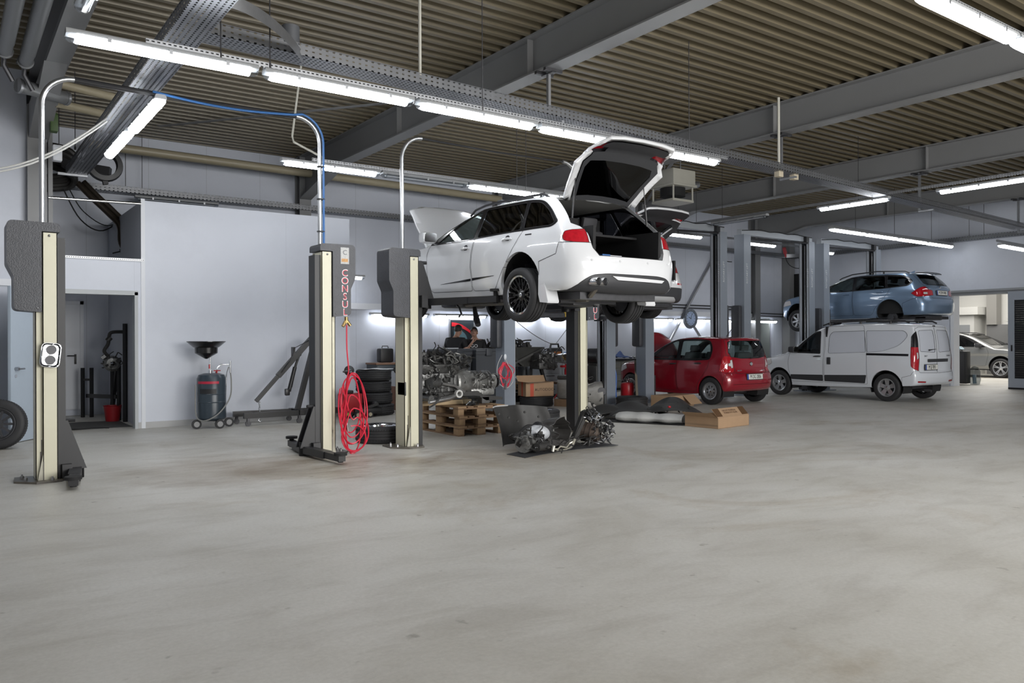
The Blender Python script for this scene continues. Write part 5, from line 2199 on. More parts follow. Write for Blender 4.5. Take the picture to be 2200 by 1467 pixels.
def red_hatchback():
  S = dict(top=[(-0.33, 1.43), (0.0, 1.465), (0.5, 1.478), (1.0, 1.455), (1.35, 1.385), (1.75, 1.17), (2.05, 1.00), (2.2, 0.955), (2.6, 0.90), (2.9, 0.80), (3.0, 0.72)],
      rear=[(-0.38, 0.28), (-0.50, 0.32), (-0.545, 0.42), (-0.55, 0.55), (-0.52, 0.66), (-0.47, 0.75), (-0.46, 0.90), (-0.44, 1.02), (-0.40, 1.22), (-0.33, 1.43)],
      front=[(2.88, 0.22), (3.03, 0.30), (3.06, 0.45), (3.05, 0.60), (3.0, 0.72)],
      bottom=[(-0.38, 0.28), (0.0, 0.26), (0.6, 0.19), (1.5, 0.18), (2.4, 0.19), (2.88, 0.22)],
      W=width_fn(0.82, [(-0.55, 0.93), (-0.2, 0.975), (0.3, 1.0), (2.0, 1.0), (2.5, 0.98), (3.06, 0.86)],
            [(0.18, 0.93), (0.33, 0.985), (0.5, 1.0), (0.7, 0.995), (0.86, 0.975), (0.96, 0.95), (1.2, 0.86), (1.45, 0.76)]),
      Dt=[(-0.4, 0.05), (1.0, 0.06), (1.4, 0.11), (2.0, 0.10), (2.3, 0.07), (3.0, 0.08)], Db=0.05, Dr=0.20, Df=0.36, N=70, M=22)
  c = Car(S, 'hatchback', 'dark red hatchback with an opened bonnet parked between the tall grey lift posts', 'car', (14.2, 11.48, 0.0), PI / 2, dict(paint=P_red, rim=M_rimr))
  c.region('rear_bumper', [(-0.33, 0.10), (-0.33, 0.52), (-0.41, 0.68), (-0.8, 0.70), (-0.8, 0.10)], 'side', lambda m, n: m.x < -0.25, P_red)
  side_set(c, [('front_door', rpoly([(0.93, 0.27), (0.98, 0.8), (0.97, 1.40), (1.30, 1.36), (1.86, 0.98), (1.98, 0.75), (1.93, 0.27)], 0.05)),
        ('rear_door', rpoly([(0.91, 0.27), (0.95, 0.8), (0.94, 1.40), (0.20, 1.40), (0.02, 1.1), (0.05, 0.80), (0.32, 0.45), (0.38, 0.27)], 0.06))],
      rpoly([(1.90, 0.945), (1.40, 1.28), (1.1, 1.40), (0.5, 1.415), (0.1, 1.385), (-0.02, 1.20), (0.02, 0.97), (0.4, 0.945)], [0.03, 0.1, 0.1, 0.1, 0.08, 0.1, 0.06, 0.05], 4),
      [('front_window', rpoly([(1.72, 0.975), (1.34, 1.26), (1.08, 1.365), (0.99, 1.37), (0.97, 0.975)], 0.04), G_mid),
       ('rear_window_glass', rpoly([(0.86, 0.975), (0.87, 1.375), (0.3, 1.38), (0.12, 1.35), (0.03, 1.19), (0.06, 0.995)], 0.05), G_mid)], G_mid, P_red)
  FR = lambda m, n: m.x < -0.25
  g = c.region('tailgate', mirrored([(0.60, 1.40), (0.66, 1.10), (0.64, 0.98), (0.53, 0.86), (0.50, 0.70), (0.46, 0.675)]), 'rear', FR, P_red, seam=0.008)
  c.region('rear_window', mirrored([(0.48, 1.375), (0.56, 1.345), (0.61, 1.12), (0.56, 1.03), (0.30, 0.995)]), 'rear', FR, G_mid, parent=g, seam=0.008)
  for s in (1, -1):
    c.region('tail_lamp', rpoly([((0.52) * s, 0.74), (0.54 * s, 0.99), (0.60 * s, 1.06), (0.9 * s, 1.06), (0.9 * s, 0.70), (0.58 * s, 0.70)], [0.04, 0.05, 0.04, 0, 0, 0.03]), 'rear', lambda m, n: m.x < -0.20, M_taillamp, pre=('side', rpoly([(-0.24, 0.72), (-0.30, 1.05), (-0.8, 1.07), (-0.8, 0.6)], 0.03)))
    c.region('lamp_insert', [((0.545) * s, 0.80), (0.555 * s, 0.97), (0.60 * s, 0.96), (0.61 * s, 0.90), (0.655 * s, 0.89), (0.655 * s, 0.84), (0.60 * s, 0.83), (0.59 * s, 0.79)], 'rear', FR, M_lampclear, seam=0)
    c.region('head_lamp', rpoly([(2.55, 0.72), (2.62, 0.86), (2.95, 0.80), (3.1, 0.70), (2.85, 0.62)], 0.03), 'side', (lambda m, n: m.y > 0.35) if s > 0 else (lambda m, n: m.y < -0.35), M_lampclear)
  c.region('windscreen', [(1.98, -0.62), (2.03, 0.0), (1.98, 0.62), (1.16, 0.53), (1.12, 0), (1.16, -0.53)], 'top', F_TOP, G_mid, inset=0.003, seam=0.02)
  c.region('bonnet', rpoly([(2.10, -0.66), (2.10, 0.66), (2.6, 0.62), (2.88, 0.45), (2.95, 0.0), (2.88, -0.45), (2.6, -0.62)], 0.04), 'top', lambda m, n: n.z > 0.2 and m.x > 2.0, P_red, xf=hinge_xf(2.1, 0.95, -62), rim=(0, 0, -0.06), thick=0.02, seam=0)
  c.finish(arches=[(0.0, 0.30, 0.325), (2.42, 0.30, 0.325)])
  R = c.root
  for x in (0.0, 2.42):
    for s in (1, -1):
      make_wheel(R, (x, 0.72 * s, 0.296), 0.296, 0.175, 0.185, 'cap', M_alloy, s)
  for s in (1, -1):
    handle(c, 1.05, 0.86, s, M_bump, False)
    handle(c, 0.33, 0.88, s, M_bump, False)
    mirror(c, 1.72, 0.93, s, M_bump)
  x, _ = c.surf_x(0, 0.62)
  plate_part(R, (x - 0.012, -0.02, 0.60), (math.radians(-4), 0, -PI / 2), 'M DG 2806')
  b = MB()
  x, _ = c.surf_x(0, 0.86)
  b.X = Matrix.Translation((x, 0, 0.875)) @ Matrix.Rotation(PI / 2, 4, 'Z')
  b.lathe([(0.0, 0.012), (0.03, 0.012), (0.034, 0.008)], axis='y', seg=16)
  b.lathe([(0.036, 0.008), (0.042, 0.014), (0.046, 0.004)], axis='y', seg=20)
  b.X = None
  b.build('round_badge', M_chrome, R)
  text_mesh('SKODA', 0.045, M_chrome, 'badge_letters', R, (c.surf_x(0.36, 0.735)[0] - 0.004, 0.38, 0.735), (PI / 2, 0, -PI / 2), 0.001)
  text_mesh('citigo', 0.042, M_chrome, 'badge_letters', R, (c.surf_x(-0.40, 0.735)[0] - 0.004, -0.40, 0.735), (PI / 2, 0, -PI / 2), 0.001)
  wiper(c, 0.0, 1.00, 0.28, -1)
  rear_bar(c, 'bumper_line', -0.55, 0.62, 0.44, 0.455, mat('dark_red_line', (0.12, 0.003, 0.01), 0.4))
  b = MB()
  b.tube([(0.2, -0.0, 1.47), (0.02, 0, 1.66)], 0.006, 6)
  b.build('antenna', M_black, R)
  interior(c, -0.30, 1.95, 0.35, 0.90, 0.70, M_seatg, 1.55, rows=((1.0,), (0.2,)))
  b = MB()
  b.box(0.3, 2.3, -0.55, 0.55, 0.20, 0.27)
  b.cyl((0, -0.6, 0.25), (0, 0.6, 0.25), 0.05)
  b.build('floor_pan', M_darksteel, R)
  return c


def white_van():
  S = dict(top=[(-0.62, 1.72), (-0.2, 1.765), (0.6, 1.79), (1.3, 1.775), (1.75, 1.70), (2.1, 1.48), (2.45, 1.22), (2.65, 1.09), (2.9, 1.03), (3.3, 0.93), (3.5, 0.83)],
      rear=[(-0.60, 0.36), (-0.70, 0.40), (-0.73, 0.50), (-0.73, 0.62), (-0.70, 0.72), (-0.71, 0.95), (-0.70, 1.15), (-0.68, 1.40), (-0.62, 1.72)],
      front=[(3.40, 0.28), (3.56, 0.36), (3.60, 0.52), (3.58, 0.70), (3.50, 0.83)],
      bottom=[(-0.60, 0.36), (-0.3, 0.34), (0.4, 0.28), (1.5, 0.25), (2.5, 0.25), (3.40, 0.28)],
      W=width_fn(0.875, [(-0.74, 0.955), (-0.3, 0.985), (0.3, 1.0), (2.3, 1.0), (2.9, 0.98), (3.3, 0.93), (3.6, 0.84)],
            [(0.25, 0.94), (0.40, 0.985), (0.55, 1.0), (0.85, 1.0), (1.02, 0.985), (1.10, 0.965), (1.4, 0.905), (1.78, 0.81)]),
      Dt=[(-0.7, 0.07), (1.4, 0.08), (1.8, 0.12), (2.4, 0.12), (2.7, 0.08), (3.5, 0.08)], Db=0.05, Dr=0.13, Df=0.40, er=2.8, N=80, M=26)
  c = Car(S, 'delivery_van', 'white delivery van with closed side panels parked under the light blue estate car', 'car', (18.03, 9.66, 0.0), PI / 2, dict(paint=P_vanw))
  c.region('rear_bumper', [(-0.36, 0.10), (-0.36, 0.55), (-0.55, 0.60), (-0.62, 0.70), (-1.0, 0.70), (-1.0, 0.10)], 'side', lambda m, n: m.x < -0.33, P_vanw)
  dark = [('front_door', rpoly([(1.56, 0.37), (1.56, 1.15), (1.60, 1.72), (1.85, 1.64), (2.48, 1.10), (2.55, 0.80), (2.44, 0.37)], [0.03, 0.02, 0.05, 0.08, 0.06, 0.2, 0.05])),
      ('sliding_door', rpoly([(1.53, 0.37), (1.53, 1.15), (1.57, 1.70), (0.60, 1.72), (0.46, 1.1), (0.44, 0.37)], [0.03, 0.02, 0.05, 0.05, 0.02, 0.03]))]
  for nm, p in dark:
    c.side(nm, p, P_vanw)
  M_vanp = paint_mat('van_panel_recess', (0.56, 0.59, 0.66), 0.0, 0.3)
  c.side('blank_window', rpoly([(1.44, 1.06), (1.44, 1.50), (1.36, 1.58), (0.56, 1.59), (0.49, 1.10)], [0.06, 0.08, 0.06, 0.03, 0.03]), M_vanp, inset=0.006, seam=0.005)
  c.side('blank_window', rpoly([(0.52, 1.59), (-0.36, 1.585), (-0.46, 1.48), (-0.30, 1.26), (0.10, 1.12), (0.455, 1.10)], [0.03, 0.08, 0.08, 0.15, 0.15, 0.03]), M_vanp, inset=0.006, seam=0.005)
  c.side('window_trim', rpoly([(2.44, 1.07), (2.14, 1.34), (1.84, 1.58), (1.68, 1.60), (1.64, 1.05)], [0.02, 0.1, 0.05, 0.04, 0.03]), M_trimblk, seam=0.006)
  c.side('front_window', rpoly([(2.30, 1.095), (2.07, 1.33), (1.81, 1.545), (1.72, 1.555), (1.68, 1.09)], 0.03), G_grey, inset=0.004, seam=0)
  c.side('side_moulding', rpoly([(2.46, 0.42), (2.46, 0.53), (1.57, 0.545), (1.57, 0.40)], 0.02), M_bump, seam=0.004)
  c.side('side_moulding', rpoly([(1.52, 0.40), (1.52, 0.545), (0.46, 0.575), (0.50, 0.39)], 0.02), M_bump, seam=0.004)
  FR = lambda m, n: m.x < -0.45
  for s in (1, -1):
    lo, hi = (0.02, 0.76) if s > 0 else (-0.76, 0.0)
    pts = rpoly([(0.02 * s, 0.64), (0.70 * s, 0.66), (0.70 * s, 1.62), (0.60 * s, 1.66), (0.02 * s, 1.67)] if s > 0 else [(-0.0, 0.64), (-0.70, 0.66), (-0.70, 1.62), (-0.60, 1.66), (-0.0, 1.67)], 0.02)
    d = c.region('rear_door', pts, 'rear', FR, P_vanw, seam=0.007)
    c.region('blank_pane', rpoly([(0.08 * s, 1.10), (0.66 * s, 1.12), (0.63 * s, 1.58), (0.08 * s, 1.60)], 0.05), 'rear', FR, M_vanp, seam=0.005, inset=0.005, parent=d)
    c.region('tail_lamp', rpoly([(0.715 * s, 0.70), (0.69 * s, 1.56), (0.76 * s, 1.58), (0.95 * s, 1.4), (0.95 * s, 0.78)], [0.02, 0.03, 0.02, 0, 0]), 'rear', FR, M_taillamp, pre=('side', rpoly([(-0.56, 0.80), (-0.52, 1.45), (-0.60, 1.58), (-0.9, 1.6), (-0.9, 0.66), (-0.68, 0.68)], 0.02)))
    c.region('lamp_smoked_top', [(0.70 * s, 1.22), (0.68 * s, 1.6), (0.95 * s, 1.6), (0.95 * s, 1.22)], 'rear', FR, M_trimblk, seam=0, pre=('side', rpoly([(-0.56, 0.80), (-0.52, 1.45), (-0.60, 1.58), (-0.9, 1.6), (-0.9, 0.66), (-0.68, 0.68)], 0.02)))
    c.region('lamp_insert', [(0.72 * s, 0.98), (0.72 * s, 1.10), (0.76 * s, 1.10), (0.765 * s, 0.94)], 'rear', FR, M_lampclear, seam=0)
    c.region('reflector', rpoly([(0.50 * s, 0.435), (0.76 * s, 0.445), (0.76 * s, 0.475), (0.50 * s, 0.465)], 0.01), 'rear', FR, M_taillamp, seam=0)
    c.region('head_lamp', rpoly([(3.02, 0.80), (3.08, 0.96), (3.4, 0.86), (3.55, 0.76), (3.30, 0.68)], 0.04), 'side', (lambda m, n: m.y > 0.4) if s > 0 else (lambda m, n: m.y < -0.4), M_lampclear)
  c.region('windscreen', [(2.52, -0.70), (2.58, 0.0), (2.52, 0.70), (1.76, 0.60), (1.70, 0), (1.76, -0.60)], 'top', F_TOP, G_grey, inset=0.003, seam=0.02)
  c.finish(arches=[(0.0, 0.33, 0.37), (2.81, 0.33, 0.37)])
  R = c.root
  for x in (0.0, 2.81):
    for s in (1, -1):
      make_wheel(R, (x, 0.765 * s, 0.312), 0.312, 0.19, 0.20, 'five', M_alloy, s)
  for s in (1, -1):
    handle(c, 1.72, 0.985, s, M_bump, False)
    mirror(c, 2.30, 1.08, s, M_bump)
    y, _ = c.surf_y(1.40, 0.90, s)
    b = MB()
    b.rbox(1.36, 1.45, y - 0.01, y + 0.02, 0.80, 0.97, 0.02)
    b.build('sliding_door_handle', M_bump, R)
    strip_on(c, 'slide_track', 0.47, 1.055, -0.50, 1.045, 0.05, M_trimblk, s, off=0.003)
    b = MB()
    for x in (0.03, 0.75, 1.55):
      b.cyl((x, 0.60 * s, 1.74), (x, 0.60 * s, 1.80), 0.03)
    b.tube([(-0.40, 0.60 * s, 1.755), (-0.30, 0.60 * s, 1.80), (0.6, 0.60 * s, 1.825), (1.5, 0.60 * s, 1.80), (1.72, 0.60 * s, 1.735)], 0.018, 8)
    b.build('roof_rail', M_black, R)
  x, _ = c.surf_x(-0.04, 0.86)
  plate_part(R, (x - 0.012, 0.28, 0.775), (0, 0, -PI / 2), 'M SJ 7093')
  rear_bar(c, 'door_handle_bar', -0.46, 0.42, 0.885, 0.955, M_bump, 0.02)
  rear_bar(c, 'high_brake_lamp', -0.07, 0.05, 1.675, 1.70, M_blackm, 0.004, 6)
  text_mesh('DACIA', 0.05, M_greydk, 'badge_letters', R, (c.surf_x(0.5, 1.02)[0] - 0.004, 0.46, 1.02), (PI / 2, 0, -PI / 2), 0.001)
  text_mesh('DOKKER', 0.045, M_greydk, 'badge_letters', R, (c.surf_x(-0.5, 1.02)[0] - 0.004, -0.50, 1.02), (PI / 2, 0, -PI / 2), 0.001)
  wiper(c, 0.36, 1.15, 0.28, -1)
  interior(c, 1.5, 2.5, 0.45, 1.05, 0.76, M_seat, 2.2, rows=((1.62,),), wheel_y=0.38)
  b = MB()
  b.box(1.50, 1.54, -0.78, 0.78, 0.4, 1.70)
  b.build('bulkhead', M_blackm, R)
  b = MB()
  b.box(-0.25, 3.1, -0.6, 0.6, 0.27, 0.34)
  b.cyl((0, -0.66, 0.28), (0, 0.66, 0.28), 0.05)
  b.cyl((-0.6, 0.35, 0.26), (-0.75, 0.35, 0.25), 0.03)
  b.build('floor_pan', M_darksteel, R)
  return c


def blue_estate():
  S = dict(top=[(-0.50, 1.375), (0.0, 1.41), (0.6, 1.42), (1.1, 1.40), (1.5, 1.325), (1.9, 1.17), (2.25, 1.02), (2.40, 0.965), (2.8, 0.93), (3.2, 0.85), (3.45, 0.74)],
      rear=[(-0.84, 0.26), (-0.96, 0.31), (-0.98, 0.44), (-0.985, 0.56), (-0.96, 0.66), (-0.92, 0.78), (-0.90, 0.92), (-0.86, 1.01), (-0.70, 1.20), (-0.50, 1.375)],
      front=[(3.32, 0.20), (3.50, 0.28), (3.54, 0.42), (3.52, 0.60), (3.45, 0.74)],
      bottom=[(-0.84, 0.26), (-0.3, 0.26), (0.5, 0.20), (1.5, 0.19), (2.5, 0.19), (3.32, 0.20)],
      W=width_fn(0.908, [(-1.0, 0.90), (-0.6, 0.955), (-0.1, 0.99), (0.5, 1.0), (2.3, 1.0), (2.9, 0.98), (3.54, 0.86)],
            [(0.19, 0.92), (0.34, 0.975), (0.55, 1.0), (0.70, 1.0), (0.74, 0.985), (0.90, 0.97), (0.98, 0.94), (1.15, 0.86), (1.40, 0.72)]),
      Dt=[(-0.5, 0.05), (1.1, 0.055), (1.5, 0.11), (2.2, 0.10), (2.5, 0.06), (3.5, 0.08)], Db=0.05, Dr=0.25, Df=0.42, N=80, M=24)
  c = Car(S, 'estate_car', 'light blue estate car lifted above the white delivery van', 'car', (21.05, 11.25, 1.74), PI / 2, dict(paint=P_blue))
  c.region('rear_bumper', [(-0.34, 0.10), (-0.35, 0.58), (-0.64, 0.70), (-1.3, 0.70), (-1.3, 0.10)], 'side', lambda m, n: m.x < -0.3, P_blue)
  side_set(c, [('front_door', rpoly([(1.01, 0.30), (1.05, 0.8), (1.02, 1.36), (1.35, 1.33), (2.10, 0.97), (2.20, 0.80), (2.12, 0.30)], 0.05)),
        ('rear_door', rpoly([(0.99, 0.30), (1.03, 0.8), (1.00, 1.37), (0.12, 1.37), (-0.02, 1.0), (0.08, 0.82), (0.40, 0.46), (0.48, 0.30)], 0.06))],
      rpoly([(2.12, 0.955), (1.60, 1.24), (1.28, 1.345), (0.9, 1.365), (0.1, 1.355), (-0.36, 1.31), (-0.58, 1.14), (-0.46, 1.03), (0.3, 0.985), (1.3, 0.955)], [0.02, 0.1, 0.1, 0.1, 0.1, 0.12, 0.1, 0.06, 0.1, 0.1], 4),
      [('front_window', rpoly([(1.93, 0.975), (1.48, 1.24), (1.22, 1.315), (1.10, 1.32), (1.06, 0.975)], 0.03), G_mid),
       ('rear_window_glass', rpoly([(0.97, 0.98), (1.01, 1.335), (0.22, 1.335), (0.12, 1.0)], 0.03), G_grey),
       ('quarter_window', rpoly([(0.07, 1.02), (0.15, 1.33), (-0.30, 1.285), (-0.52, 1.14), (-0.43, 1.05)], [0.03, 0.03, 0.08, 0.05, 0.04]), G_grey)], G_mid, P_blue)
  FR = lambda m, n: m.x < -0.45
  g = c.region('tailgate', mirrored([(0.54, 1.42), (0.60, 1.28), (0.66, 1.10), (0.62, 1.0), (0.56, 0.95), (0.52, 0.76), (0.46, 0.70)]), 'rear', FR, P_blue, seam=0.008)
  c.region('rear_window', mirrored([(0.50, 1.325), (0.55, 1.22), (0.58, 1.09), (0.50, 1.05)]), 'rear', FR, G_grey, parent=g, seam=0.02)
  for s in (1, -1):
    side = rpoly([(-0.56, 0.83), (-0.66, 0.90), (-0.78, 1.0), (-1.2, 1.02), (-1.2, 0.74), (-0.7, 0.74)], [0.02, 0.03, 0.03, 0, 0, 0.02])
    c.region('tail_lamp', rpoly([(0.40 * s, 0.78), (0.41 * s, 0.90), (0.56 * s, 0.93), (0.62 * s, 1.0), (1.0 * s, 1.02), (1.0 * s, 0.72), (0.58 * s, 0.76)], 0.02), 'rear', lambda m, n: m.x < -0.5, M_taillamp, pre=('side', side))
    c.region('lamp_insert', [(0.60 * s, 0.80), (0.60 * s, 0.855), (0.72 * s, 0.855), (0.72 * s, 0.80)], 'rear', FR, M_lampclear, seam=0)
    c.region('head_lamp', rpoly([(2.95, 0.66), (3.02, 0.80), (3.5, 0.72), (3.5, 0.58)], 0.04), 'side', (lambda m, n: m.y > 0.4) if s > 0 else (lambda m, n: m.y < -0.4), M_lampclear)
  c.region('windscreen', [(2.22, -0.69), (2.28, 0.0), (2.22, 0.69), (1.36, 0.55), (1.30, 0), (1.36, -0.55)], 'top', F_TOP, G_grey, inset=0.003, seam=0.02)
  c.finish(arches=[(0.0, 0.34, 0.36), (2.76, 0.34, 0.36)])
  R = c.root
  for s in (1, -1):
    make_wheel(R, (2.76, 0.79 * s, 0.20), 0.316, 0.205, 0.21, 'star', M_alloy, s)
    handle(c, 1.22, 0.875, s, P_blue, False)
    handle(c, 0.26, 0.895, s, P_blue, False)
    mirror(c, 1.95, 0.97, s, M_bump)
    b = MB()
    b.tube([(-0.40, 0.60 * s, 1.375), (-0.28, 0.60 * s, 1.43), (0.5, 0.60 * s, 1.475), (1.2, 0.60 * s, 1.44), (1.5, 0.60 * s, 1.36), (1.58, 0.61 * s, 1.32)], 0.015, 8)
    b.cyl((0.3, 0.60 * s, 1.40), (0.3, 0.60 * s, 1.47), 0.022)
    b.build('roof_rail', M_black, R)
    # bare hub where the rear wheel is taken off
    b = MB()
    b.cyl((0, 0.60 * s, 0.22), (0, 0.72 * s, 0.22), 0.14, seg=24)
    b.cyl((0, 0.72 * s, 0.22), (0, 0.76 * s, 0.22), 0.06, seg=16)
    b.build('bare_hub', M_darksteel, R)
  b = MB()
  b.sheet(lambda u, w: (-0.50 - 0.17 * u, -0.50 + 1.0 * w, 1.392 - 0.012 * u - 0.03 * (2 * w - 1) ** 4), 4, 16, 0.018)
  b.build('roof_spoiler', M_trimblk, R)
  b = MB()
  b.prism([(-0.05, 1.41), (-0.20, 1.41), (-0.22, 1.475)], -0.02, 0.02, axis='y')
  b.build('roof_fin', P_blue, R)
  x, _ = c.surf_x(0, 0.86)
  plate_part(R, (x - 0.012, 0.0, 0.845), (math.radians(-6), 0, -PI / 2), 'M DM 4940')
  b = MB()
  x, _ = c.surf_x(0, 0.98)
  b.X = Matrix.Translation((x + 0.002, 0, 0.975)) @ Matrix.Rotation(PI / 2, 4, 'Z')
  b.lathe([(0.0, 0.010), (0.034, 0.010), (0.04, 0.0)], axis='y', seg=20)
  b.X = None
  b.build('round_badge', M_chrome, R)
  wiper(c, 0.0, 1.06, 0.3, -1)
  interior(c, -0.6, 2.2, 0.35, 0.93, 0.77, M_seat, 1.75, rows=((1.10,), (0.35,)))
  b = MB()
  b.sheet(lambda u, w: (1.02 - 0.14 * w, 0.58 - 0.46 * u, 0.72 + 0.42 * w + 0.02 * math.sin(9 * u)), 8, 6, 0.01)
  b.build('seat_cover', M_foil, R)
  b = MB()
  b.box(-0.8, 3.2, -0.60, 0.60, 0.17, 0.25)
  b.cyl((0, -0.6, 0.22), (0, 0.6, 0.22), 0.05)
  b.rbox(-0.85, -0.5, -0.2, 0.6, 0.14, 0.27, 0.05)
  b.build('floor_pan', M_darksteel, R)
  return c


def white_offroad():
  S = dict(top=[(-0.42, 1.60), (0.1, 1.645), (0.6, 1.66), (1.2, 1.63), (1.6, 1.54), (2.0, 1.34), (2.4, 1.14), (2.5, 1.10), (2.9, 1.06), (3.3, 0.98), (3.55, 0.86)],
      rear=[(-0.85, 0.36), (-0.96, 0.42), (-0.985, 0.55), (-0.985, 0.70), (-0.95, 0.80), (-0.90, 0.92), (-0.86, 1.05), (-0.80, 1.16), (-0.62, 1.40), (-0.42, 1.60)],
      front=[(3.45, 0.30), (3.62, 0.38), (3.66, 0.55), (3.64, 0.72), (3.55, 0.86)],
      bottom=[(-0.85, 0.36), (-0.3, 0.34), (0.5, 0.28), (1.5, 0.27), (2.5, 0.27), (3.45, 0.30)],
      W=width_fn(0.94, [(-1.0, 0.90), (-0.6, 0.955), (-0.1, 0.99), (0.5, 1.0), (2.3, 1.0), (2.9, 0.98), (3.66, 0.86)],
            [(0.27, 0.93), (0.45, 0.985), (0.7, 1.0), (0.95, 0.99), (1.10, 0.955), (1.3, 0.87), (1.64, 0.73)]),
      Dt=[(-0.5, 0.05), (1.2, 0.06), (1.6, 0.11), (2.3, 0.10), (2.6, 0.07), (3.6, 0.08)], Db=0.05, Dr=0.24, Df=0.42, N=70, M=22)
  c = Car(S, 'offroad_car', 'white off-road car with its tailgate up, mostly hidden behind the white estate car', 'car', (10.58, 11.28, 1.73), PI / 2, dict(paint=P_white, rim=M_rimw))
  side_set(c, [('front_door', rpoly([(1.03, 0.42), (1.06, 1.0), (1.05, 1.57), (1.4, 1.54), (2.2, 1.12), (2.3, 0.9), (2.2, 0.42)], 0.05)),
        ('rear_door', rpoly([(1.01, 0.42), (1.04, 1.0), (1.03, 1.58), (0.1, 1.58), (0.0, 1.15), (0.1, 0.95), (0.45, 0.58), (0.55, 0.42)], 0.06))],
      rpoly([(2.22, 1.11), (1.65, 1.42), (1.3, 1.55), (0.1, 1.58), (-0.3, 1.52), (-0.58, 1.30), (-0.5, 1.20), (0.4, 1.13)], 0.08, 4),
      [('front_window', rpoly([(2.0, 1.13), (1.52, 1.41), (1.25, 1.52), (1.1, 1.52), (1.06, 1.13)], 0.03), G_grey),
       ('rear_window_glass', rpoly([(0.97, 1.14), (1.0, 1.54), (0.15, 1.54), (0.05, 1.17)], 0.03), G_dark),
       ('quarter_window', rpoly([(0.0, 1.19), (0.09, 1.54), (-0.27, 1.485), (-0.52, 1.29), (-0.45, 1.21)], 0.04), G_dark)], G_dark, P_white)
  xf = hinge_xf(-0.44, 1.59, 84)
  FR = lambda m, n: m.x < -0.425
  g = c.region('tailgate', mirrored([(0.60, 1.66), (0.64, 1.5), (0.70, 1.25), (0.66, 1.12), (0.60, 0.98), (0.56, 0.80), (0.50, 0.76)]), 'rear', FR, P_white, xf=xf, rim=(0.07, 0, 0), thick=0.035, seam=0, liner=(0.05, M_bump, 'trim_panel'))
  c.region('rear_window', mirrored([(0.48, 1.55), (0.54, 1.42), (0.60, 1.24), (0.5, 1.19)]), 'rear', FR, G_dark, xf=xf, rim=(0.07, 0, 0), seam=0.02, parent=g)
  for s in (1, -1):
    c.region('gate_lamp', [(0.62 * s, 0.96), (0.66 * s, 1.08), (0.38 * s, 1.07), (0.40 * s, 0.98)], 'rear', FR, M_taillamp, xf=xf, rim=(0.07, 0, 0), seam=0, parent=g)
    F = (lambda m, n: m.y > 0.3 and m.x < -0.45) if s > 0 else (lambda m, n: m.y < -0.3 and m.x < -0.45)
    c.region('tail_lamp', rpoly([(-0.56, 0.98), (-0.58, 1.06), (-0.74, 1.12), (-1.2, 1.12), (-1.2, 0.94), (-0.7, 0.93)], 0.03), 'side', F, M_taillamp, pre=('rear', [(0.63 * s, 0.8), (1.1 * s, 0.8), (1.1 * s, 1.3), (0.69 * s, 1.3)]))
    c.region('reflector', rpoly([(0.60 * s, 0.70), (0.86 * s, 0.70), (0.86 * s, 0.735), (0.60 * s, 0.73)], 0.01), 'rear', lambda m, n: m.x < -0.6, M_taillamp, seam=0)
  c.region('lower_bumper', rpoly([(1.0, 0.30), (1.0, 0.60), (0.70, 0.64), (-0.70, 0.64), (-1.0, 0.60), (-1.0, 0.30)], 0.03), 'rear', lambda m, n: m.x < -0.40, M_bump, seam=0.005)
  c.region('skid_plate', rpoly([(0.66, 0.36), (0.50, 0.47), (-0.50, 0.47), (-0.66, 0.36)], 0.03), 'rear', lambda m, n: m.x < -0.6, mat('silver_skid_plate', (0.55, 0.56, 0.58), 0.35, 0.3), seam=0.005)
  c.finish(arches=[(0.0, 0.42, 0.40), (2.81, 0.42, 0.40)])
  R = c.root
  for x in (0.0, 2.81):
    for s in (1, -1):
      make_wheel(R, (x, 0.77 * s, 0.45), 0.36, 0.245, 0.235, 'twin', M_blkrim, s)
  for y in (0.13, 0, -0.13):
    b = MB()
    b.X = xf
    x, _ = c.surf_x(y, 0.93)
    b.rbox(x - 0.008, x + 0.01, y - (0.07 if y == 0 else 0.03), y + (0.07 if y == 0 else 0.03), 0.885, 0.95, 0.01)
    b.X = None
    b.build('gate_recess', M_black, R)
  b = MB()
  x, _ = c.surf_x(0, 1.03)
  b.X = xf @ Matrix.Translation((x, 0, 1.03)) @ Matrix.Rotation(PI / 2, 4, 'Z')
  b.lathe([(0.0, 0.014), (0.03, 0.014), (0.041, 0.006)], axis='y', seg=20)
  b.X = None
  b.build('round_badge', M_chrome, R)
  b = MB()
  b.box(-0.92, 0.6, -0.56, 0.56, 0.74, 0.77)
  b.box(-0.92, 0.6, 0.54, 0.58, 0.74, 1.15)
  b.box(-0.92, 0.6, -0.58, -0.54, 0.74, 1.15)
  b.box(0.25, 0.40, -0.62, 0.62, 0.74, 1.45)
  b.build('boot_lining', M_blackm, R)
  b = MB()
  b.box(-0.8, 3.3, -0.62, 0.62, 0.24, 0.34)
  b.rbox(-0.85, -0.5, -0.5, 0.5, 0.26, 0.36, 0.05)
  b.cyl((0, -0.7, 0.45), (0, 0.7, 0.45), 0.05)
  b.build('floor_pan', M_darksteel, R)
  return c


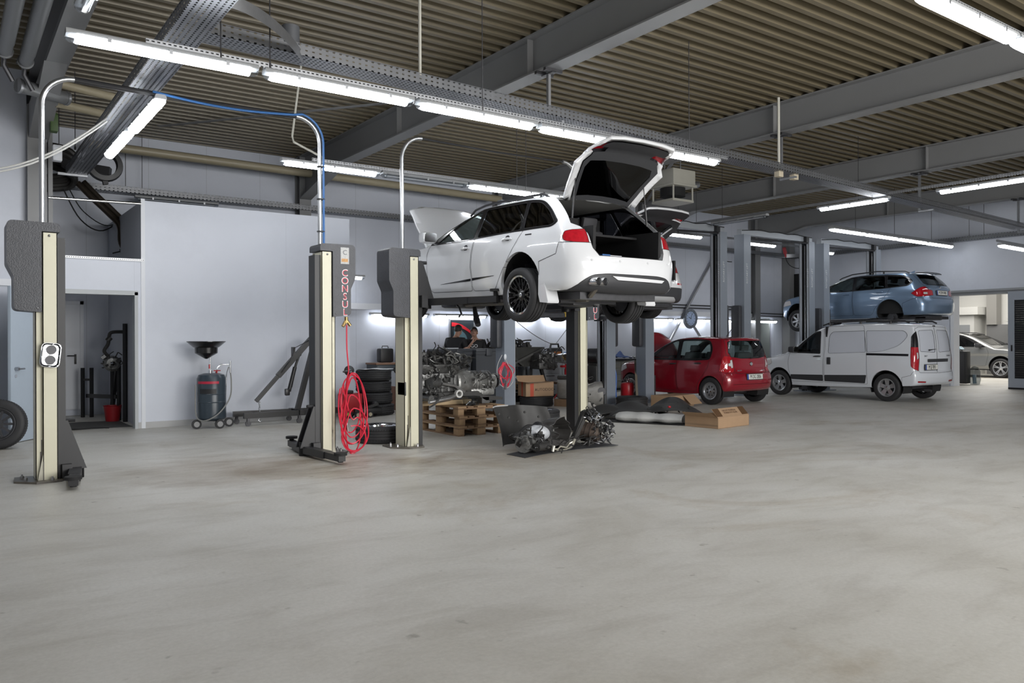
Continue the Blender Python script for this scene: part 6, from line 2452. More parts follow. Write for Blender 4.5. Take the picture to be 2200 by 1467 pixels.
def grey_offroad():
  S = dict(top=[(-0.60, 1.55), (-0.1, 1.61), (0.6, 1.63), (1.2, 1.61), (1.6, 1.53), (2.0, 1.34), (2.4, 1.13), (2.5, 1.08), (2.9, 1.04), (3.25, 0.95), (3.45, 0.84)],
      rear=[(-0.80, 0.36), (-0.90, 0.45), (-0.92, 0.65), (-0.88, 0.9), (-0.84, 1.1), (-0.72, 1.35), (-0.60, 1.55)],
      front=[(3.35, 0.28), (3.52, 0.36), (3.56, 0.52), (3.54, 0.70), (3.45, 0.84)],
      bottom=[(-0.80, 0.36), (0.5, 0.29), (1.5, 0.28), (2.5, 0.28), (3.35, 0.28)],
      W=width_fn(0.93, [(-1.0, 0.90), (-0.5, 0.96), (0.3, 1.0), (2.3, 1.0), (2.9, 0.98), (3.56, 0.86)],
            [(0.27, 0.93), (0.42, 0.99), (0.6, 0.985), (0.78, 0.975), (0.86, 1.0), (1.0, 0.985), (1.10, 0.955), (1.3, 0.87), (1.62, 0.73)]),
      Dt=[(-0.6, 0.05), (1.2, 0.06), (1.6, 0.11), (2.3, 0.10), (2.6, 0.07), (3.5, 0.08)], Db=0.05, Dr=0.22, Df=0.42, N=64, M=24)
  c = Car(S, 'offroad_car', 'silver grey off-road car standing in the next room beyond the sliding door', 'car', (31.35, 15.6, 0.0), -PI / 2, dict(paint=P_grey))
  side_set(c, [('front_door', rpoly([(1.03, 0.42), (1.06, 1.0), (1.05, 1.54), (1.4, 1.52), (2.2, 1.10), (2.3, 0.9), (2.2, 0.42)], 0.05)),
        ('rear_door', rpoly([(1.01, 0.42), (1.04, 1.0), (1.03, 1.55), (0.1, 1.55), (0.0, 1.12), (0.1, 0.95), (0.45, 0.58), (0.55, 0.42)], 0.06))],
      rpoly([(2.22, 1.09), (1.65, 1.40), (1.3, 1.53), (0.1, 1.55), (-0.4, 1.48), (-0.62, 1.28), (-0.5, 1.18), (0.4, 1.11)], 0.08, 4),
      [('front_window', rpoly([(2.0, 1.11), (1.52, 1.39), (1.25, 1.49), (1.1, 1.49), (1.06, 1.11)], 0.03), G_grey),
       ('rear_window_glass', rpoly([(0.97, 1.12), (1.0, 1.51), (0.15, 1.51), (0.05, 1.15)], 0.03), G_dark)], G_dark, P_grey)
  c.region('windscreen', [(2.3, -0.70), (2.36, 0.0), (2.3, 0.70), (1.5, 0.58), (1.42, 0), (1.5, -0.58)], 'top', F_TOP, G_grey, inset=0.003, seam=0.02)
  for F in ((lambda m, n: m.y > 0.4), (lambda m, n: m.y < -0.4)):
    c.region('head_lamp', rpoly([(2.98, 0.74), (3.05, 0.90), (3.4, 0.84), (3.5, 0.72)], 0.03), 'side', F, M_lampclear)
  c.finish(arches=[(0.0, 0.40, 0.385), (2.68, 0.40, 0.385)])
  R = c.root
  for x in (0.0, 2.68):
    for s in (1, -1):
      make_wheel(R, (x, 0.81 * s, 0.345), 0.345, 0.235, 0.25, 'twin', M_alloy, s)
  for s in (1, -1):
    handle(c, 1.18, 0.95, s, P_grey, False)
    handle(c, 0.22, 0.97, s, P_grey, False)
    mirror(c, 2.02, 1.08, s, M_bump)
    b = MB()
    b.tube([(-0.5, 0.62 * s, 1.55), (0.3, 0.62 * s, 1.645), (1.2, 0.62 * s, 1.62), (1.5, 0.62 * s, 1.55)], 0.014, 8)
    b.build('roof_rail', M_black, R)
  interior(c, -0.5, 2.3, 0.45, 1.06, 0.78, M_seat, 1.85)
  b = MB()
  b.box(-0.7, 3.2, -0.62, 0.62, 0.26, 0.34)
  b.build('floor_pan', M_darksteel, R)
  return c


red_hatchback()
white_van()
blue_estate()
white_offroad()
grey_offroad()
# ------------------------------------------------------------------ workshop equipment on the floor
M_tank = mat('dark_blue_tank', (0.035, 0.05, 0.065), 0.3, var=0.1)
M_crane = mat('crane_black', (0.014, 0.014, 0.015), 0.35)
M_wood = mat('pallet_wood', (0.36, 0.235, 0.13), 0.7, var=0.3, scale=9)
M_woodd = mat('old_pallet_wood', (0.25, 0.155, 0.09), 0.75, var=0.35, scale=9)
M_woodl = mat('fresh_wood', (0.50, 0.37, 0.22), 0.65, var=0.15, scale=12)
M_card = mat('brown_cardboard', (0.36, 0.235, 0.14), 0.7, var=0.08, scale=10)
M_cardd = mat('brown_cardboard_inside', (0.27, 0.18, 0.11), 0.75)
M_alu = mat('dirty_cast_aluminium', (0.30, 0.30, 0.29), 0.42, 0.75, var=0.45, scale=16, bump=0.4, bscale=40)
M_alud = mat('dark_cast_metal', (0.15, 0.15, 0.148), 0.4, 0.75, var=0.5, scale=18, bump=0.4, bscale=45)
M_alul = mat('clean_aluminium', (0.55, 0.55, 0.55), 0.3, 0.9, var=0.2, scale=20)
M_iron = mat('rusty_dark_iron', (0.11, 0.085, 0.07), 0.55, 0.6, var=0.4, scale=20)
M_grime = mat('grimy_black_plastic', (0.03, 0.029, 0.028), 0.5, var=0.4, scale=14)
M_binp = mat('dark_grey_bin_plastic', (0.055, 0.06, 0.07), 0.5)
M_cab = mat('grey_cabinet_steel', (0.30, 0.32, 0.34), 0.45)


def castor(b, x, y, r=0.04, s=0.05):
  b.cyl((x, y - 0.015, r), (x, y + 0.015, r), r, seg=18)


# waste-oil drainer
t = thing('oil_drainer', 'dark blue waste oil drainer with a black funnel bowl in front of the white partition', 'oil drainer', (3.55, 13.42, 0))
b = MB()
b.lathe([(0.0, 0.13), (0.20, 0.13), (0.225, 0.16), (0.225, 0.80), (0.20, 0.86), (0.12, 0.885), (0.0, 0.89)], seg=32)
for z in (0.42, 0.55):
  b.lathe([(0.225, z - 0.008), (0.229, z), (0.225, z + 0.008)], seg=32)
tank = b.build('tank', M_tank, t)
b = MB()
b.lathe([(0.2265, 0.72), (0.2265, 0.76)], seg=14, a0=math.radians(190), a1=math.radians(285))
b.build('red_band', mat('red_sticker', (0.45, 0.02, 0.05), 0.4), tank)
b = MB()
b.lathe([(0.2265, 0.56), (0.2265, 0.64)], seg=10, a0=math.radians(205), a1=math.radians(275))
b.build('dark_label', M_black, tank)
b = MB()
b.cyl((-0.02, 0, 0.86), (-0.02, 0, 0.93), 0.035)
b.cyl((-0.02, 0, 0.88), (-0.02, 0, 1.16), 0.014)
b.build('riser_pipe', M_chrome, t)
b = MB()
b.cyl((-0.035, -0.012, 0.96), (-0.035, -0.012, 1.03), 0.012)
b.build('red_lever', M_red, t)
b = MB()
b.lathe([(0.02, 1.12), (0.05, 1.14), (0.17, 1.21), (0.175, 1.215), (0.178, 1.30), (0.185, 1.305), (0.20, 1.31), (0.285, 1.385), (0.30, 1.395), (0.30, 1.405), (0.285, 1.405), (0.19, 1.33), (0.12, 1.24), (0.03, 1.15)], (-0.08, 0, 0), seg=40)
b.build('bowl', mat('gloss_black', (0.012, 0.012, 0.013), 0.2), t)
b = MB()
b.tube([(0.06, 0.0, 0.88), (0.10, 0, 0.98), (0.15, 0, 1.02), (0.28, 0, 1.02)], 0.010, 8)
b.tube([(0.22, 0, 0.40), (0.24, 0, 0.88), (0.27, 0, 0.97), (0.31, 0, 1.0)], 0.010, 8)
b.cyl((0.30, 0, 0.88), (0.30, 0, 1.08), 0.016)
b.build('push_handle', M_chrome, t)
b = MB()
b.tube(crom([(0.30, -0.02, 0.88), (0.30, -0.06, 0.72), (0.24, -0.2, 0.5), (0.08, -0.26, 0.28), (-0.10, -0.27, 0.16), (-0.22, -0.2, 0.14), (-0.26, -0.05, 0.25), (-0.25, 0.0, 0.7)], 6), 0.011, 8)
b.build('drain_hose', mat('grey_hose', (0.22, 0.22, 0.21), 0.5), t)
b = MB()
b.cyl((0.08, -0.02, 0.88), (0.08, -0.02, 0.93), 0.012)
b.cyl((0.03, -0.02, 0.925), (0.14, -0.02, 0.925), 0.008)
b.build('valve', M_red, t)
for x, y in ((-0.26, -0.10), (0.06, -0.26), (0.27, -0.02)):
  b = MB()
  b.cyl((x, y - 0.018, 0.075), (x, y + 0.018, 0.075), 0.075, seg=22)
  b.m = 1
  b.cyl((x, y - 0.022, 0.075), (x, y + 0.022, 0.075), 0.045, seg=18)
  b.build('wheel', [M_rubber, mat('wheel_hub_grey', (0.3, 0.3, 0.3), 0.5)], t)
b = MB()
b.tube([(-0.26, -0.08, 0.09), (-0.22, 0.0, 0.13), (0.05, -0.2, 0.13), (0.06, -0.24, 0.09)], 0.016, 8)
b.build('chassis', M_black, t)

# folding engine crane
t = thing('engine_crane', 'black folding engine crane standing along the white partition', 'engine crane', (0, 0, 0))
for y, x0, x1 in ((13.22, 4.02, 5.75), (13.72, 3.98, 5.75)):
  b = MB()
  b.beam((x0, y + (0.04 if y < 13.5 else 0), 0.17), (x1, y + 0.1 * (1 if y < 13.5 else -1), 0.17), 0.06, 0.09)
  b.build('leg', M_crane, t)
  for xx in (x0 + 0.06, x1 - 0.8):
    b = MB()
    b.cyl((xx, y - 0.018, 0.045), (xx, y + 0.018, 0.045), 0.045, seg=18)
    b.box(xx - 0.02, xx + 0.02, y - 0.026, y - 0.02, 0.045, 0.13)
    b.box(xx - 0.02, xx + 0.02, y + 0.02, y + 0.026, 0.045, 0.13)
    b.build('castor', M_darksteel, t)
b = MB()
b.beam((5.0, 13.22, 0.18), (5.0, 13.78, 0.18), 0.07, 0.08)
b.beam((5.7, 13.28, 0.18), (5.7, 13.72, 0.18), 0.07, 0.08)
b.build('cross_member', M_crane, t)
b = MB()
b.beam((5.02, 13.5, 0.2), (5.33, 13.5, 1.36), 0.08, 0.08)
b.box(5.28, 5.40, 13.44, 13.56, 1.27, 1.42, 0.02)
b.build('mast', M_crane, t)
b = MB()
b.beam((5.30, 13.5, 1.47), (4.68, 13.5, 0.80), 0.085, 0.085)
b.beam((4.72, 13.5, 0.845), (4.30, 13.5, 0.385), 0.062, 0.062)
b.box(4.93, 4.97, 13.45, 13.55, 1.10, 1.30)
b.build('boom', M_crane, t)
b = MB()
b.beam((5.305, 13.455, 1.47), (5.24, 13.455, 1.40), 0.004, 0.075)
b.build('white_label', M_white, t)
b = MB()
b.cyl((4.87, 13.5, 0.53), (4.98, 13.5, 0.95), 0.035, seg=14)
b.cyl((4.98, 13.5, 0.95), (5.06, 13.5, 1.16), 0.02, seg=12)
b.cyl((4.92, 13.5, 0.60), (5.03, 13.5, 1.10), 0.012, seg=8)
b.rbox(4.80, 4.88, 13.46, 13.54, 0.46, 0.58, 0.02)
b.ball((5.065, 13.5, 1.17), 0.035)
b.build('hydraulic_ram', M_crane, t)
b = MB()
for y in (13.42, 13.58):
  b.beam((5.34, 13.5, 1.25), (5.45, y, 0.2), 0.03, 0.035)
  b.beam((5.35, 13.5, 1.25), (5.68, y, 0.2), 0.03, 0.035)
b.build('stay', M_crane, t)
b = MB()
for k in range(6):
  z = 0.35 - k * 0.045
  b.X = Matrix.Translation((4.36, 13.5, z)) @ Matrix.Rotation(PI / 2 * (k % 2), 4, 'Z') @ Matrix.Rotation(PI / 2, 4, 'X')
  b.tube([(0.014 * math.cos(2 * PI * q / 10), 0.028 * math.sin(2 * PI * q / 10), 0) for q in range(10)], 0.006, 6, closed=True)
b.X = None
b.tube([(4.36, 13.5, 0.10), (4.34, 13.5, 0.06), (4.37, 13.5, 0.035), (4.40, 13.5, 0.06)], 0.009, 6)
b.build('chain_hook', M_galv, t)
b = MB()
b.tube([(5.28, 13.45, 1.44), (5.10, 13.42, 1.36), (4.96, 13.42, 1.29), (4.86, 13.43, 1.05), (4.72, 13.45, 0.86)], 0.007, 6)
b.build('cord', M_black, t)


# ------------------------------------------------------------------ tyres and wheels
def tyre(label, loc, r=0.335, w=0.215, ri=0.215, rot=(0, 0, 0), group=None, rim=None):
  t = thing('tyre' if not rim else 'car_wheel', label, 'tyre' if not rim else 'wheel', loc, rot=rot, group=group)
  h = w / 2
  b = MB()
  prof = [(ri + 0.01, -h * 0.55), (ri, -h * 0.8), (ri + 0.015, -h * 0.96), ((r + ri) / 2, -h), (r - 0.025, -h * 0.92), (r - 0.008, -h * 0.78)]
  for g in (-0.5, -0.17, 0.17, 0.5):
    prof += [(r, h * g - 0.007), (r - 0.009, h * g - 0.005), (r - 0.009, h * g + 0.005), (r, h * g + 0.007)]
  prof += [(r - 0.008, h * 0.78), (r - 0.025, h * 0.92), ((r + ri) / 2, h), (ri + 0.015, h * 0.96), (ri, h * 0.8), (ri + 0.01, h * 0.55), (r - 0.03, 0), (ri + 0.01, -h * 0.55)]
  b.lathe(prof, seg=48)
  b.m = 1
  for k in range(60):
    a = 2 * PI * k / 60
    b.X = Matrix.Rotation(a, 4, 'Z')
    for s in (-1, 1):
      b.box(r - 0.006, r + 0.0012, -0.004, 0.004, s * h * 0.60 - 0.012, s * h * 0.60 + 0.014)
  b.X = None
  b.build('tyre_casing', [M_rubber, M_blackm], t)
  if rim:
    b = MB()
    b.lathe([(ri + 0.012, h * 0.86), (ri - 0.004, h * 0.88), (ri - 0.02, h * 0.78), (ri - 0.03, h * 0.3), (ri - 0.05, -h * 0.2), (ri - 0.03, -h * 0.8)], seg=40)
    for k in range(10):
      a = 2 * PI * k / 10
      b.X = Matrix.Rotation(a, 4, 'Z')
      b.box(0.05, ri - 0.02, -0.016, 0.016, h * 0.40, h * 0.55)
    b.X = None
    b.cyl((0, 0, h * 0.2), (0, 0, h * 0.6), 0.065, seg=20)
    b.build('rim', rim, t)
  return t


G = 'tyres of the black stack by the back wall'
names = ['lowest', 'second from the bottom', 'third from the bottom', 'topmost']
for k in range(4):
  dx, dy = ((0.03, -0.02), (0.0, 0.0), (-0.01, 0.02), (-0.02, 0.0))[k]
  tyre('black tyre in the stack of four beside the partition, %s' % names[k], (6.68 + dx, 13.88 + dy, 0.108 + 0.2155 * k), group=G)
tyre('car wheel with a shiny rim lying flat on the floor behind the third cream post', (4.95, 10.10, 0.118), 0.345, 0.235, 0.235, rim=M_chrome)
tyre('black tyre lying under the open cardboard carton', (10.30, 13.55, 0.11), 0.36, 0.22)
tyre('wheel with a shiny rim lying flat behind the heap of removed parts', (8.35, 10.9, 0.11), 0.35, 0.22, 0.23, rim=M_chrome)
tyre('black tyre lying behind the black trim heap near the red hatchback', (11.75, 12.15, 0.11), 0.33, 0.22)
tyre('wheel leaning against the wall at the left edge of the photo', (0.58, 12.42, 0.325), 0.325, 0.21, 0.205, rot=(math.radians(84), 0, math.radians(-14)), rim=M_darksteel)

# white paper on the stack
b = MB()
b.sheet(lambda u, w: (6.36 + 0.62 * u, 13.62 + 0.42 * w, 0.869 + 0.012 * math.sin(7 * u) * math.sin(3 * w + 1)), 10, 6, 0.002)
tag(b.build('paper', mat('white_paper', (0.72, 0.73, 0.75), 0.6)), 'white sheet of paper lying on top of the tyre stack', 'paper')

# red trolley machine and jack behind the hose
t = thing('battery_charger', 'red wheeled workshop charger behind the red air hose', 'charger', (5.90, 13.62, 0))
b = MB()
b.rbox(-0.02, 0.34, -0.15, 0.15, 0.10, 0.44, 0.02)
b.build('casing', M_red, t)
b = MB()
b.rbox(0.06, 0.2, -0.08, 0.08, 0.44, 0.50, 0.02)
b.build('handle', M_black, t)
for x in (0.05, 0.30):
  b = MB()
  b.cyl((x, -0.19, 0.075), (x, -0.155, 0.075), 0.075, seg=20)
  b.m = 1
  b.cyl((x, -0.195, 0.075), (x, -0.15, 0.075), 0.035, seg=16)
  b.build('wheel', [M_rubber, mat('yellow_green_hub', (0.35, 0.42, 0.08), 0.5)], t)
t = thing('trolley_jack', 'low black trolley jack left of the tyre stack', 'jack', (6.18, 13.52, 0))
b = MB()
b.rbox(-0.12, 0.42, -0.13, 0.13, 0.06, 0.17, 0.03)
b.beam((0.1, 0, 0.15), (0.38, 0, 0.24), 0.10, 0.05)
b.build('frame', M_crane, t)
b = MB()
b.cyl((0.33, 0, 0.22), (0.33, 0, 0.28), 0.05)
b.build('saddle', M_darksteel, t)
for x, y in ((0.16, -0.15), (-0.08, -0.15), (0.16, 0.15), (-0.08, 0.15)):
  b = MB()
  b.cyl((x, y - 0.02, 0.06), (x, y + 0.02, 0.06), 0.06, seg=18)
  b.m = 1
  b.cyl((x, y - 0.024, 0.06), (x, y + 0.024, 0.06), 0.035, seg=16)
  b.build('wheel', [M_rubber, mat('cream_hub', (0.5, 0.45, 0.32), 0.5)], t)
b = MB()
b.box(6.30, 6.5, 14.6, 14.9, 0, 0.36)
tag(b.build('cardboard_box', M_card), 'small brown cardboard box behind the tyre stack', 'box')
t = thing('narrow_box', 'narrow upright brown and white box right of the tyre stack', 'box', (7.42, 14.45, 0))
b = MB()
b.box(0, 0.11, 0, 0.2, 0, 0.48)
b.build('lower_half', mat('reddish_carton', (0.30, 0.15, 0.10), 0.7), t)
b = MB()
b.box(0, 0.11, 0, 0.2, 0.48, 0.78)
b.build('white_top', M_white, t)
b = MB()
b.box(0.03, 0.09, -0.002, 0, 0.56, 0.70)
b.build('dark_label', M_black, t)

# ------------------------------------------------------------------ pallets with engine and gearbox
def make_pallet():
  t = thing('wooden_pallet', '', 'pallet', (0, 0, 0))
  for k in range(5):
    b = MB()
    x = -0.40 + k * 0.17
    b.rbox(x, x + (0.143 if k % 2 == 0 else 0.10), -0.6, 0.6, 0.122, 0.144, 0.004)
    b.build('deck_board', (M_wood, M_woodd)[k % 2], t)
  for y in (-0.6, -0.0725, 0.455):
    b = MB()
    b.rbox(-0.4, 0.4, y, y + 0.145, 0.10, 0.122, 0.003)
    b.build('stringer_board', M_woodd, t)
    for x in (-0.4, -0.0725, 0.30):
      b = MB()
      b.rbox(x, x + (0.145 if abs(x) < 0.2 else 0.10), y, y + 0.145, 0.022, 0.10, 0.004)
      b.build('block', M_wood, t)
  for x in (-0.4, -0.0725, 0.30):
    b = MB()
    b.rbox(x, x + (0.145 if abs(x) < 0.2 else 0.10), -0.6, 0.6, 0.0, 0.022, 0.003)
    b.build('bottom_board', M_woodd, t)
  return t


pal = make_pallet()
pal.location = (6.50, 10.50, 0)
pal['label'] = 'lowest of the three wooden pallets stacked under the engine'
pal['group'] = 'pallets under the engine'
dup(pal, (6.51, 10.505, 0.1445), math.radians(0.6), 'middle wooden pallet of the stack under the engine')
dup(pal, (6.50, 10.495, 0.289), math.radians(-0.7), 'topmost wooden pallet of the stack, carrying the engine')
dup(pal, (10.95, 14.95, 0.29), PI / 2, 'wooden pallet on the dark bench carrying the cylinder head', 'pallets by the back wall')
b = MB()
b.rbox(5.55, 6.62, 10.36, 10.46, 0.434, 0.50, 0.004)
tag(b.build('timber', M_woodl), 'pale timber lying on the pallets under the engine', 'timber')
b = MB()
b.rbox(6.72, 6.86, 10.22, 10.36, 0.434, 0.54, 0.01)
tag(b.build('wood_block', mat('grey_block', (0.10, 0.10, 0.10), 0.6)), 'dark block propping up the gearbox end', 'block')
t = thing('plastic_tub', 'clear plastic tub with parts standing on the pallets', 'tub', (6.42, 10.06, 0.434))
b = MB()
v = [(-0.09, -0.07, 0), (0.09, -0.07, 0), (0.09, 0.07, 0), (-0.09, 0.07, 0), (-0.11, -0.085, 0.13), (0.11, -0.085, 0.13), (0.11, 0.085, 0.13), (-0.11, 0.085, 0.13)]
b.add(v, [(0, 1, 2, 3), (0, 4, 5, 1), (1, 5, 6, 2), (2, 6, 7, 3), (3, 7, 4, 0)])
b.tube([v[4], v[5], v[6], v[7]], 0.005, 6, closed=True)
b.build('tub_wall', glass_mat('cloudy_plastic', (0.55, 0.57, 0.58), 0.8, 0.2), t)
b = MB()
for k in range(10):
  b.cyl((random.uniform(-0.07, 0.07), random.uniform(-0.05, 0.05), 0.005), (random.uniform(-0.07, 0.07), random.uniform(-0.05, 0.05), random.uniform(0.02, 0.06)), 0.012, seg=8)
b.build('small_parts', M_steel, t)


def greeble(b, n, cx, cy, cz, sx, sy, sz, seed, big=1.0, mats=2):
  """irregular small brackets, bolts, pipes and boxes covering a machine"""
  rnd = random.Random(seed)
  for k in range(n):
    b.m = rnd.randrange(mats)
    x, y, z = cx + rnd.uniform(-sx, sx), cy + rnd.uniform(-sy, sy), cz + rnd.uniform(-sz, sz)
    q = rnd.random()
    s = big * rnd.uniform(0.6, 1.4)
    if q < 0.35:
      d = Vector((rnd.uniform(-1, 1), rnd.uniform(-1, 1), rnd.uniform(-1, 1))).normalized() * 0.06 * s
      b.cyl(Vector((x, y, z)) - d * 0.5, Vector((x, y, z)) + d * 0.5, 0.018 * s, seg=10)
    elif q < 0.6:
      keep = b.X
      M = Matrix.Translation((x, y, z)) @ Euler((rnd.uniform(0, 3), rnd.uniform(0, 3), rnd.uniform(0, 3))).to_matrix().to_4x4()
      b.X = M if keep is None else keep @ M
      b.box(-0.035 * s, 0.035 * s, -0.025 * s, 0.025 * s, -0.018 * s, 0.018 * s)
      b.X = keep
    else:
      p = [Vector((x, y, z))]
      for j in range(3):
        p.append(p[-1] + Vector((rnd.uniform(-0.09, 0.09), rnd.uniform(-0.09, 0.09), rnd.uniform(-0.07, 0.07))) * s)
      b.tube(crom(p, 3), 0.009 * s, 6)
  b.m = 0


t = thing('car_engine', 'removed car engine with gearbox lying on the pallet stack', 'engine', (6.25, 10.42, 0.43))
b = MB()
b.rbox(-0.62, 0.06, -0.22, 0.22, 0.20, 0.52, 0.04)
for s in (-1, 1):
  b.X = Matrix.Translation((-0.28, 0.12 * s, 0.50)) @ Matrix.Rotation(math.radians(-22 * s), 4, 'X')
  b.rbox(-0.32, 0.32, -0.10, 0.10, 0.0, 0.17, 0.03)
  b.X = None
for k in range(6):
  b.box(-0.60 + 0.11 * k, -0.57 + 0.11 * k, -0.235, 0.235, 0.22, 0.46)
b.build('engine_block', M_alud, t)
b = MB()
greeble(b, 130, -0.28, -0.14, 0.58, 0.36, 0.16, 0.22, 11, 1.0, 3)
b.build('ancillaries', [M_alud, M_grime, M_alu], t)
b = MB()
rnd = random.Random(5)
for k in range(26):
  p = [Vector((rnd.uniform(-0.6, 0.12), rnd.uniform(-0.3, 0.1), rnd.uniform(0.55, 0.78)))]
  for j in range(4):
    p.append(p[-1] + Vector((rnd.uniform(-0.16, 0.16), rnd.uniform(-0.10, 0.10), rnd.uniform(-0.09, 0.08))))
  b.tube(crom(p, 4), rnd.uniform(0.006, 0.013), 6)
b.build('wiring_loom', M_blackm, t)
b = MB()
for x, z, r in ((0.10, 0.70, 0.075), (0.20, 0.68, 0.06), (0.16, 0.58, 0.045)):
  b.X = Matrix.Translation((x, -0.22, z))
  b.lathe([(r * 0.6, 0.05), (r * 0.62, -0.02), (r * 0.8, -0.05), (r, -0.03), (r, 0.08)], axis='y', seg=22)
  b.X = None
b.build('throttle_body', M_alu, t)
b = MB()
for k in range(4):
  b.tube([(-0.55 + 0.15 * k, 0.05, 0.70), (-0.55 + 0.15 * k, -0.08, 0.80), (-0.53 + 0.15 * k, -0.22, 0.74), (-0.52 + 0.15 * k, -0.25, 0.62)], 0.030, 10)
b.build('intake_manifold', M_grime, t)
b = MB()
b.lathe([(0.06, 0.0), (0.24, 0.0), (0.25, 0.03), (0.24, 0.06), (0.225, 0.16), (0.18, 0.28), (0.165, 0.30), (0.165, 0.46), (0.15, 0.50), (0.135, 0.66), (0.12, 0.68), (0.11, 0.78), (0.06, 0.80), (0.0, 0.80)], (0.02, -0.02, 0.33), axis='x', seg=28)
for k in range(10):
  a = 2 * PI * k / 10
  b.beam((0.05, -0.02 + 0.235 * math.cos(a), 0.33 + 0.235 * math.sin(a)), (0.34, -0.02 + 0.165 * math.cos(a), 0.33 + 0.165 * math.sin(a)), 0.012, 0.02)
for x in (0.36, 0.42, 0.58, 0.64):
  b.lathe([(0.15, x), (0.178, x + 0.005), (0.178, x + 0.013), (0.15, x + 0.018)], (0.02, -0.02, 0.33), axis='x', seg=28)
b.rbox(0.30, 0.74, -0.16, 0.12, 0.12, 0.24, 0.04)
gb = b.build('gearbox', M_alu, t)
b = MB()
greeble(b, 46, 0.44, -0.17, 0.34, 0.30, 0.05, 0.14, 23, 0.8, 2)
b.build('gearbox_fittings', [M_alud, M_alu], gb)
b = MB()
b.cyl((0.80, -0.02, 0.33), (0.88, -0.02, 0.33), 0.055, seg=18)
b.cyl((0.84, -0.02, 0.33), (0.86, -0.02, 0.33), 0.10, seg=24)
b.build('output_flange', M_darksteel, t)
for k in range(8):
  a = 2 * PI * k / 8
  b = MB()
  b.cyl((0.855, -0.02 + 0.085 * math.cos(a), 0.33 + 0.085 * math.sin(a)), (0.885, -0.02 + 0.085 * math.cos(a), 0.33 + 0.085 * math.sin(a)), 0.013, seg=8)
  b.build('bolt', M_steel, t)
b = MB()
b.tube([(0.0, -0.26, 0.16), (-0.2, -0.33, 0.12), (-0.55, -0.36, 0.08)], [0.03, 0.04, 0.03], 10)
b.tube([(0.1, -0.28, 0.20), (-0.08, -0.30, 0.30), (-0.30, -0.30, 0.34)], 0.022, 8)
b.build('control_arm', M_alul, t)
b = MB()
b.X = Matrix.Translation((-0.02, -0.31, 0.18))
b.lathe([(0.036, -0.03), (0.06, -0.03), (0.06, 0.03), (0.036, 0.03), (0.036, -0.03)], axis='y', seg=22)
b.X = None
b.build('bush_ring', mat('pale_ring', (0.6, 0.6, 0.58), 0.35), t)
b = MB()
b.cyl((-0.52, -0.30, 0.35), (-0.34, -0.24, 0.36), 0.085, seg=20)
b.cyl((-0.5, -0.34, 0.13), (-0.52, -0.1, 0.15), 0.05, seg=14)
greeble(b, 20, -0.46, -0.26, 0.26, 0.12, 0.08, 0.12, 31, 1.0, 1)
b.build('axle_drive', M_alud, t)
b = MB()
b.prism([(-0.5, 0.13), (0.45, 0.10), (0.55, 0.05), (0.85, 0.05), (0.85, 0.09), (0.5, 0.13), (0.4, 0.2), (-0.5, 0.2)], -0.2, 0.18, axis='y')
b.build('oil_sump', M_grime, t)

# ------------------------------------------------------------------ heap of removed parts in front of the fourth post
t = thing('undertray', 'black plastic undertray with a pale rim standing in the parts heap', 'car undertray', (0, 0, 0))
b = MB()


def tray_fn(u, w):
  x = 5.92 + 0.95 * u
  z = 0.02 + 0.50 * w * (1 - 0.10 * u ** 3)
  y = 8.62 + 0.16 * w + 0.10 * math.sin(PI * u) - 0.12 * (1 - u) ** 6 + 0.02 * math.sin(14 * u)
  x += -0.06 * (w - 1) * (w - 0) * 2 - 0.05 * w * (1 - u)
  return (x, y, z)


b.sheet(tray_fn, 26, 12, 0.008)
for k in range(5):
  p = tray_fn(0.12 + 0.17 * k, 0.8 - 0.12 * (k % 3))
  b.cyl((p[0], p[1] - 0.012, p[2]), (p[0], p[1] + 0.002, p[2]), 0.016, seg=10)
b.build('panel', M_grime, t)
b = MB()
b.tube([tray_fn(k / 24 * 0.36, 1.0) for k in range(25)], 0.009, 8)
b.build('pale_rim', mat('pale_rim', (0.5, 0.5, 0.5), 0.5), t)

b = MB()
b.sheet(lambda u, w: (5.62 + 1.60 * u, 7.62 + 0.50 * w + 0.20 * math.sin(2.6 * u) - 0.12 * (1 - u) * w, 0.006 + 0.028 * math.sin(PI * w) * math.sin(3 * u) ** 2 + 0.05 * max(0, u - 0.75)), 24, 8, 0.006)
tag(b.build('floor_panel', M_bump), 'flat black plastic panel lying on the floor under the parts heap', 'plastic panel')

t = thing('wheel_arch_liner', 'grey smoky wheel arch liner lying in the parts heap', 'arch liner', (0, 0, 0))
b = MB()


def liner(u, w):
  a = math.radians(-30 + 220 * u)
  r = 0.24 - 0.05 * w
  cx = 6.45
  return (cx + 0.02 * math.sin(9 * a) + r * math.cos(a) * 0.85, 7.98 + 0.30 * w + 0.05 * math.cos(2 * a), max(0.02, 0.16 + r * math.sin(a) + 0.02 * math.sin(5 * a)))


b.sheet(liner, 30, 6, 0.004)
b.sheet(lambda u, w: (6.25 + 0.62 * u * (0.4 + 0.6 * w), 7.86 + 0.30 * w - 0.06 * u, 0.05 + 0.16 * w * (1 - u) + 0.03 * math.sin(6 * u + 2 * w)), 12, 8, 0.004)
b.build('liner', mat('smoky_plastic', (0.11, 0.105, 0.10), 0.42, var=0.3, scale=6), t)

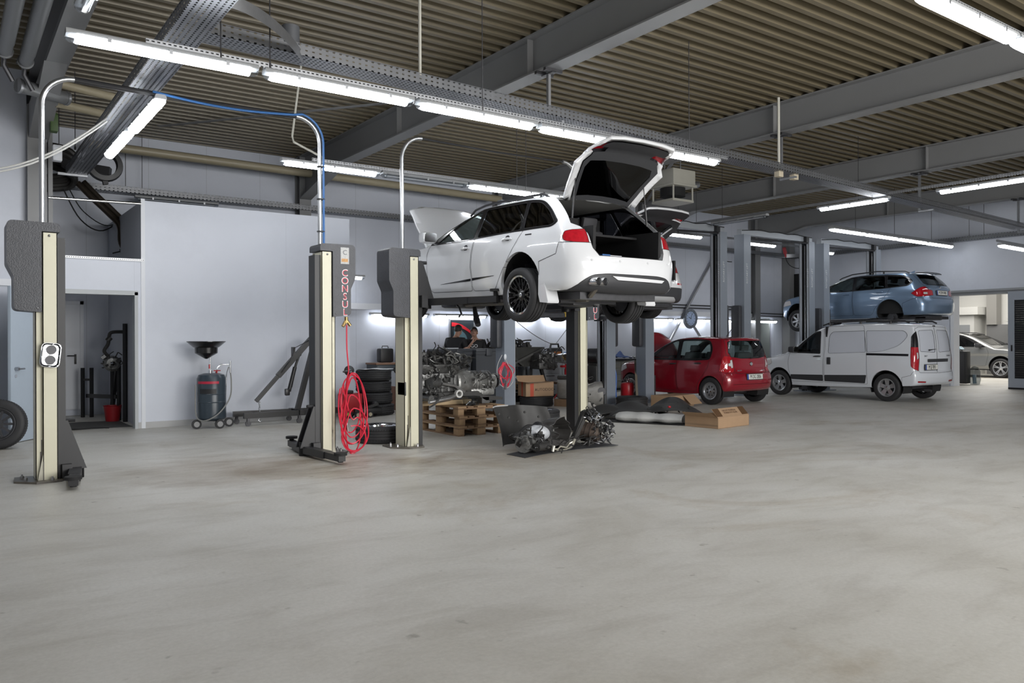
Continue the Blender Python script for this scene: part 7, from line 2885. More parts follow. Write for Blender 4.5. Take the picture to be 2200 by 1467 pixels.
t = thing('headlamp', 'headlamp wrapped in pale silver foil lying in the parts heap', 'headlamp', (6.12, 8.02, 0.23), rot=(0.2, 0.15, -0.3))
b = MB()
b.lathe([(0.001, -0.10), (0.08, -0.085), (0.13, -0.04), (0.14, 0.0), (0.12, 0.07), (0.07, 0.11), (0.001, 0.12)], axis='y', seg=26)
o = b.build('lens_cover', mat('crumpled_foil', (0.50, 0.52, 0.55), 0.4, 0.1, bump=0.8, bscale=26), t)
o.scale = (1.15, 0.8, 0.72)
b = MB()
b.prism(rpoly([(-0.16, -0.12), (0.20, -0.09), (0.17, 0.10), (-0.02, 0.12)], 0.05), 0.01, 0.12, axis='y')
b.build('housing', M_black, t)

t = thing('alternator', 'dirty alternator with black hoses at the left of the parts heap', 'alternator', (5.92, 7.95, 0.10))
b = MB()
b.cyl((-0.14, -0.05, 0.02), (0.06, 0.04, 0.02), 0.10, seg=22)
for k in range(14):
  a = 2 * PI * k / 14
  b.beam((-0.13, -0.05 + 0.1 * math.cos(a), 0.02 + 0.1 * math.sin(a)), (0.05, 0.035 + 0.1 * math.cos(a), 0.02 + 0.1 * math.sin(a)), 0.01, 0.012)
b.build('body', M_alu, t)
b = MB()
greeble(b, 30, -0.02, -0.05, 0.05, 0.2, 0.1, 0.09, 41, 0.9, 2)
b.build('brackets', [M_grime, M_alud], t)
b = MB()
b.tube(crom([(-0.25, 0.0, 0.10), (-0.1, 0.05, 0.16), (0.05, 0.1, 0.22), (0.2, 0.14, 0.20)], 5), 0.022, 8)
b.build('hose', M_blackm, t)
t = thing('wiper_linkage', 'pale metal wiper linkage lying at the front of the parts heap', 'linkage', (6.10, 7.72, 0.03))
b = MB()
b.tube([(0, 0, 0.03), (0.08, -0.02, 0.02), (0.14, 0.0, 0.05), (0.22, -0.02, 0.03), (0.30, 0.02, 0.07), (0.36, 0.0, 0.10)], 0.012, 8)
b.tube([(0.05, -0.03, 0.01), (0.2, -0.05, 0.015), (0.3, -0.03, 0.04)], 0.008, 6)
b.cyl((0.0, -0.02, 0.0), (0.02, -0.02, 0.07), 0.022)
b.cyl((0.34, 0, 0.06), (0.36, -0.02, 0.13), 0.016)
b.build('bar', mat('pale_zinc', (0.55, 0.53, 0.45), 0.35, 0.7), t)
b = MB()
for k in range(6):
  b.beam((0.12 + 0.03 * k, 0.0, 0.06 + 0.02 * (k % 3)), (0.20 + 0.03 * k, 0.04, 0.10 + 0.015 * (k % 2)), 0.008, 0.008)
b.build('spring', M_steel, t)
t = thing('starter_motor', 'small dark motor with bright bolts in the parts heap', 'motor', (6.02, 7.78, 0.06))
b = MB()
b.cyl((-0.12, -0.02, 0.03), (0.08, 0.02, 0.03), 0.055, seg=18)
greeble(b, 22, 0.0, -0.03, 0.03, 0.13, 0.05, 0.04, 51, 0.7, 2)
b.build('body', [M_grime, M_steel], t)
b = MB()
rnd = random.Random(9)
for k in range(16):
  p = [Vector((rnd.uniform(5.8, 7.2), rnd.uniform(7.95, 8.4), rnd.uniform(0.04, 0.18)))]
  for j in range(4):
    q = p[-1] + Vector((rnd.uniform(-0.15, 0.15), rnd.uniform(-0.1, 0.1), rnd.uniform(-0.08, 0.08)))
    q.z = max(0.02, q.z)
    p.append(q)
  b.tube(crom(p, 4), rnd.uniform(0.008, 0.016), 6)
tag(b.build('cable_tangle', M_grime), 'tangle of black hoses and cables in the parts heap', 'cables')

t = thing('wheel_hub', 'pair of wheel hub carriers with brake parts at the right of the parts heap', 'wheel hub', (7.10, 8.18, 0.0))
b = MB()
b.X = Matrix.Translation((0.10, -0.06, 0.33)) @ Euler((0.2, 0, 0.35)).to_matrix().to_4x4()
b.lathe([(0.025, -0.05), (0.05, -0.055), (0.06, -0.03), (0.09, -0.02), (0.095, 0.02), (0.06, 0.06)], axis='y', seg=24)
b.X = None
b.build('hub_flange', M_chrome, t)
b = MB()
b.prism([(-0.30, 0.02), (-0.22, 0.02), (0.0, 0.40), (-0.02, 0.46), (-0.08, 0.44)], 0.0, 0.06, axis='y')
b.beam((-0.26, 0.03, 0.05), (-0.02, 0.03, 0.42), 0.08, 0.05)
b.build('strut_arm', M_grime, t)
b = MB()
b.X = Matrix.Translation((0.02, -0.02, 0.15)) @ Euler((0.15, 0, 0.5)).to_matrix().to_4x4()
b.lathe([(0.03, -0.14), (0.09, -0.13), (0.12, -0.06), (0.13, 0.02), (0.13, 0.10), (0.10, 0.13)], axis='y', seg=26)
for q in (-0.04, 0.03, 0.09):
  b.lathe([(0.12, q), (0.138, q + 0.004), (0.138, q + 0.012), (0.12, q + 0.016)], axis='y', seg=26)
b.X = None
b.build('drum', M_iron, t)
b = MB()
greeble(b, 70, 0.14, -0.10, 0.16, 0.18, 0.10, 0.12, 61, 0.8, 3)
greeble(b, 40, 0.02, -0.02, 0.40, 0.10, 0.08, 0.07, 62, 0.7, 3)
b.build('brake_parts', [M_darksteel, M_grime, M_steel], t)
b = MB()
b.X = Matrix.Translation((0.16, -0.16, 0.09)) @ Euler((0.3, 0, 0.2)).to_matrix().to_4x4()
b.lathe([(0.028, -0.012), (0.05, -0.012), (0.05, 0.012), (0.028, 0.012), (0.028, -0.012)], axis='y', seg=20)
b.X = None
b.build('bright_ring', M_chrome, t)

# ------------------------------------------------------------------ heap of trim and insulation near the red car
t = thing('insulation_mat', 'rolled pale grey insulation mat lying on the floor beside the open carton', 'insulation mat', (0, 0, 0))
b = MB()


def roll(u, w):
  a = 2 * PI * w
  p = Vector((9.35, 10.05, 0)).lerp(Vector((9.85, 9.0, 0)), u)
  d = Vector((0.87, 0.42, 0))
  r = 0.095 * (1 + 0.10 * math.sin(8 * u) + 0.08 * math.sin(19 * u)) * (0.85 + 0.15 * math.sin(PI * u))
  return tuple(p + d * (math.cos(a) * r * 2.4 + 0.15) + Vector((0, 0, max(0.0, 0.085 + r * 0.9 * math.sin(a)))))


b.grid(roll, 34, 20)
b.build('foam_roll', mat('pale_insulation', (0.42, 0.42, 0.41), 0.85, var=0.12, scale=9, bump=0.4, bscale=24), t)
b = MB()
b.sheet(lambda u, w: (9.12 + 0.75 * u + 0.5 * w, 10.30 - 1.55 * u + 0.3 * w, 0.006 + 0.01 * math.sin(9 * u) ** 2), 12, 4, 0.006)
b.build('backing_sheet', M_blackm, t)
for k, (x, y, z, sx, sy, rz, lab, nm, sd) in enumerate((
    (10.2, 10.45, 0.20, 0.55, 0.36, -0.5, 'curved black trim panel lying over the pale insulation mat', 'trim_panel', 1),
    (10.55, 9.95, 0.20, 0.60, 0.30, -0.9, 'black door lining with a red spot in the heap by the cardboard box', 'door_lining', 2),
    (10.95, 10.25, 0.25, 0.50, 0.32, -0.7, 'folded black cover at the top of the heap near the red car', 'folded_cover', 3),
    (9.95, 10.75, 0.16, 0.45, 0.30, -0.3, 'black trim piece with a grey edge behind the insulation mat', 'trim_piece', 4))):
  b = MB()
  ph = sd * 1.3
  b.sheet(lambda u, w: ((u - 0.5) * 2 * sx, (w - 0.5) * 2 * sy, z * (1 - abs(2 * u - 1) ** 2.2) * (0.6 + 0.4 * w) + 0.03 * math.sin(7 * u + ph) * math.sin(4 * w + ph) + 0.05), 22, 12, 0.012)
  b.m = 1
  greeble(b, 10, 0, 0, z * 0.5 + 0.03, sx * 0.7, sy * 0.6, 0.05, 70 + sd, 0.8, 1)
  o = b.build(nm, [M_grime, M_blackm], loc=(x, y, 0.0), rot=(0, 0, rz))
  tag(o, lab, 'car trim')
b = MB()
b.ball((10.30, 9.72, 0.23), 0.03, 10, (1, 1, 0.7))
tag(b.build('red_clip', M_red), 'small red cap on the black trim heap', 'cap')
b = MB()
for k in range(5):
  b.tube(crom([(9.6 + 0.12 * k, 10.7 + 0.1 * k, 0.03), (9.75 + 0.1 * k, 10.5, 0.12), (9.95 + 0.12 * k, 10.3 - 0.05 * k, 0.05), (10.2, 9.9 + 0.1 * k, 0.06)], 5), 0.014, 7)
tag(b.build('hose_bundle', M_grime), 'bundle of black hoses between insulation and tyre', 'hoses')

# open-topped carton parcel in front
t = thing('cardboard_parcel', 'brown cardboard parcel with clear tape lying open on the floor near the red car', 'box', (9.86, 8.28, 0.0), math.radians(6))
b = MB()
b.box(0.0, 0.88, 0.0, 0.006, 0, 0.17)
b.box(0.0, 0.88, 0.62, 0.626, 0, 0.17)
b.box(0.0, 0.006, 0, 0.62, 0, 0.17)
b.box(0.874, 0.88, 0, 0.62, 0, 0.17)
b.box(0, 0.88, 0, 0.62, 0, 0.006)
b.build('carton', M_card, t)
b = MB()
v = [(0, 0.0, 0.17), (0.88, 0.0, 0.17), (0.90, 0.14, 0.30), (0.02, 0.14, 0.30)]
b.add(v, [(0, 1, 2, 3)])
v = [(0, 0, 0.17), (0.0, 0.62, 0.17), (-0.10, 0.62, 0.24), (-0.12, 0.05, 0.25)]
b.add(v, [(3, 2, 1, 0)])
b.build('flap', M_card, t)
b = MB()
b.quad((0.0, -0.0015, 0.168), (0.16, -0.0015, 0.168), (0.20, 0.138, 0.302), (0.03, 0.138, 0.302))
b.quad((0.70, -0.0015, 0.168), (0.88, -0.0015, 0.168), (0.90, 0.138, 0.302), (0.74, 0.138, 0.302))
b.build('clear_tape', glass_mat('clear_tape', (0.55, 0.5, 0.45), 1.0, 0.08), t)
text_mesh('VORSICHT GLAS', 0.05, mat('print_brown', (0.16, 0.09, 0.05), 0.7), 'print', t, (0.44, 0.058, 0.232), (math.radians(43), 0, 0), 0.0006)
text_mesh('NICHT STAPELN', 0.05, mat('print_brown', (0.16, 0.09, 0.05)), 'print', t, (0.44, 0.092, 0.264), (math.radians(43), 0, 0), 0.0006)
b = MB()
b.quad((-0.002, 0.62, 0.03), (-0.002, 0.62, 0.06), (-0.002, 0.0, 0.06), (-0.002, 0.0, 0.03))
b.build('dark_tape', M_cardd, t)

# open carton standing on the tyre
t = thing('open_carton', 'open brown carton with a red stripe standing on a tyre below the raised car', 'box', (10.26, 13.52, 0.222), math.radians(-14))
b = MB()
w_, d_, h_ = 0.32, 0.22, 0.30
b.box(-w_, w_, -d_, -d_ + 0.006, 0, h_)
b.box(-w_, w_, d_ - 0.006, d_, 0, h_)
b.box(-w_, -w_ + 0.006, -d_, d_, 0, h_)
b.box(w_ - 0.006, w_, -d_, d_, 0, h_)
b.box(-w_, w_, -d_, d_, 0, 0.006)
b.build('carton', M_card, t)
for p in (((-w_, -d_, h_), (w_, -d_, h_), (w_ + 0.06, -d_ - 0.14, h_ + 0.02), (-w_ + 0.02, -d_ - 0.15, h_ - 0.02)),
     ((w_, -d_, h_), (w_, d_, h_), (w_ + 0.24, d_, h_ - 0.08), (w_ + 0.22, -d_ - 0.02, h_ - 0.04)),
     ((-w_, d_, h_), (-w_, -d_, h_), (-w_ - 0.25, -d_, h_ + 0.04), (-w_ - 0.24, d_, h_ + 0.05)),
     ((w_, d_, h_), (-w_, d_, h_), (-w_, d_ + 0.10, h_ + 0.12), (w_, d_ + 0.10, h_ + 0.12))):
  b = MB()
  b.add(list(p), [(0, 1, 2, 3)])
  b.build('flap', M_card, t)
b = MB()
b.box(-w_ - 0.001, -w_, -0.06, 0.02, 0, h_)
b.box(-0.22, -0.14, -d_ - 0.001, -d_, 0, h_)
b.build('red_stripe', mat('red_print', (0.50, 0.07, 0.03), 0.6), t)
text_mesh('AUTODOC', 0.085, mat('print_dark', (0.07, 0.04, 0.03), 0.7), 'print', t, (0.10, -d_ - 0.001, 0.14), (PI / 2, 0, 0), 0.0006)
b = MB()
b.prism([(-0.105, 0.14), (-0.09, 0.165), (-0.075, 0.14), (-0.09, 0.115)], -d_ - 0.0015, -d_ - 0.0005, axis='y')
b.build('print_emblem', mat('print_dark', (0.07, 0.04, 0.03)), t)
t = thing('flat_carton', 'flat brown carton lying in front of the red hatchback wheel', 'box', (12.55, 11.75, 0), math.radians(8))
b = MB()
b.box(-0.42, 0.42, -0.25, 0.25, 0, 0.24)
b.build('carton', M_card, t)
b = MB()
b.add([(0.0, -0.25, 0.24), (0.42, -0.25, 0.24), (0.48, -0.42, 0.05), (0.06, -0.42, 0.05)], [(0, 1, 2, 3)])
b.build('flap', M_card, t)
t = thing('red_gas_bottle', 'small red tank with a dark trolley beside the red hatchback wheel', 'tank', (12.86, 13.45, 0))
b = MB()
b.lathe([(0, 0.04), (0.13, 0.04), (0.15, 0.07), (0.15, 0.36), (0.13, 0.41), (0.05, 0.43), (0, 0.43)], seg=26)
b.build('tank', M_red, t)
b = MB()
b.cyl((0, 0, 0.42), (0, 0, 0.50), 0.03)
greeble(b, 10, 0.0, 0.0, 0.48, 0.08, 0.06, 0.03, 81, 0.6, 1)
b.build('valve', M_steel, t)
for x in (-0.14, 0.14):
  b = MB()
  b.cyl((x, -0.13, 0.05), (x, -0.10, 0.05), 0.05, seg=16)
  b.build('wheel', M_rubber, t)
b = MB()
b.beam((12.35, 12.6, 0.05), (12.98, 13.3, 0.92), 0.05, 0.03)
tag(b.build('wooden_lath', mat('grey_lath', (0.20, 0.17, 0.13), 0.7)), 'narrow wooden lath leaning beside the red hatchback front wing', 'lath')
# gearbox on the floor right of the fourth post
t = thing('gearbox', 'grey cast gearbox standing on the floor right of the fourth cream post', 'gearbox', (10.2, 11.7, 0), math.radians(-35))
b = MB()
b.lathe([(0.0, -0.30), (0.14, -0.30), (0.16, -0.22), (0.20, -0.05), (0.27, 0.10), (0.28, 0.22), (0.22, 0.24), (0.0, 0.24)], (0, 0, 0.32), axis='x', seg=26)
b.rbox(-0.25, 0.20, -0.2, 0.2, 0.02, 0.22, 0.05)
for k in range(8):
  a = 2 * PI * k / 8
  b.beam((0.12, 0.26 * math.cos(a), 0.32 + 0.26 * math.sin(a)), (-0.2, 0.16 * math.cos(a), 0.32 + 0.16 * math.sin(a)), 0.012, 0.02)
b.build('casing', mat('pale_cast_metal', (0.30, 0.29, 0.27), 0.5, 0.5, var=0.3, scale=12, bump=0.3), t)
b = MB()
greeble(b, 30, 0.0, -0.18, 0.3, 0.25, 0.06, 0.16, 91, 0.9, 2)
b.build('fittings', [M_alud, M_grime], t)
b = MB()
b.cyl((0.2, -0.16, 0.42), (0.2, -0.26, 0.42), 0.075, seg=18)
b.build('flange', M_darksteel, t)
t = thing('gearbox', 'grey gearbox half hidden left of the fourth cream post', 'gearbox', (10.95, 13.15, 0), math.radians(20))
b = MB()
b.rbox(-0.3, 0.3, -0.22, 0.22, 0.15, 0.58, 0.08)
b.cyl((0.25, 0, 0.36), (0.42, 0, 0.36), 0.2, seg=22)
b.build('casing', mat('pale_cast_metal', (0.30, 0.29, 0.27)), t)
b = MB()
b.rbox(-0.3, 0.28, -0.2, 0.2, 0.56, 0.66, 0.05)
greeble(b, 24, 0, -0.2, 0.5, 0.28, 0.06, 0.14, 95, 0.9, 1)
b.build('top_cover', M_grime, t)
b = MB()
b.box(-0.34, 0.34, -0.24, 0.24, 0.0, 0.15)
b.build('wood_base', M_woodd, t)
# ------------------------------------------------------------------ waste bins, benches and machines along the back wall
def wheelie_bin(label, x, y, w, rz):
  t = thing('waste_bin', label, 'bin', (x, y, 0), rz)
  b = MB()
  h0, h1 = w / 2 - 0.05, w / 2
  v = [(-h0, -0.26, 0.06), (h0, -0.26, 0.06), (h0, 0.26, 0.06), (-h0, 0.26, 0.06), (-h1, -0.33, 1.12), (h1, -0.33, 1.12), (h1, 0.33, 1.12), (-h1, 0.33, 1.12)]
  b.add(v, [(3, 2, 1, 0), (0, 1, 5, 4), (1, 2, 6, 5), (2, 3, 7, 6), (3, 0, 4, 7)])
  b.box(-h1 - 0.02, h1 + 0.02, -0.36, 0.36, 1.10, 1.15)
  b.build('body', M_binp, t)
  b = MB()
  b.rbox(-h1 - 0.02, h1 + 0.02, -0.37, 0.36, 1.15, 1.22, 0.02)
  b.rbox(-0.08, 0.08, -0.40, -0.36, 1.06, 1.22, 0.02)
  b.build('lid', M_binp, t)
  for s in (-1, 1):
    b = MB()
    b.cyl((s * h0, 0.26, 0.10), (s * (h0 - 0.05), 0.26, 0.10), 0.10, seg=20)
    b.build('wheel', M_rubber, t)
    b = MB()
    b.cyl((s * h0, -0.2, 0.03), (s * (h0 - 0.05), -0.2, 0.03), 0.03, seg=12)
    b.build('foot', M_black, t)
  return t


wheelie_bin('dark grey waste bin in front of the left of the two men', 9.12, 15.15, 0.72, 0.02)
wheelie_bin('dark grey waste bin beside the grey lift post, with the right man leaning on it', 9.82, 15.0, 0.62, -0.03)
b = MB()
b.box(9.0, 9.28, 15.05, 15.25, 1.222, 1.24)
tag(b.build('paper_pad', M_white), 'white paper pad lying on the left waste bin', 'paper')


def bench(label, x0, x1, y0, y1, h, top, front, drawers, name='workbench'):
  t = thing(name, label, 'workbench', (x0, y0, 0))
  L, D = x1 - x0, y1 - y0
  b = MB()
  b.rbox(-0.03, L + 0.03, -0.03, D, h - 0.04, h, 0.004)
  b.build('worktop', top, t)
  b = MB()
  b.box(0, L, 0.02, D, 0.06, h - 0.04)
  b.build('body', front, t)
  n = max(1, int(L / 0.62))
  for k in range(n):
    a, c = L * k / n + 0.012, L * (k + 1) / n - 0.012
    if k % 3 in drawers:
      for j in range(4):
        z0 = 0.09 + (h - 0.15) * j / 4
        b = MB()
        b.rbox(a, c, 0.0, 0.02, z0, z0 + (h - 0.15) / 4 - 0.012, 0.003)
        d = b.build('drawer', front, t)
        b = MB()
        b.box(a + 0.1, c - 0.1, -0.018, 0.0, z0 + 0.13, z0 + 0.15)
        b.build('handle', M_galv, d)
    else:
      b = MB()
      b.rbox(a, c, 0.0, 0.02, 0.09, h - 0.06, 0.003)
      d = b.build('door', front, t)
      b = MB()
      b.cyl((c - 0.05, -0.015, h - 0.2), (c - 0.05, 0.0, h - 0.2), 0.014)
      b.build('knob', M_galv, d)
  b = MB()
  b.box(0.02, L - 0.02, 0.05, D - 0.02, 0, 0.06)
  b.build('plinth', M_black, t)
  return t


M_benchd = mat('anthracite_cabinet', (0.045, 0.06, 0.075), 0.45)
M_benchtop = mat('brown_bench_top', (0.20, 0.10, 0.055), 0.55, var=0.15)
bench('workbench with a brown top and dark cabinets behind the tyre stack', 7.95, 11.9, 16.4, 16.93, 0.90, M_benchtop, M_benchd, (1,))
bench('grey workbench with drawers behind the engine stand', 12.05, 14.6, 16.4, 16.93, 0.90, mat('grey_bench_top', (0.25, 0.27, 0.26), 0.5), M_cab, (0, 1, 2))
bench('grey workbench left of the red hatchback bonnet', 14.75, 16.7, 16.35, 16.93, 0.86, M_blackm, mat('beige_drawers', (0.33, 0.33, 0.29), 0.5), (0, 1, 2))

# things on the left bench
t = thing('tool_case', 'black upright tool case on the brown bench top behind the tyre stack', 'case', (8.38, 16.85, 0.90))
b = MB()
b.rbox(-0.17, 0.17, -0.12, 0.12, 0, 0.33, 0.05)
b.build('case', M_black, t)
b = MB()
b.tube([(-0.08, 0, 0.33), (-0.07, 0, 0.38), (0.07, 0, 0.38), (0.08, 0, 0.33)], 0.012)
b.build('handle', M_black, t)
t = thing('battery_tester', 'black machine with red knobs on the brown bench top', 'machine', (8.95, 16.85, 0.90))
b = MB()
b.rbox(-0.2, 0.2, -0.14, 0.14, 0, 0.24, 0.02)
b.build('casing', M_black, t)
for k in range(5):
  b = MB()
  b.cyl((-0.14 + 0.07 * k, -0.04, 0.24), (-0.14 + 0.07 * k, -0.04, 0.32), 0.012)
  b.m = 1
  b.cyl((-0.14 + 0.07 * k, -0.04, 0.32), (-0.14 + 0.07 * k, -0.04, 0.36), 0.02)
  b.build('knob', [M_steel, M_red], t)
t = thing('spray_bottle', 'white spray bottle with a blue head on the brown bench top', 'bottle', (8.72, 16.8, 0.90))
b = MB()
b.lathe([(0, 0), (0.045, 0), (0.045, 0.2), (0.018, 0.28), (0.018, 0.33), (0, 0.33)], seg=18)
b.build('bottle', M_white, t)
b = MB()
b.beam((-0.07, 0, 0.36), (0.06, 0, 0.37), 0.035, 0.06)
b.beam((-0.03, 0, 0.34), (-0.05, 0, 0.27), 0.015, 0.02)
b.build('spray_head', M_blue, t)
for k, (x, m, w) in enumerate(((9.25, M_red, 'red bottle on the brown bench top'), (9.40, M_black, 'black bottle next to the red one on the brown bench top'))):
  t = thing('oil_bottle', w, 'bottle', (x, 16.82, 0.90))
  b = MB()
  b.lathe([(0, 0), (0.06, 0), (0.06, 0.19), (0.03, 0.24), (0, 0.24)], seg=18)
  b.build('bottle', m, t)
  b = MB()
  b.cyl((0, 0, 0.24), (0, 0, 0.28), 0.025)
  b.build('cap', M_black, t)
for k in range(5):
  t = thing('spray_can', 'small dark spray can standing on the brown bench behind the engine', 'spray can', (9.75 + 0.12 * k, 16.95, 0.90), group='spray cans on the brown bench')
  b = MB()
  b.cyl((0, 0, 0), (0, 0, 0.19), 0.032, seg=16)
  b.build('can', M_benchd, t)
  b = MB()
  b.cyl((0, 0, 0.19), (0, 0, 0.23), 0.02, seg=12)
  b.build('cap', (M_red, M_blue)[k % 2], t)

# frame with a red picture on the wall behind the two men
t = thing('wall_picture', 'framed glossy picture of a red car back on the wall behind the two men', 'picture', (10.75, YW - 0.03, 1.52))
b = MB()
b.box(-0.38, 0.38, 0.0, 0.028, -0.43, 0.40)
b.build('backing', mat('picture_dark', (0.02, 0.025, 0.03), 0.2), t)
b = MB()
b.sheet(lambda u, w: (-0.33 + 0.60 * u, -0.006, 0.36 - 0.02 - 0.24 * u ** 2 - 0.10 * w * (1 - 0.3 * u)), 16, 2, 0.006)
b.build('red_shape', M_red, t)
b = MB()
b.prism(rpoly([(-0.27, -0.36), (-0.20, -0.36), (0.22, -0.36), (0.10, 0.03), (-0.12, 0.20), (-0.26, 0.18)], 0.08), -0.006, 0.0, axis='y')
b.build('glass_shape', mat('picture_teal', (0.10, 0.17, 0.20), 0.2), t)
b = MB()
b.box(0.33, 0.40, -0.015, 0.028, -0.43, 0.41)
b.box(-0.40, -0.37, -0.015, 0.028, -0.43, 0.41)
b.box(-0.40, 0.40, -0.015, 0.028, 0.40, 0.42)
b.build('frame', M_galv, t)

# jump leads hanging on the grey post
t = thing('jumper_cables', 'red and pale cables hanging from a hook on the grey lift post', 'cables', (8.86, 12.70, 0))
b = MB()
rnd = random.Random(12)
for k in range(7):
  w = rnd.uniform(0.08, 0.2)
  d = rnd.uniform(0.30, 0.55)
  o = rnd.uniform(-0.05, 0.05)
  b.tube(crom([(o, -0.02, 0.98), (o - w, -0.04, 0.98 - d * 0.5), (o - w * 0.4, -0.05, 0.98 - d), (o + w * 0.5, -0.05, 0.98 - d * 0.9), (o + w, -0.04, 0.98 - d * 0.45), (o + 0.02, -0.02, 0.96)], 6), 0.008, 6)
b.build('red_lead', mat('red_hose', (0.62, 0.02, 0.05)), t)
b = MB()
b.tube(crom([(0, -0.03, 1.12), (0.05, -0.05, 0.95), (0.15, -0.06, 0.8), (0.18, -0.05, 0.6), (0.02, -0.06, 0.48), (-0.16, -0.05, 0.6), (-0.18, -0.04, 0.9), (-0.06, -0.03, 1.12)], 6), 0.007, 6)
b.build('pale_lead', mat('pale_cable', (0.5, 0.5, 0.48)), t)
b = MB()
b.beam((0, -0.06, 0.62), (-0.06, -0.07, 0.45), 0.04, 0.02)
b.beam((0.02, -0.06, 0.62), (-0.01, -0.08, 0.45), 0.03, 0.02)
b.build('clamp', M_steel, t)
b = MB()
b.ball((0.0, -0.05, 1.08), 0.045, 10, (0.7, 0.5, 1.3))
b.build('hand_lamp', M_white, t)

# metal rack bin full of old parts
t = thing('parts_crate', 'big dark steel crate heaped with old engine parts behind the grey post', 'crate', (11.0, 15.55, 0))
b = MB()
v = [(-0.45, -0.35, 0.78), (0.45, -0.35, 0.78), (0.45, 0.35, 0.78), (-0.45, 0.35, 0.78), (-0.62, -0.5, 1.24), (0.70, -0.5, 1.24), (0.70, 0.5, 1.24), (-0.62, 0.5, 1.24)]
b.add(v, [(3, 2, 1, 0), (0, 1, 5, 4), (1, 2, 6, 5), (2, 3, 7, 6), (3, 0, 4, 7)])
b.beam((-0.2, -0.46, 0.85), (0.66, -0.52, 1.22), 0.03, 0.05)
b.beam((0.1, -0.44, 0.8), (-0.5, -0.5, 1.22), 0.03, 0.05)
b.build('tipping_skip', mat('dark_skip_steel', (0.075, 0.075, 0.072), 0.5, 0.4, var=0.3), t)
b = MB()
for x in (-0.42, 0.42):
  for y in (-0.32, 0.32):
    b.beam((x, y, 0.0), (x, y, 0.80), 0.06, 0.06)
b.box(-0.45, 0.45, -0.35, 0.35, 0.10, 0.16)
b.build('stand', M_blackm, t)
b = MB()
greeble(b, 70, -0.05, -0.05, 1.28, 0.5, 0.35, 0.08, 101, 1.7, 2)
greeble(b, 24, -0.38, -0.1, 1.40, 0.22, 0.25, 0.07, 102, 1.6, 2)
b.X = Matrix.Translation((-0.45, -0.3, 1.42))
b.tube([(0.13 * math.cos(2 * PI * k / 18), 0, 0.13 * math.sin(2 * PI * k / 18)) for k in range(18)], 0.03, 8, closed=True)
b.X = None
b.build('old_parts', [M_grime, M_darksteel], t)
o = thing('cable_drum_label', 'white plastic bottle crate hanging on the left side of the steel crate', 'container', (10.48, 15.0, 0.95))
b = MB()
b.rbox(-0.12, 0.12, -0.05, 0.05, 0.0, 0.22, 0.03)
b.build('container', M_white, o)
b = MB()
for k in range(3):
  b.box(-0.08 + 0.06 * k, -0.05 + 0.06 * k, -0.052, -0.05, 0.08, 0.16)
b.build('dark_slot', M_black, o)
o.name = 'plastic_container'

# engine stand, motor, red support stand
t = thing('engine_stand', 'rusty engine block bolted to a stand beside the steel crate', 'engine', (11.62, 15.0, 0))
b = MB()
b.rbox(-0.28, 0.22, -0.2, 0.2, 0.72, 1.10, 0.04)
b.build('engine_block', M_alud, t)
b = MB()
greeble(b, 60, -0.03, -0.2, 0.92, 0.26, 0.08, 0.2, 111, 1.1, 2)
b.build('fittings', [M_alud, M_grime], t)
b = MB()
b.beam((0.0, 0.1, 0.72), (0.22, 0.1, 0.05), 0.07, 0.07)
b.beam((-0.3, 0.1, 0.06), (0.5, 0.1, 0.06), 0.07, 0.07)
b.beam((-0.2, -0.3, 0.06), (-0.2, 0.5, 0.06), 0.07, 0.07)
b.build('stand_frame', M_blackm, t)
t = thing('bright_gearbox', 'small bright gearbox with open gears held up on the red support', 'gearbox', (11.95, 14.62, 0.84))
b = MB()
b.prism(rpoly([(-0.17, 0.05), (-0.19, 0.22), (0.13, 0.26), (0.17, 0.12), (0.05, 0.0)], 0.04), -0.10, 0.12, axis='y')
b.build('casing', M_alul, t)
b = MB()
greeble(b, 30, -0.02, -0.11, 0.13, 0.12, 0.03, 0.09, 121, 0.6, 2)
b.lathe([(0, -0.13), (0.05, -0.13), (0.06, -0.10)], (-0.04, 0, 0.14), axis='y', seg=16)
b.build('gears', [mat('brassy_gears', (0.30, 0.20, 0.08), 0.35, 0.8), M_darksteel], t)
t = thing('support_stand', 'red telescopic support stand under the bright gearbox', 'stand', (12.0, 14.6, 0))
b = MB()
b.cyl((0, 0, 0.02), (0, 0, 0.72), 0.055, seg=18)
b.cyl((0, 0, 0.22), (0, 0, 0.25), 0.08, seg=18)
b.build('column', M_red, t)
b = MB()
b.box(-0.16, 0.34, -0.05, 0.05, 0.76, 0.81)
b.cyl((0, 0, 0.72), (0, 0, 0.84), 0.04)
b.build('head', M_red, t)
for k in range(3):
  b = MB()
  a = 2 * PI * k / 3 + 0.4
  b.beam((0.04 * math.cos(a), 0.04 * math.sin(a), 0.4), (0.3 * math.cos(a), 0.3 * math.sin(a), 0.02), 0.03, 0.03)
  b.build('leg', M_red, t)
t = thing('drawer_cabinet', 'light grey drawer cabinet behind the open carton', 'cabinet', (12.1, 15.75, 0))
b = MB()
b.box(0, 0.62, 0.02, 0.55, 0.04, 0.74)
b.build('body', M_cab, t)
for k in range(4):
  b = MB()
  b.rbox(0.01, 0.61, 0.0, 0.02, 0.06 + 0.17 * k, 0.215 + 0.17 * k, 0.004)
  d = b.build('drawer', M_cab, t)
  b = MB()
  b.box(0.18, 0.44, -0.02, 0, 0.155 + 0.17 * k, 0.175 + 0.17 * k)
  b.build('handle', M_darksteel, d)
t = thing('work_table', 'low dark table under the pallet with the cylinder head', 'table', (10.95, 14.95, 0))
b = MB()
b.box(-0.6, 0.6, -0.38, 0.38, 0.24, 0.289)
b.build('tabletop', M_blackm, t)
for x in (-0.55, 0.55):
  for y in (-0.33, 0.33):
    b = MB()
    b.beam((x, y, 0), (x, y, 0.25), 0.06, 0.06)
    b.build('leg', M_blackm, t)
b = MB()
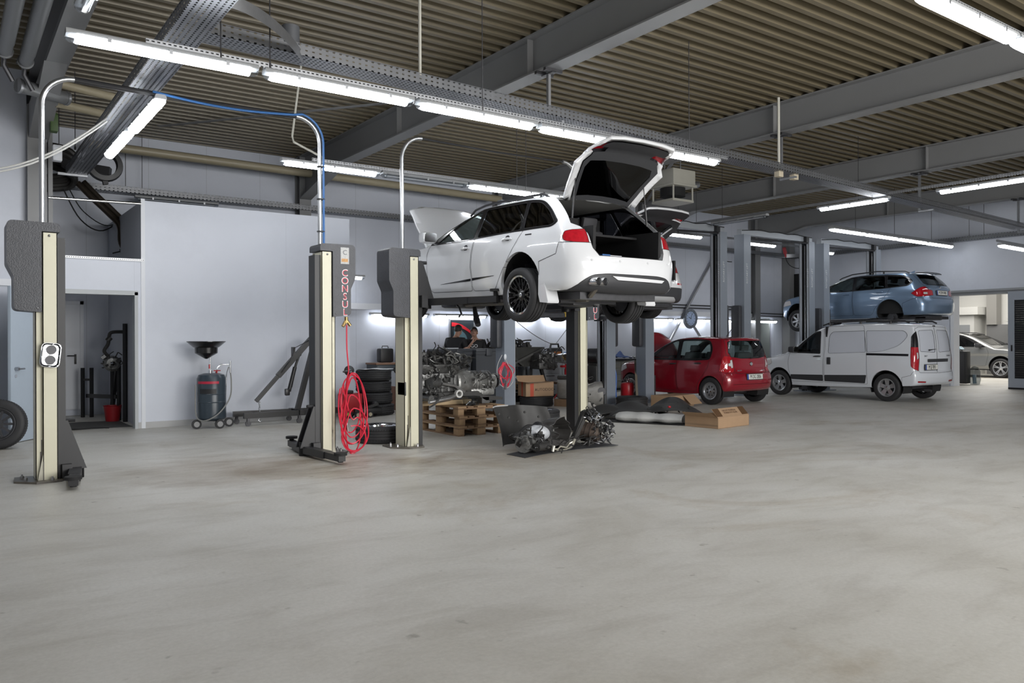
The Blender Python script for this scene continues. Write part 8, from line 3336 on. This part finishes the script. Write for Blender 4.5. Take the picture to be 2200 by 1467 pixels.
b.box(-0.55, 0.55, -0.3, 0.3, 0.04, 0.09)
b.build('lower_shelf', M_blackm, t)
t = thing('cylinder_head', 'bright aluminium cylinder head lying on the pallet', 'cylinder head', (10.80, 14.75, 0.435))
b = MB()
b.rbox(-0.36, 0.36, -0.11, 0.11, 0, 0.15, 0.012)
b.build('casting', M_alul, t)
for k in range(6):
  b = MB()
  b.X = Matrix.Translation((-0.29 + 0.116 * k, -0.11, 0.075))
  b.lathe([(0.045, 0.0), (0.045, -0.012), (0.03, -0.012), (0.028, -0.002), (0.0, -0.002)], axis='y', seg=16)
  b.X = None
  b.build('port', M_darksteel, t)
# blue cordless case and clutter of the grey bench
t = thing('warning_beacon', 'black and orange work lamp with a carry handle on the grey bench', 'work lamp', (13.35, 16.75, 0.90))
b = MB()
b.rbox(-0.2, 0.2, -0.12, 0.12, 0, 0.3, 0.07)
b.build('casing', M_black, t)
b = MB()
b.tube([(-0.16, 0, 0.25), (-0.12, 0, 0.40), (0.12, 0, 0.40), (0.16, 0, 0.25)], 0.03, 8)
b.build('handle', M_black, t)
b = MB()
b.rbox(-0.12, 0.12, -0.135, -0.11, 0.02, 0.2, 0.02)
b.build('orange_panel', mat('burnt_orange', (0.35, 0.12, 0.03), 0.5), t)
for k, (nm, x, w, h, m, lab) in enumerate((('tool_case', 12.55, 0.34, 0.24, M_blue, 'dark blue tool case at the left end of the grey bench'), ('tool_box', 12.95, 0.26, 0.15, M_black, 'small black box beside the dark blue case on the grey bench'), ('blue_tin', 13.85, 0.15, 0.18, M_blue, 'small blue tin on the grey bench'), ('yellow_level', 14.15, 0.35, 0.06, mat('yellow_plastic', (0.5, 0.45, 0.05), 0.5), 'yellow tool lying on the grey bench'))):
  t = thing(nm, lab, 'tool box' if k < 2 else 'tool', (x, 16.78, 0.90))
  b = MB()
  b.rbox(-w / 2, w / 2, -0.12, 0.12, 0, h, 0.02)
  b.build('casing', m, t)
  b = MB()
  b.box(-w / 3, w / 3, -0.127, -0.119, h * 0.6, h * 0.75)
  b.build('latch', M_darksteel, t)
t = thing('wiring_sling', 'pair of thin dark cords hung between the wall and the work lamp', 'cord', (0, 0, 0))
b = MB()
b.tube(bez((12.1, YW - 0.12, 2.12), (12.4, YW - 0.3, 1.75), (12.9, 16.8, 1.4), (13.3, 16.75, 1.29), 16), 0.010, 6)
b.build('cord', M_darksteel, t)
b = MB()
b.tube([(13.38, 16.75, 1.29), (14.5, YW - 0.12, 2.12)], 0.008, 6)
b.build('cord', M_darksteel, t)
# behind the fourth post: black compressor, orange bag, blue hoses
t = thing('air_compressor', 'black machine with a filter drum behind the fourth cream post', 'machine', (12.35, 13.9, 0))
b = MB()
b.rbox(-0.22, 0.30, -0.2, 0.2, 0.0, 0.82, 0.05)
b.build('cabinet', mat('anthracite_cabinet2', (0.06, 0.06, 0.06), 0.5), t)
b = MB()
b.cyl((-0.05, -0.22, 1.02), (-0.05, 0.2, 1.02), 0.19, seg=24)
b.cyl((0.0, -0.23, 0.93), (0.18, -0.23, 0.9), 0.04)
b.build('drum', M_black, t)
b = MB()
b.rbox(-0.16, 0.2, -0.15, 0.15, 0.78, 0.9, 0.03)
b.build('neck', M_grime, t)
t = thing('blue_hoses', 'bundle of bright blue hoses hanging beside the grey post', 'hoses', (12.36, 13.45, 0))
for k in range(5):
  b = MB()
  b.tube(crom([(0.0, -0.06, 0.92), (-0.06 + 0.035 * k, -0.08, 0.6), (-0.07 + 0.035 * k, -0.08, 0.25), (-0.03 + 0.03 * k, -0.07, 0.10)], 6), 0.014, 8)
  b.build('hose', mat('bright_blue_hose', (0.02, 0.13, 0.50), 0.35), t)
t = thing('orange_bag', 'orange cloth bag lying on the grey bench behind the grey post', 'bag', (15.0, 16.7, 0.86))
b = MB()
for k in range(6):
  b.ball((-0.2 + 0.08 * k, 0.03 * (k % 2), 0.10 + 0.04 * (k % 3)), 0.12, 10, (1, 0.8, 0.8))
b.build('bag', mat('orange_cloth', (0.55, 0.10, 0.02), 0.7), t)
t = thing('blue_rags', 'heap of blue rags on the bench left of the red bonnet', 'rags', (15.75, 16.7, 0.86))
b = MB()
b.sheet(lambda u, w: ((u - 0.5) * 0.5, (w - 0.5) * 0.4, 0.04 + 0.16 * math.exp(-14 * ((u - 0.35) ** 2 + (w - 0.5) ** 2)) + 0.03 * math.sin(11 * u) * math.sin(9 * w) + 0.01), 16, 12, 0.006)
b.build('cloth', mat('blue_cloth', (0.08, 0.13, 0.30), 0.8), t)
b = MB()
for k in range(4):
  b.cyl((0.3 + 0.07 * k, -0.05 + 0.06 * (k % 2), 0.03), (0.36 + 0.07 * k, 0.02, 0.05), 0.02)
b.build('sockets', M_steel, t)

# clock
t = thing('wall_clock', 'round wall clock with a wide grey rim between the braces on the back wall', 'clock', (18.97, YW - 0.24, 2.06))
b = MB()
b.lathe([(0.0, 0.03), (0.30, 0.03), (0.32, 0.0), (0.30, -0.05), (0.225, -0.055), (0.215, -0.03)], axis='y', seg=40)
for k in range(12):
  a = 2 * PI * k / 12
  b.ball((0.265 * math.cos(a), -0.055, 0.265 * math.sin(a)), 0.028, 8, (1, 0.5, 1))
b.build('rim', mat('clock_rim', (0.25, 0.27, 0.30), 0.3, 0.7), t)
b = MB()
b.cyl((0, -0.03, 0), (0, -0.035, 0), 0.215, seg=36)
b.build('dial', mat('clock_dial', (0.38, 0.48, 0.68), 0.4), t)
b = MB()
for k in range(12):
  a = 2 * PI * k / 12
  b.X = Matrix.Translation((0, -0.037, 0)) @ Matrix.Rotation(a, 4, 'Y')
  b.box(-0.008, 0.008, -0.001, 0.001, 0.155, 0.195)
b.X = None
b.build('hour_marks', M_greydk, t)
for nm, L, a, w in (('hour_hand', 0.11, -1.15, 0.010), ('minute_hand', 0.17, 0.35, 0.008)):
  b = MB()
  b.X = Matrix.Translation((0, -0.041, 0)) @ Matrix.Rotation(a, 4, 'Y')
  b.box(-w, w, -0.001, 0.001, -0.02, L)
  b.X = None
  b.build(nm, M_greydk, t)
# black roller blind in the far corner
b = MB()
b.rbox(24.20, 24.27, 15.95, 17.0, 2.72, 3.68, 0.02)
tag(b.build('black_screen', M_blackm), 'black square panel on the right wall in the far corner', 'screen')

# shelf with tyres in the back opening
t = thing('tyre_shelf', 'dark shelf unit with pale boards seen through the opening in the back wall', 'shelf', (22.5, YW + 0.75, 0))
for x in (0.0, 0.9):
  b = MB()
  b.box(x, x + 0.05, 0, 0.5, 0, 2.3)
  b.build('upright', M_blackm, t)
for z in (0.5, 1.05, 1.6):
  b = MB()
  b.box(0, 0.95, 0, 0.5, z, z + 0.09)
  b.build('shelf_board', mat('pale_board', (0.55, 0.55, 0.45), 0.6), t)
b = MB()
b.beam((0.05, -0.02, 0.6), (0.9, -0.02, 1.6), 0.05, 0.03)
b.build('diagonal_brace', M_darksteel, t)
for k, (x, z) in enumerate(((0.35, 1.98), (0.35, 0.85), (0.7, 1.40), (0.3, 1.36), (0.7, 0.83))):
  tyre('black tyre standing on the shelf seen through the back opening', (22.5 + x, YW + 0.95, z + 0.0), 0.27 if z > 1.9 or z < 1 else 0.25, 0.18, 0.17, rot=(PI / 2, 0, 0), group='tyres on the store shelf')

# ------------------------------------------------------------------ store room contents behind the open door
t = thing('steel_rack', 'dark steel A-frame rack inside the store room', 'rack', (2.10, 16.2, 0))
for x, y in ((0.0, 0.5), (0.14, 0.45), (0.36, -0.4), (0.44, -0.55)):
  b = MB()
  b.beam((x, y, 0), (x, y, 0.92 if x < 0.2 else 1.0), 0.05, 0.05)
  b.build('post', M_crane, t)
b = MB()
b.beam((0.07, 0.47, 0.40), (0.42, -0.5, 0.42), 0.05, 0.07)
b.beam((0.0, 0.5, 0.7), (0.14, 0.45, 0.7), 0.04, 0.04)
b.build('cross_bar', M_crane, t)
b = MB()
b.beam((0.35, -0.3, 0.05), (0.42, -0.5, 0.95), 0.06, 0.06)
b.build('stay', M_crane, t)
t = thing('turbo_unit', 'greasy turbocharger hanging in the store room on a bent pipe', 'machine part', (2.42, 15.6, 1.02))
b = MB()
b.lathe([(0.04, -0.12), (0.10, -0.10), (0.14, -0.03), (0.13, 0.04), (0.08, 0.08), (0.06, 0.12), (0.10, 0.14), (0.12, 0.18), (0.05, 0.2)], axis='y', seg=24)
b.build('housing', M_alu, t)
b = MB()
greeble(b, 36, -0.02, -0.08, 0.0, 0.14, 0.08, 0.12, 131, 0.8, 2)
b.build('fittings', [M_alud, M_grime], t)
b = MB()
b.tube(crom([(-0.05, 0, 0.12), (-0.12, 0, 0.22), (-0.06, 0, 0.34), (-0.04, 0, 0.48), (0.0, 0, 0.55), (0.18, 0, 0.56)], 5), 0.03, 8)
b.cyl((-0.07, 0, 0.40), (-0.02, 0, 0.46), 0.045)
b.build('bent_pipe', M_grime, t)
t = thing('wall_post', 'dark vertical bar in the store room by the door frame', 'bar', (2.585, 15.3, 0))
b = MB()
b.beam((0, 0, 0), (0, 0, 1.72), 0.05, 0.06)
b.build('bar', M_crane, t)
t = thing('bucket', 'red plastic bucket on the store room floor', 'bucket', (2.42, 15.55, 0))
b = MB()
b.lathe([(0, 0.005), (0.11, 0.005), (0.145, 0.27), (0.155, 0.28), (0.14, 0.275), (0.105, 0.02), (0, 0.02)], seg=26)
b.build('pail', mat('bucket_red', (0.30, 0.01, 0.015), 0.45), t)
b = MB()
b.tube([(0.15 * math.cos(a), 0.02, 0.26 - 0.10 * math.sin(a)) for a in [PI * k / 12 for k in range(13)]], 0.005, 6)
b.build('handle', M_steel, t)
b = MB()
b.sheet(lambda u, w: (1.48 + 1.05 * u, 14.35 + 1.3 * w, 0.006 + 0.004 * math.sin(9 * u + 4 * w)), 10, 8, 0.005)
tag(b.build('rubber_mat', mat('dirty_mat', (0.06, 0.06, 0.058), 0.85, var=0.4, scale=12)), 'dark dirty rubber mat on the store room floor', 'mat')
b = MB()
b.tube(crom([(1.5, 14.5, 0.02), (1.75, 14.25, 0.02), (1.95, 14.35, 0.02), (2.15, 14.15, 0.02)], 6), 0.008, 6)
tag(b.build('floor_cable', M_blackm), 'thin black cable on the floor in the store room doorway', 'cable')

# exhaust extraction hose hanging behind the parapet, blower under the tray
t = thing('old_exhaust', 'long dark exhaust pipe leaning down behind the store room front', 'exhaust pipe', (0, 0, 0))
b = MB()
pts = [(1.98, 16.3, 4.28), (2.2, 16.2, 4.02), (2.45, 16.1, 3.75), (2.62, 16.0, 3.52), (2.64, 15.95, 3.2), (2.78, 15.9, 2.9), (2.8, 15.88, 2.5)]
b.tube(crom(pts, 5), 0.055, 12)
b.build('front_tube', mat('brown_exhaust', (0.12, 0.10, 0.08), 0.35, 0.8, var=0.3), t)
b = MB()
b.tube(crom([(p[0] + 0.10, p[1] + 0.02, p[2] + 0.04) for p in pts], 5), 0.045, 12)
b.build('rear_tube', mat('brown_exhaust', (0.12, 0.10, 0.08)), t)
for k, (x, z) in enumerate(((2.84, 3.62), (2.86, 3.12), (2.62, 3.05))):
  b = MB()
  b.cyl((x - 0.12, 16.0, z - 0.04), (x, 15.98, z), 0.012)
  b.cyl((x, 15.98, z), (x + 0.05, 15.97, z + 0.01), 0.045)
  b.build('rubber_hanger', M_blackm, t)
t = thing('extraction_blower', 'black exhaust blower with coiled hoses at the end of the left tray', 'blower', (1.75, 16.1, 4.35))
b = MB()
b.X = Matrix.Translation((0.55, -0.6, 0.15))
b.lathe([(0.20, -0.09), (0.28, -0.08), (0.30, 0.0), (0.28, 0.08), (0.20, 0.09)], axis='y', seg=28)
b.beam((-0.6, 0.3, 0.0), (0.1, 0.05, -0.1), 0.2, 0.14)
b.beam((0.0, 0.0, -0.26), (0.02, 0.0, -0.34), 0.10, 0.08)
b.X = None
b.build('fan_ring', M_black, t)
b = MB()
for k in range(5):
  b.tube(crom([(-0.5, 0.3, 0.45 - 0.05 * k), (-0.2, 0.2, 0.55 - 0.09 * k), (0.15, 0.1, 0.42 - 0.1 * k), (0.1, 0.3, 0.1 - 0.06 * k), (-0.3, 0.4, 0.0 - 0.05 * k)], 5), 0.06, 10)
b.build('hose_coils', M_grime, t)
b = MB()
b.box(-0.20, 0.24, -0.95, -0.9, -0.16, -0.12)
b.build('end_bar', M_galv, t)
b = MB()
b.tube(crom([(0.0, 0.2, -0.2), (0.3, 0.4, -0.7), (0.7, 0.6, -0.85), (1.2, 0.8, -0.45)], 6), 0.012, 6)
b.tube(crom([(0.1, 0.2, -0.2), (0.35, 0.4, -0.55), (0.8, 0.6, -0.75), (1.3, 0.8, -0.40)], 6), 0.010, 6)
b.build('loose_cable', M_blackm, t)

# ------------------------------------------------------------------ next room beyond the sliding door
t = thing('suitcase', 'tall black case standing in the sliding door opening', 'case', (25.35, 11.98, 0), math.radians(8))
b = MB()
b.rbox(-0.18, 0.18, -0.32, 0.24, 0.03, 1.02, 0.04)
b.build('shell', mat('black_case', (0.014, 0.014, 0.015), 0.55), t)
b = MB()
b.rbox(-0.195, -0.18, -0.26, 0.18, 0.1, 0.95, 0.01)
b.build('front_pocket', M_black, t)
b = MB()
b.tube([(-0.1, -0.1, 1.02), (-0.1, -0.1, 1.06), (0.1, -0.1, 1.06), (0.1, -0.1, 1.02)], 0.012)
b.build('handle', M_black, t)
t = thing('clear_bag', 'clear plastic bag of bottles beside the tall black case', 'bag', (25.6, 11.58, 0))
b = MB()
b.lathe([(0.0, 0.0), (0.13, 0.01), (0.16, 0.15), (0.15, 0.4), (0.10, 0.52), (0.05, 0.56)], seg=18)
b.build('bag', glass_mat('cloudy_plastic', (0.55, 0.57, 0.58)), t)
b = MB()
for k in range(4):
  b.cyl((-0.05 + 0.04 * k, 0.02 * (k % 2), 0.03), (-0.03 + 0.03 * k, 0.03, 0.3), 0.035)
b.build('bottles', mat('pale_blue_bottle', (0.35, 0.5, 0.6), 0.3), t)
t = thing('blue_film', 'crumpled pale blue film lying on top of the black case', 'film', (25.32, 11.98, 1.06))
b = MB()
b.sheet(lambda u, w: ((u - 0.5) * 0.3, (w - 0.5) * 0.4, 0.02 + 0.10 * math.sin(PI * u) * math.sin(PI * w) + 0.03 * math.sin(12 * u) * math.sin(9 * w)), 12, 12, 0.004)
b.build('film', mat('pale_blue_film', (0.35, 0.55, 0.65), 0.3), t)
b = MB()
b.box(33.1, 34.0, 15.0, 20.0, 0, 2.55)
b.box(32.95, 34.0, 14.8, 20.0, 2.35, 2.65)
tag(b.build('room_divider', mat('warm_white_wall', (0.74, 0.73, 0.69))), 'white built-in box with cupboards in the next room', None, None, 'structure')
for k, (y0, y1) in enumerate(((15.75, 16.25), (15.15, 15.55))):
  t = thing('wall_cabinet', ('grey cabinet front on the white box in the next room, left one', 'grey cabinet front on the white box in the next room, right one')[k], 'cabinet', (33.06, y0, 1.15))
  b = MB()
  b.box(0, 0.04, 0, y1 - y0, 0, 0.80)
  b.build('door', mat('grey_cupboard', (0.34, 0.35, 0.36), 0.5), t)
  b = MB()
  b.cyl((-0.02, 0.05, 0.3), (-0.02, 0.05, 0.45), 0.01)
  b.build('handle', M_darksteel, t)
t = thing('white_counter', 'white counter with small red parts in the next room', 'counter', (31.6, 9.6, 0))
b = MB()
b.box(0, 0.6, 0, 2.2, 0, 0.92)
b.build('counter_body', mat('warm_white_wall', (0.74, 0.73, 0.69)), t)
for k in range(7):
  o = thing('small_part', 'small red brown part lying on the white counter', 'part', (31.8, 9.8 + 0.28 * k, 0.92), group='small red parts on the counter')
  b = MB()
  b.rbox(-0.04, 0.04, -0.05, 0.05, 0, 0.06 + 0.02 * (k % 3), 0.01)
  b.build('piece', (M_red, M_iron)[k % 2], o)
t = thing('potted_plant', 'green leafy indoor plant in the next room by the sliding door', 'plant', (33.0, 13.3, 0))
b = MB()
b.lathe([(0, 0), (0.18, 0), (0.22, 0.35), (0.2, 0.36), (0, 0.32)], seg=20)
b.build('pot', M_white, t)
b = MB()
rnd = random.Random(77)
b.cyl((0, 0, 0.3), (0.03, 0.02, 2.2), 0.03, 0.015)
b.build('stem', M_iron, t)
b = MB()
for k in range(150):
  z = rnd.choice((rnd.uniform(1.9, 2.4), rnd.uniform(1.3, 1.85)))
  a = rnd.uniform(0, 2 * PI)
  L = rnd.uniform(0.12, 0.26)
  r0 = rnd.uniform(0.02, 0.45)
  p = Vector((math.cos(a) * r0, math.sin(a) * r0, z))
  d = Vector((math.cos(a), math.sin(a), rnd.uniform(-0.7, 0.4))).normalized()
  s = d.cross(Vector((0, 0, 1))).normalized() * L * 0.16
  b.add([p, p + d * L * 0.5 + s, p + d * L, p + d * L * 0.5 - s], [(0, 1, 2, 3)])
b.build('foliage', mat('leaf_green', (0.05, 0.12, 0.045), 0.5, var=0.3), t)
# dark post of the next room and its far grey wall
b = MB()
b.box(33.6, 34.0, 11.0, 14.75, 0, 1.95)
tag(b.build('grey_partition', mat('grey_partition', (0.20, 0.20, 0.20), 0.6)), 'grey partition behind the plant in the next room', None, None, 'structure')
b = MB()
b.box(33.5, 33.9, 14.35, 14.72, 1.95, 5.0)
tag(b.build('concrete_post', mat('concrete_post', (0.32, 0.31, 0.29), 0.7)), 'concrete post in the next room', None, None, 'structure')
# ------------------------------------------------------------------ the two men
M_skin = mat('skin', (0.42, 0.24, 0.17), 0.5)
M_hair = mat('dark_hair', (0.018, 0.013, 0.010), 0.55)
M_shirt = mat('black_tshirt', (0.012, 0.012, 0.014), 0.8, var=0.1)
M_pants = mat('dark_work_trousers', (0.025, 0.027, 0.032), 0.85)
M_shoe = mat('dark_shoe', (0.02, 0.02, 0.02), 0.6)


def skin_obj(name, verts, edges, m, parent, root=0, sub=2):
  me = bpy.data.meshes.new(name)
  me.from_pydata([v[:3] for v in verts], edges, [])
  me.materials.append(m)
  o = bpy.data.objects.new(name, me)
  C.objects.link(o)
  o.parent = parent
  sk = o.modifiers.new('skin', 'SKIN')
  sk.use_smooth_shade = True
  ss = o.modifiers.new('sub', 'SUBSURF')
  ss.levels = ss.render_levels = sub
  for i, v in enumerate(verts):
    r = v[3] if len(v) < 5 else (v[3], v[4])
    me.skin_vertices[0].data[i].radius = (r, r) if not isinstance(r, tuple) else r
    me.skin_vertices[0].data[i].use_root = (i == root)
  return o


def person(name_label, loc, rz, J, hair_tilt):
  """J: joint positions in the person's own space (x right, y front, z up)"""
  t = thing('person', name_label, 'person', loc, rz)
  V, E = [], []

  def add(p, r, link=None):
    V.append((*p, *(r if isinstance(r, tuple) else (r, r))))
    if link is not None:
      E.append((link, len(V) - 1))
    return len(V) - 1
  pel = add(J['pelvis'], (0.15, 0.11))
  wst = add(J['waist'], (0.14, 0.10), pel)
  chs = add(J['chest'], (0.17, 0.115), wst)
  nb = add(J['neckbase'], 0.075, chs)
  nk = add(J['neck'], 0.056, nb)
  hd0 = add(J['jaw'], (0.068, 0.085), nk)
  hd1 = add(J['head'], (0.078, 0.098), hd0)
  hd2 = add(J['crown'], (0.066, 0.080), hd1)
  f = Vector(J['face']).normalized()
  hd = Vector(J['head'])
  jw = Vector(J['jaw'])
  for s in ('l', 'r'):
    sh = add(J['sh_' + s], 0.066, chs)
    el = add(J['el_' + s], 0.043, sh)
    wr = add(J['wr_' + s], (0.030, 0.024), el)
    W, Eb = Vector(J['wr_' + s]), Vector(J['el_' + s])
    d = (Vector(J['hand_' + s]) - W).normalized()
    pn = Vector(J['palm_' + s]).normalized()
    sd = d.cross(pn).normalized()
    pm = add(W + d * 0.05, (0.036, 0.017), wr)
    kn = add(W + d * 0.088, (0.040, 0.015), pm)
    curl = J.get('curl_' + s, 0.35)
    for k in range(4):
      off = (k - 1.5) * 0.021
      L = (0.070, 0.082, 0.076, 0.058)[k]
      p0 = W + d * 0.095 + sd * off
      a = add(p0, 0.0095, kn)
      p1 = p0 + (d * math.cos(curl) + pn * math.sin(curl)) * L * 0.45
      c2 = curl * 2.2
      p2 = p1 + (d * math.cos(c2) + pn * math.sin(c2)) * L * 0.33
      c3 = curl * 3.1
      p3 = p2 + (d * math.cos(c3) + pn * math.sin(c3)) * L * 0.25
      b1 = add(p1, 0.0088, a)
      b2 = add(p2, 0.008, b1)
      add(p3, 0.0068, b2)
    th0 = add(W + d * 0.035 + sd * -0.030 + pn * 0.010, 0.013, pm)
    th1 = add(W + d * 0.062 + sd * -0.052 + pn * 0.028, 0.011, th0)
    add(W + d * 0.090 + sd * -0.056 + pn * 0.040, 0.009, th1)
  for s, q in (('l', -1), ('r', 1)):
    hp = add(J['hip_' + s], (0.095, 0.10), pel)
    kn = add(J['knee_' + s], 0.062, hp)
    an = add(J['ankle_' + s], 0.042, kn)
    A = Vector(J['ankle_' + s])
    add(A + Vector((0, 0.10, -0.05)), 0.038, an)
  body = skin_obj('body', V, E, M_skin, t)
  # face and ears
  up = (Vector(J['crown']) - jw).normalized()
  f = (f - up * f.dot(up)).normalized()
  r_ = f.cross(up).normalized()
  b = MB()
  for s in (-1, 1):
    b.ball(hd - up * 0.02 + r_ * s * 0.078 - f * 0.005, 0.03, 10, (0.45, 0.8, 1.1))
  nz = hd - up * 0.03 + f * 0.095
  b.cyl(nz + up * 0.03, nz - up * 0.012 + f * 0.018, 0.008, 0.016, seg=10)
  b.ball(nz - up * 0.012 + f * 0.012, 0.016, 8)
  b.ball(jw - up * 0.01 + f * 0.075, 0.03, 10)
  b.build('ears_and_nose', M_skin, body)
  b = MB()
  for s in (-1, 1):
    b.ball(hd + up * 0.0 + r_ * s * 0.032 + f * 0.086, 0.011, 8)
    b.beam(hd + up * 0.022 + r_ * s * 0.015 + f * 0.096, hd + up * 0.022 + r_ * s * 0.052 + f * 0.086, 0.008, 0.008)
  b.build('eyes_and_brows', M_hair, body)
  b = MB()
  b.beam(jw + up * 0.025 + r_ * 0.026 + f * 0.088, jw + up * 0.025 - r_ * 0.026 + f * 0.088, 0.008, 0.008)
  b.build('mouth', mat('lips', (0.32, 0.13, 0.11), 0.5), body)
  # short dark hair: cap over the back and top of the head
  b = MB()
  cen = hd + up * 0.012 - f * 0.008
  n, mrows = 24, 9
  v = []
  for i in range(mrows + 1):
    for k in range(n):
      a = 2 * PI * k / n
      front = math.cos(a)
      low = 0.60 * PI - 0.20 * PI * max(0, front) ** 0.7
      ph = low * i / mrows
      dirv = (f * math.cos(a) * 1.10 + r_ * math.sin(a) * 0.86) * math.sin(ph) + up * math.cos(ph) * 1.10
      v.append(cen + dirv * (0.103 + 0.004 * math.sin(5 * a + 3 * i)))
  b.add(v, [(i * n + k, i * n + (k + 1) % n, (i + 1) * n + (k + 1) % n, (i + 1) * n + k) for i in range(mrows) for k in range(n)])
  b.build('hair', M_hair, t)
  # T-shirt, trousers, shoes over the body
  S_, ES = [], []

  def ad(p, r, link=None):
    S_.append((*p, *(r if isinstance(r, tuple) else (r, r))))
    if link is not None:
      ES.append((link, len(S_) - 1))
    return len(S_) - 1
  p0 = ad(Vector(J['pelvis']) + Vector((0, 0, 0.0)), (0.172, 0.135))
  w0 = ad(J['waist'], (0.165, 0.125), p0)
  c0 = ad(J['chest'], (0.188, 0.142), w0)
  c1 = ad(Vector(J['chest']).lerp(Vector(J['neckbase']), 0.62), (0.155, 0.13), c0)
  ad(Vector(J['chest']).lerp(Vector(J['neckbase']), 1.05), (0.088, 0.082), c1)
  for s in ('l', 'r'):
    a0 = ad(J['sh_' + s], 0.082, c0)
    ad(Vector(J['sh_' + s]).lerp(Vector(J['el_' + s]), 0.72), 0.068, a0)
  skin_obj('t_shirt', S_, ES, M_shirt, t)
  S_, ES = [], []
  p0 = ad(Vector(J['pelvis']) - Vector((0, 0, 0.02)), (0.165, 0.128))
  for s in ('l', 'r'):
    a0 = ad(J['hip_' + s], 0.112, p0)
    a1 = ad(J['knee_' + s], 0.082, a0)
    ad(Vector(J['ankle_' + s]) + Vector((0, 0, 0.02)), 0.072, a1)
  skin_obj('trousers', S_, ES, M_pants, t)
  for s in ('l', 'r'):
    A = Vector(J['ankle_' + s])
    b = MB()
    b.X = Matrix.Translation((A.x, A.y, 0))
    b.rbox(-0.052, 0.052, -0.09, 0.19, 0.0, 0.10, 0.035)
    b.X = None
    b.build('shoe', M_shoe, t)
  return t


base = dict(pelvis=(0, 0, 0.98), waist=(0, 0.01, 1.12), chest=(0, 0.02, 1.34), neckbase=(0, 0.02, 1.47), neck=(0, 0.04, 1.53), jaw=(0, 0.085, 1.585), head=(0, 0.09, 1.66), crown=(0, 0.075, 1.73), face=(0, 1, -0.25),
      sh_l=(-0.21, 0.02, 1.41), el_l=(-0.25, 0.03, 1.13), wr_l=(-0.22, 0.16, 0.93), hand_l=(-0.21, 0.22, 0.85), palm_l=(1, 0.2, 0),
      sh_r=(0.21, 0.02, 1.41), el_r=(0.25, 0.03, 1.13), wr_r=(0.22, 0.16, 0.93), hand_r=(0.21, 0.22, 0.85), palm_r=(-1, 0.2, 0),
      hip_l=(-0.10, 0, 0.90), knee_l=(-0.11, 0.02, 0.49), ankle_l=(-0.12, -0.02, 0.09),
      hip_r=(0.10, 0, 0.90), knee_r=(0.11, 0.02, 0.49), ankle_r=(0.12, -0.02, 0.09))
# left man: back half turned to us, looking to the right and down, right arm hanging to the bin
jl = dict(base)
jl.update(chest=(0, 0.05, 1.34), neckbase=(0, 0.08, 1.47), neck=(0, 0.12, 1.53), jaw=(0.0, 0.185, 1.575), head=(0.0, 0.19, 1.65), crown=(0, 0.165, 1.72), face=(0.1, 1, -0.35),
     sh_l=(-0.21, 0.05, 1.41), sh_r=(0.21, 0.05, 1.41), el_r=(0.28, 0.08, 1.15), wr_r=(0.26, 0.30, 1.05), hand_r=(0.24, 0.40, 1.02), palm_r=(0, 0, -1), el_l=(-0.27, 0.06, 1.13))
pl = person('man in a black t-shirt seen from behind, looking down to the right beside the bins', (9.62, 15.78, 0), math.radians(-62), jl, 0)
pl.scale = (1.0, 1.0, 1.0)
# right man: facing us, head bowed, left hand at his chin, other arm on the bin
jr = dict(base)
jr.update(chest=(0, 0.04, 1.31), neckbase=(0, 0.06, 1.43), neck=(0, 0.09, 1.49), jaw=(0.02, 0.16, 1.525), head=(0.02, 0.155, 1.60), crown=(0.01, 0.12, 1.67), face=(0.15, 1, -0.55),
     sh_l=(-0.21, 0.03, 1.37), el_l=(-0.27, 0.10, 1.10), wr_l=(-0.24, 0.26, 0.96), hand_l=(-0.22, 0.34, 0.93), palm_l=(0, 0, -1),
     sh_r=(0.21, 0.04, 1.37), el_r=(0.23, 0.20, 1.14), wr_r=(0.07, 0.275, 1.36), hand_r=(0.04, 0.27, 1.43), palm_r=(-0.1, -1, 0.2), curl_r=0.55)
pr = person('man in a black t-shirt with white lettering, head bowed and hand at his chin', (10.22, 15.86, 0), math.radians(152), jr, 0)
text_mesh('GO', 0.11, M_white, 'shirt_letters', pr, (0.02, 0.185, 1.27), (PI / 2, 0, PI), 0.001)
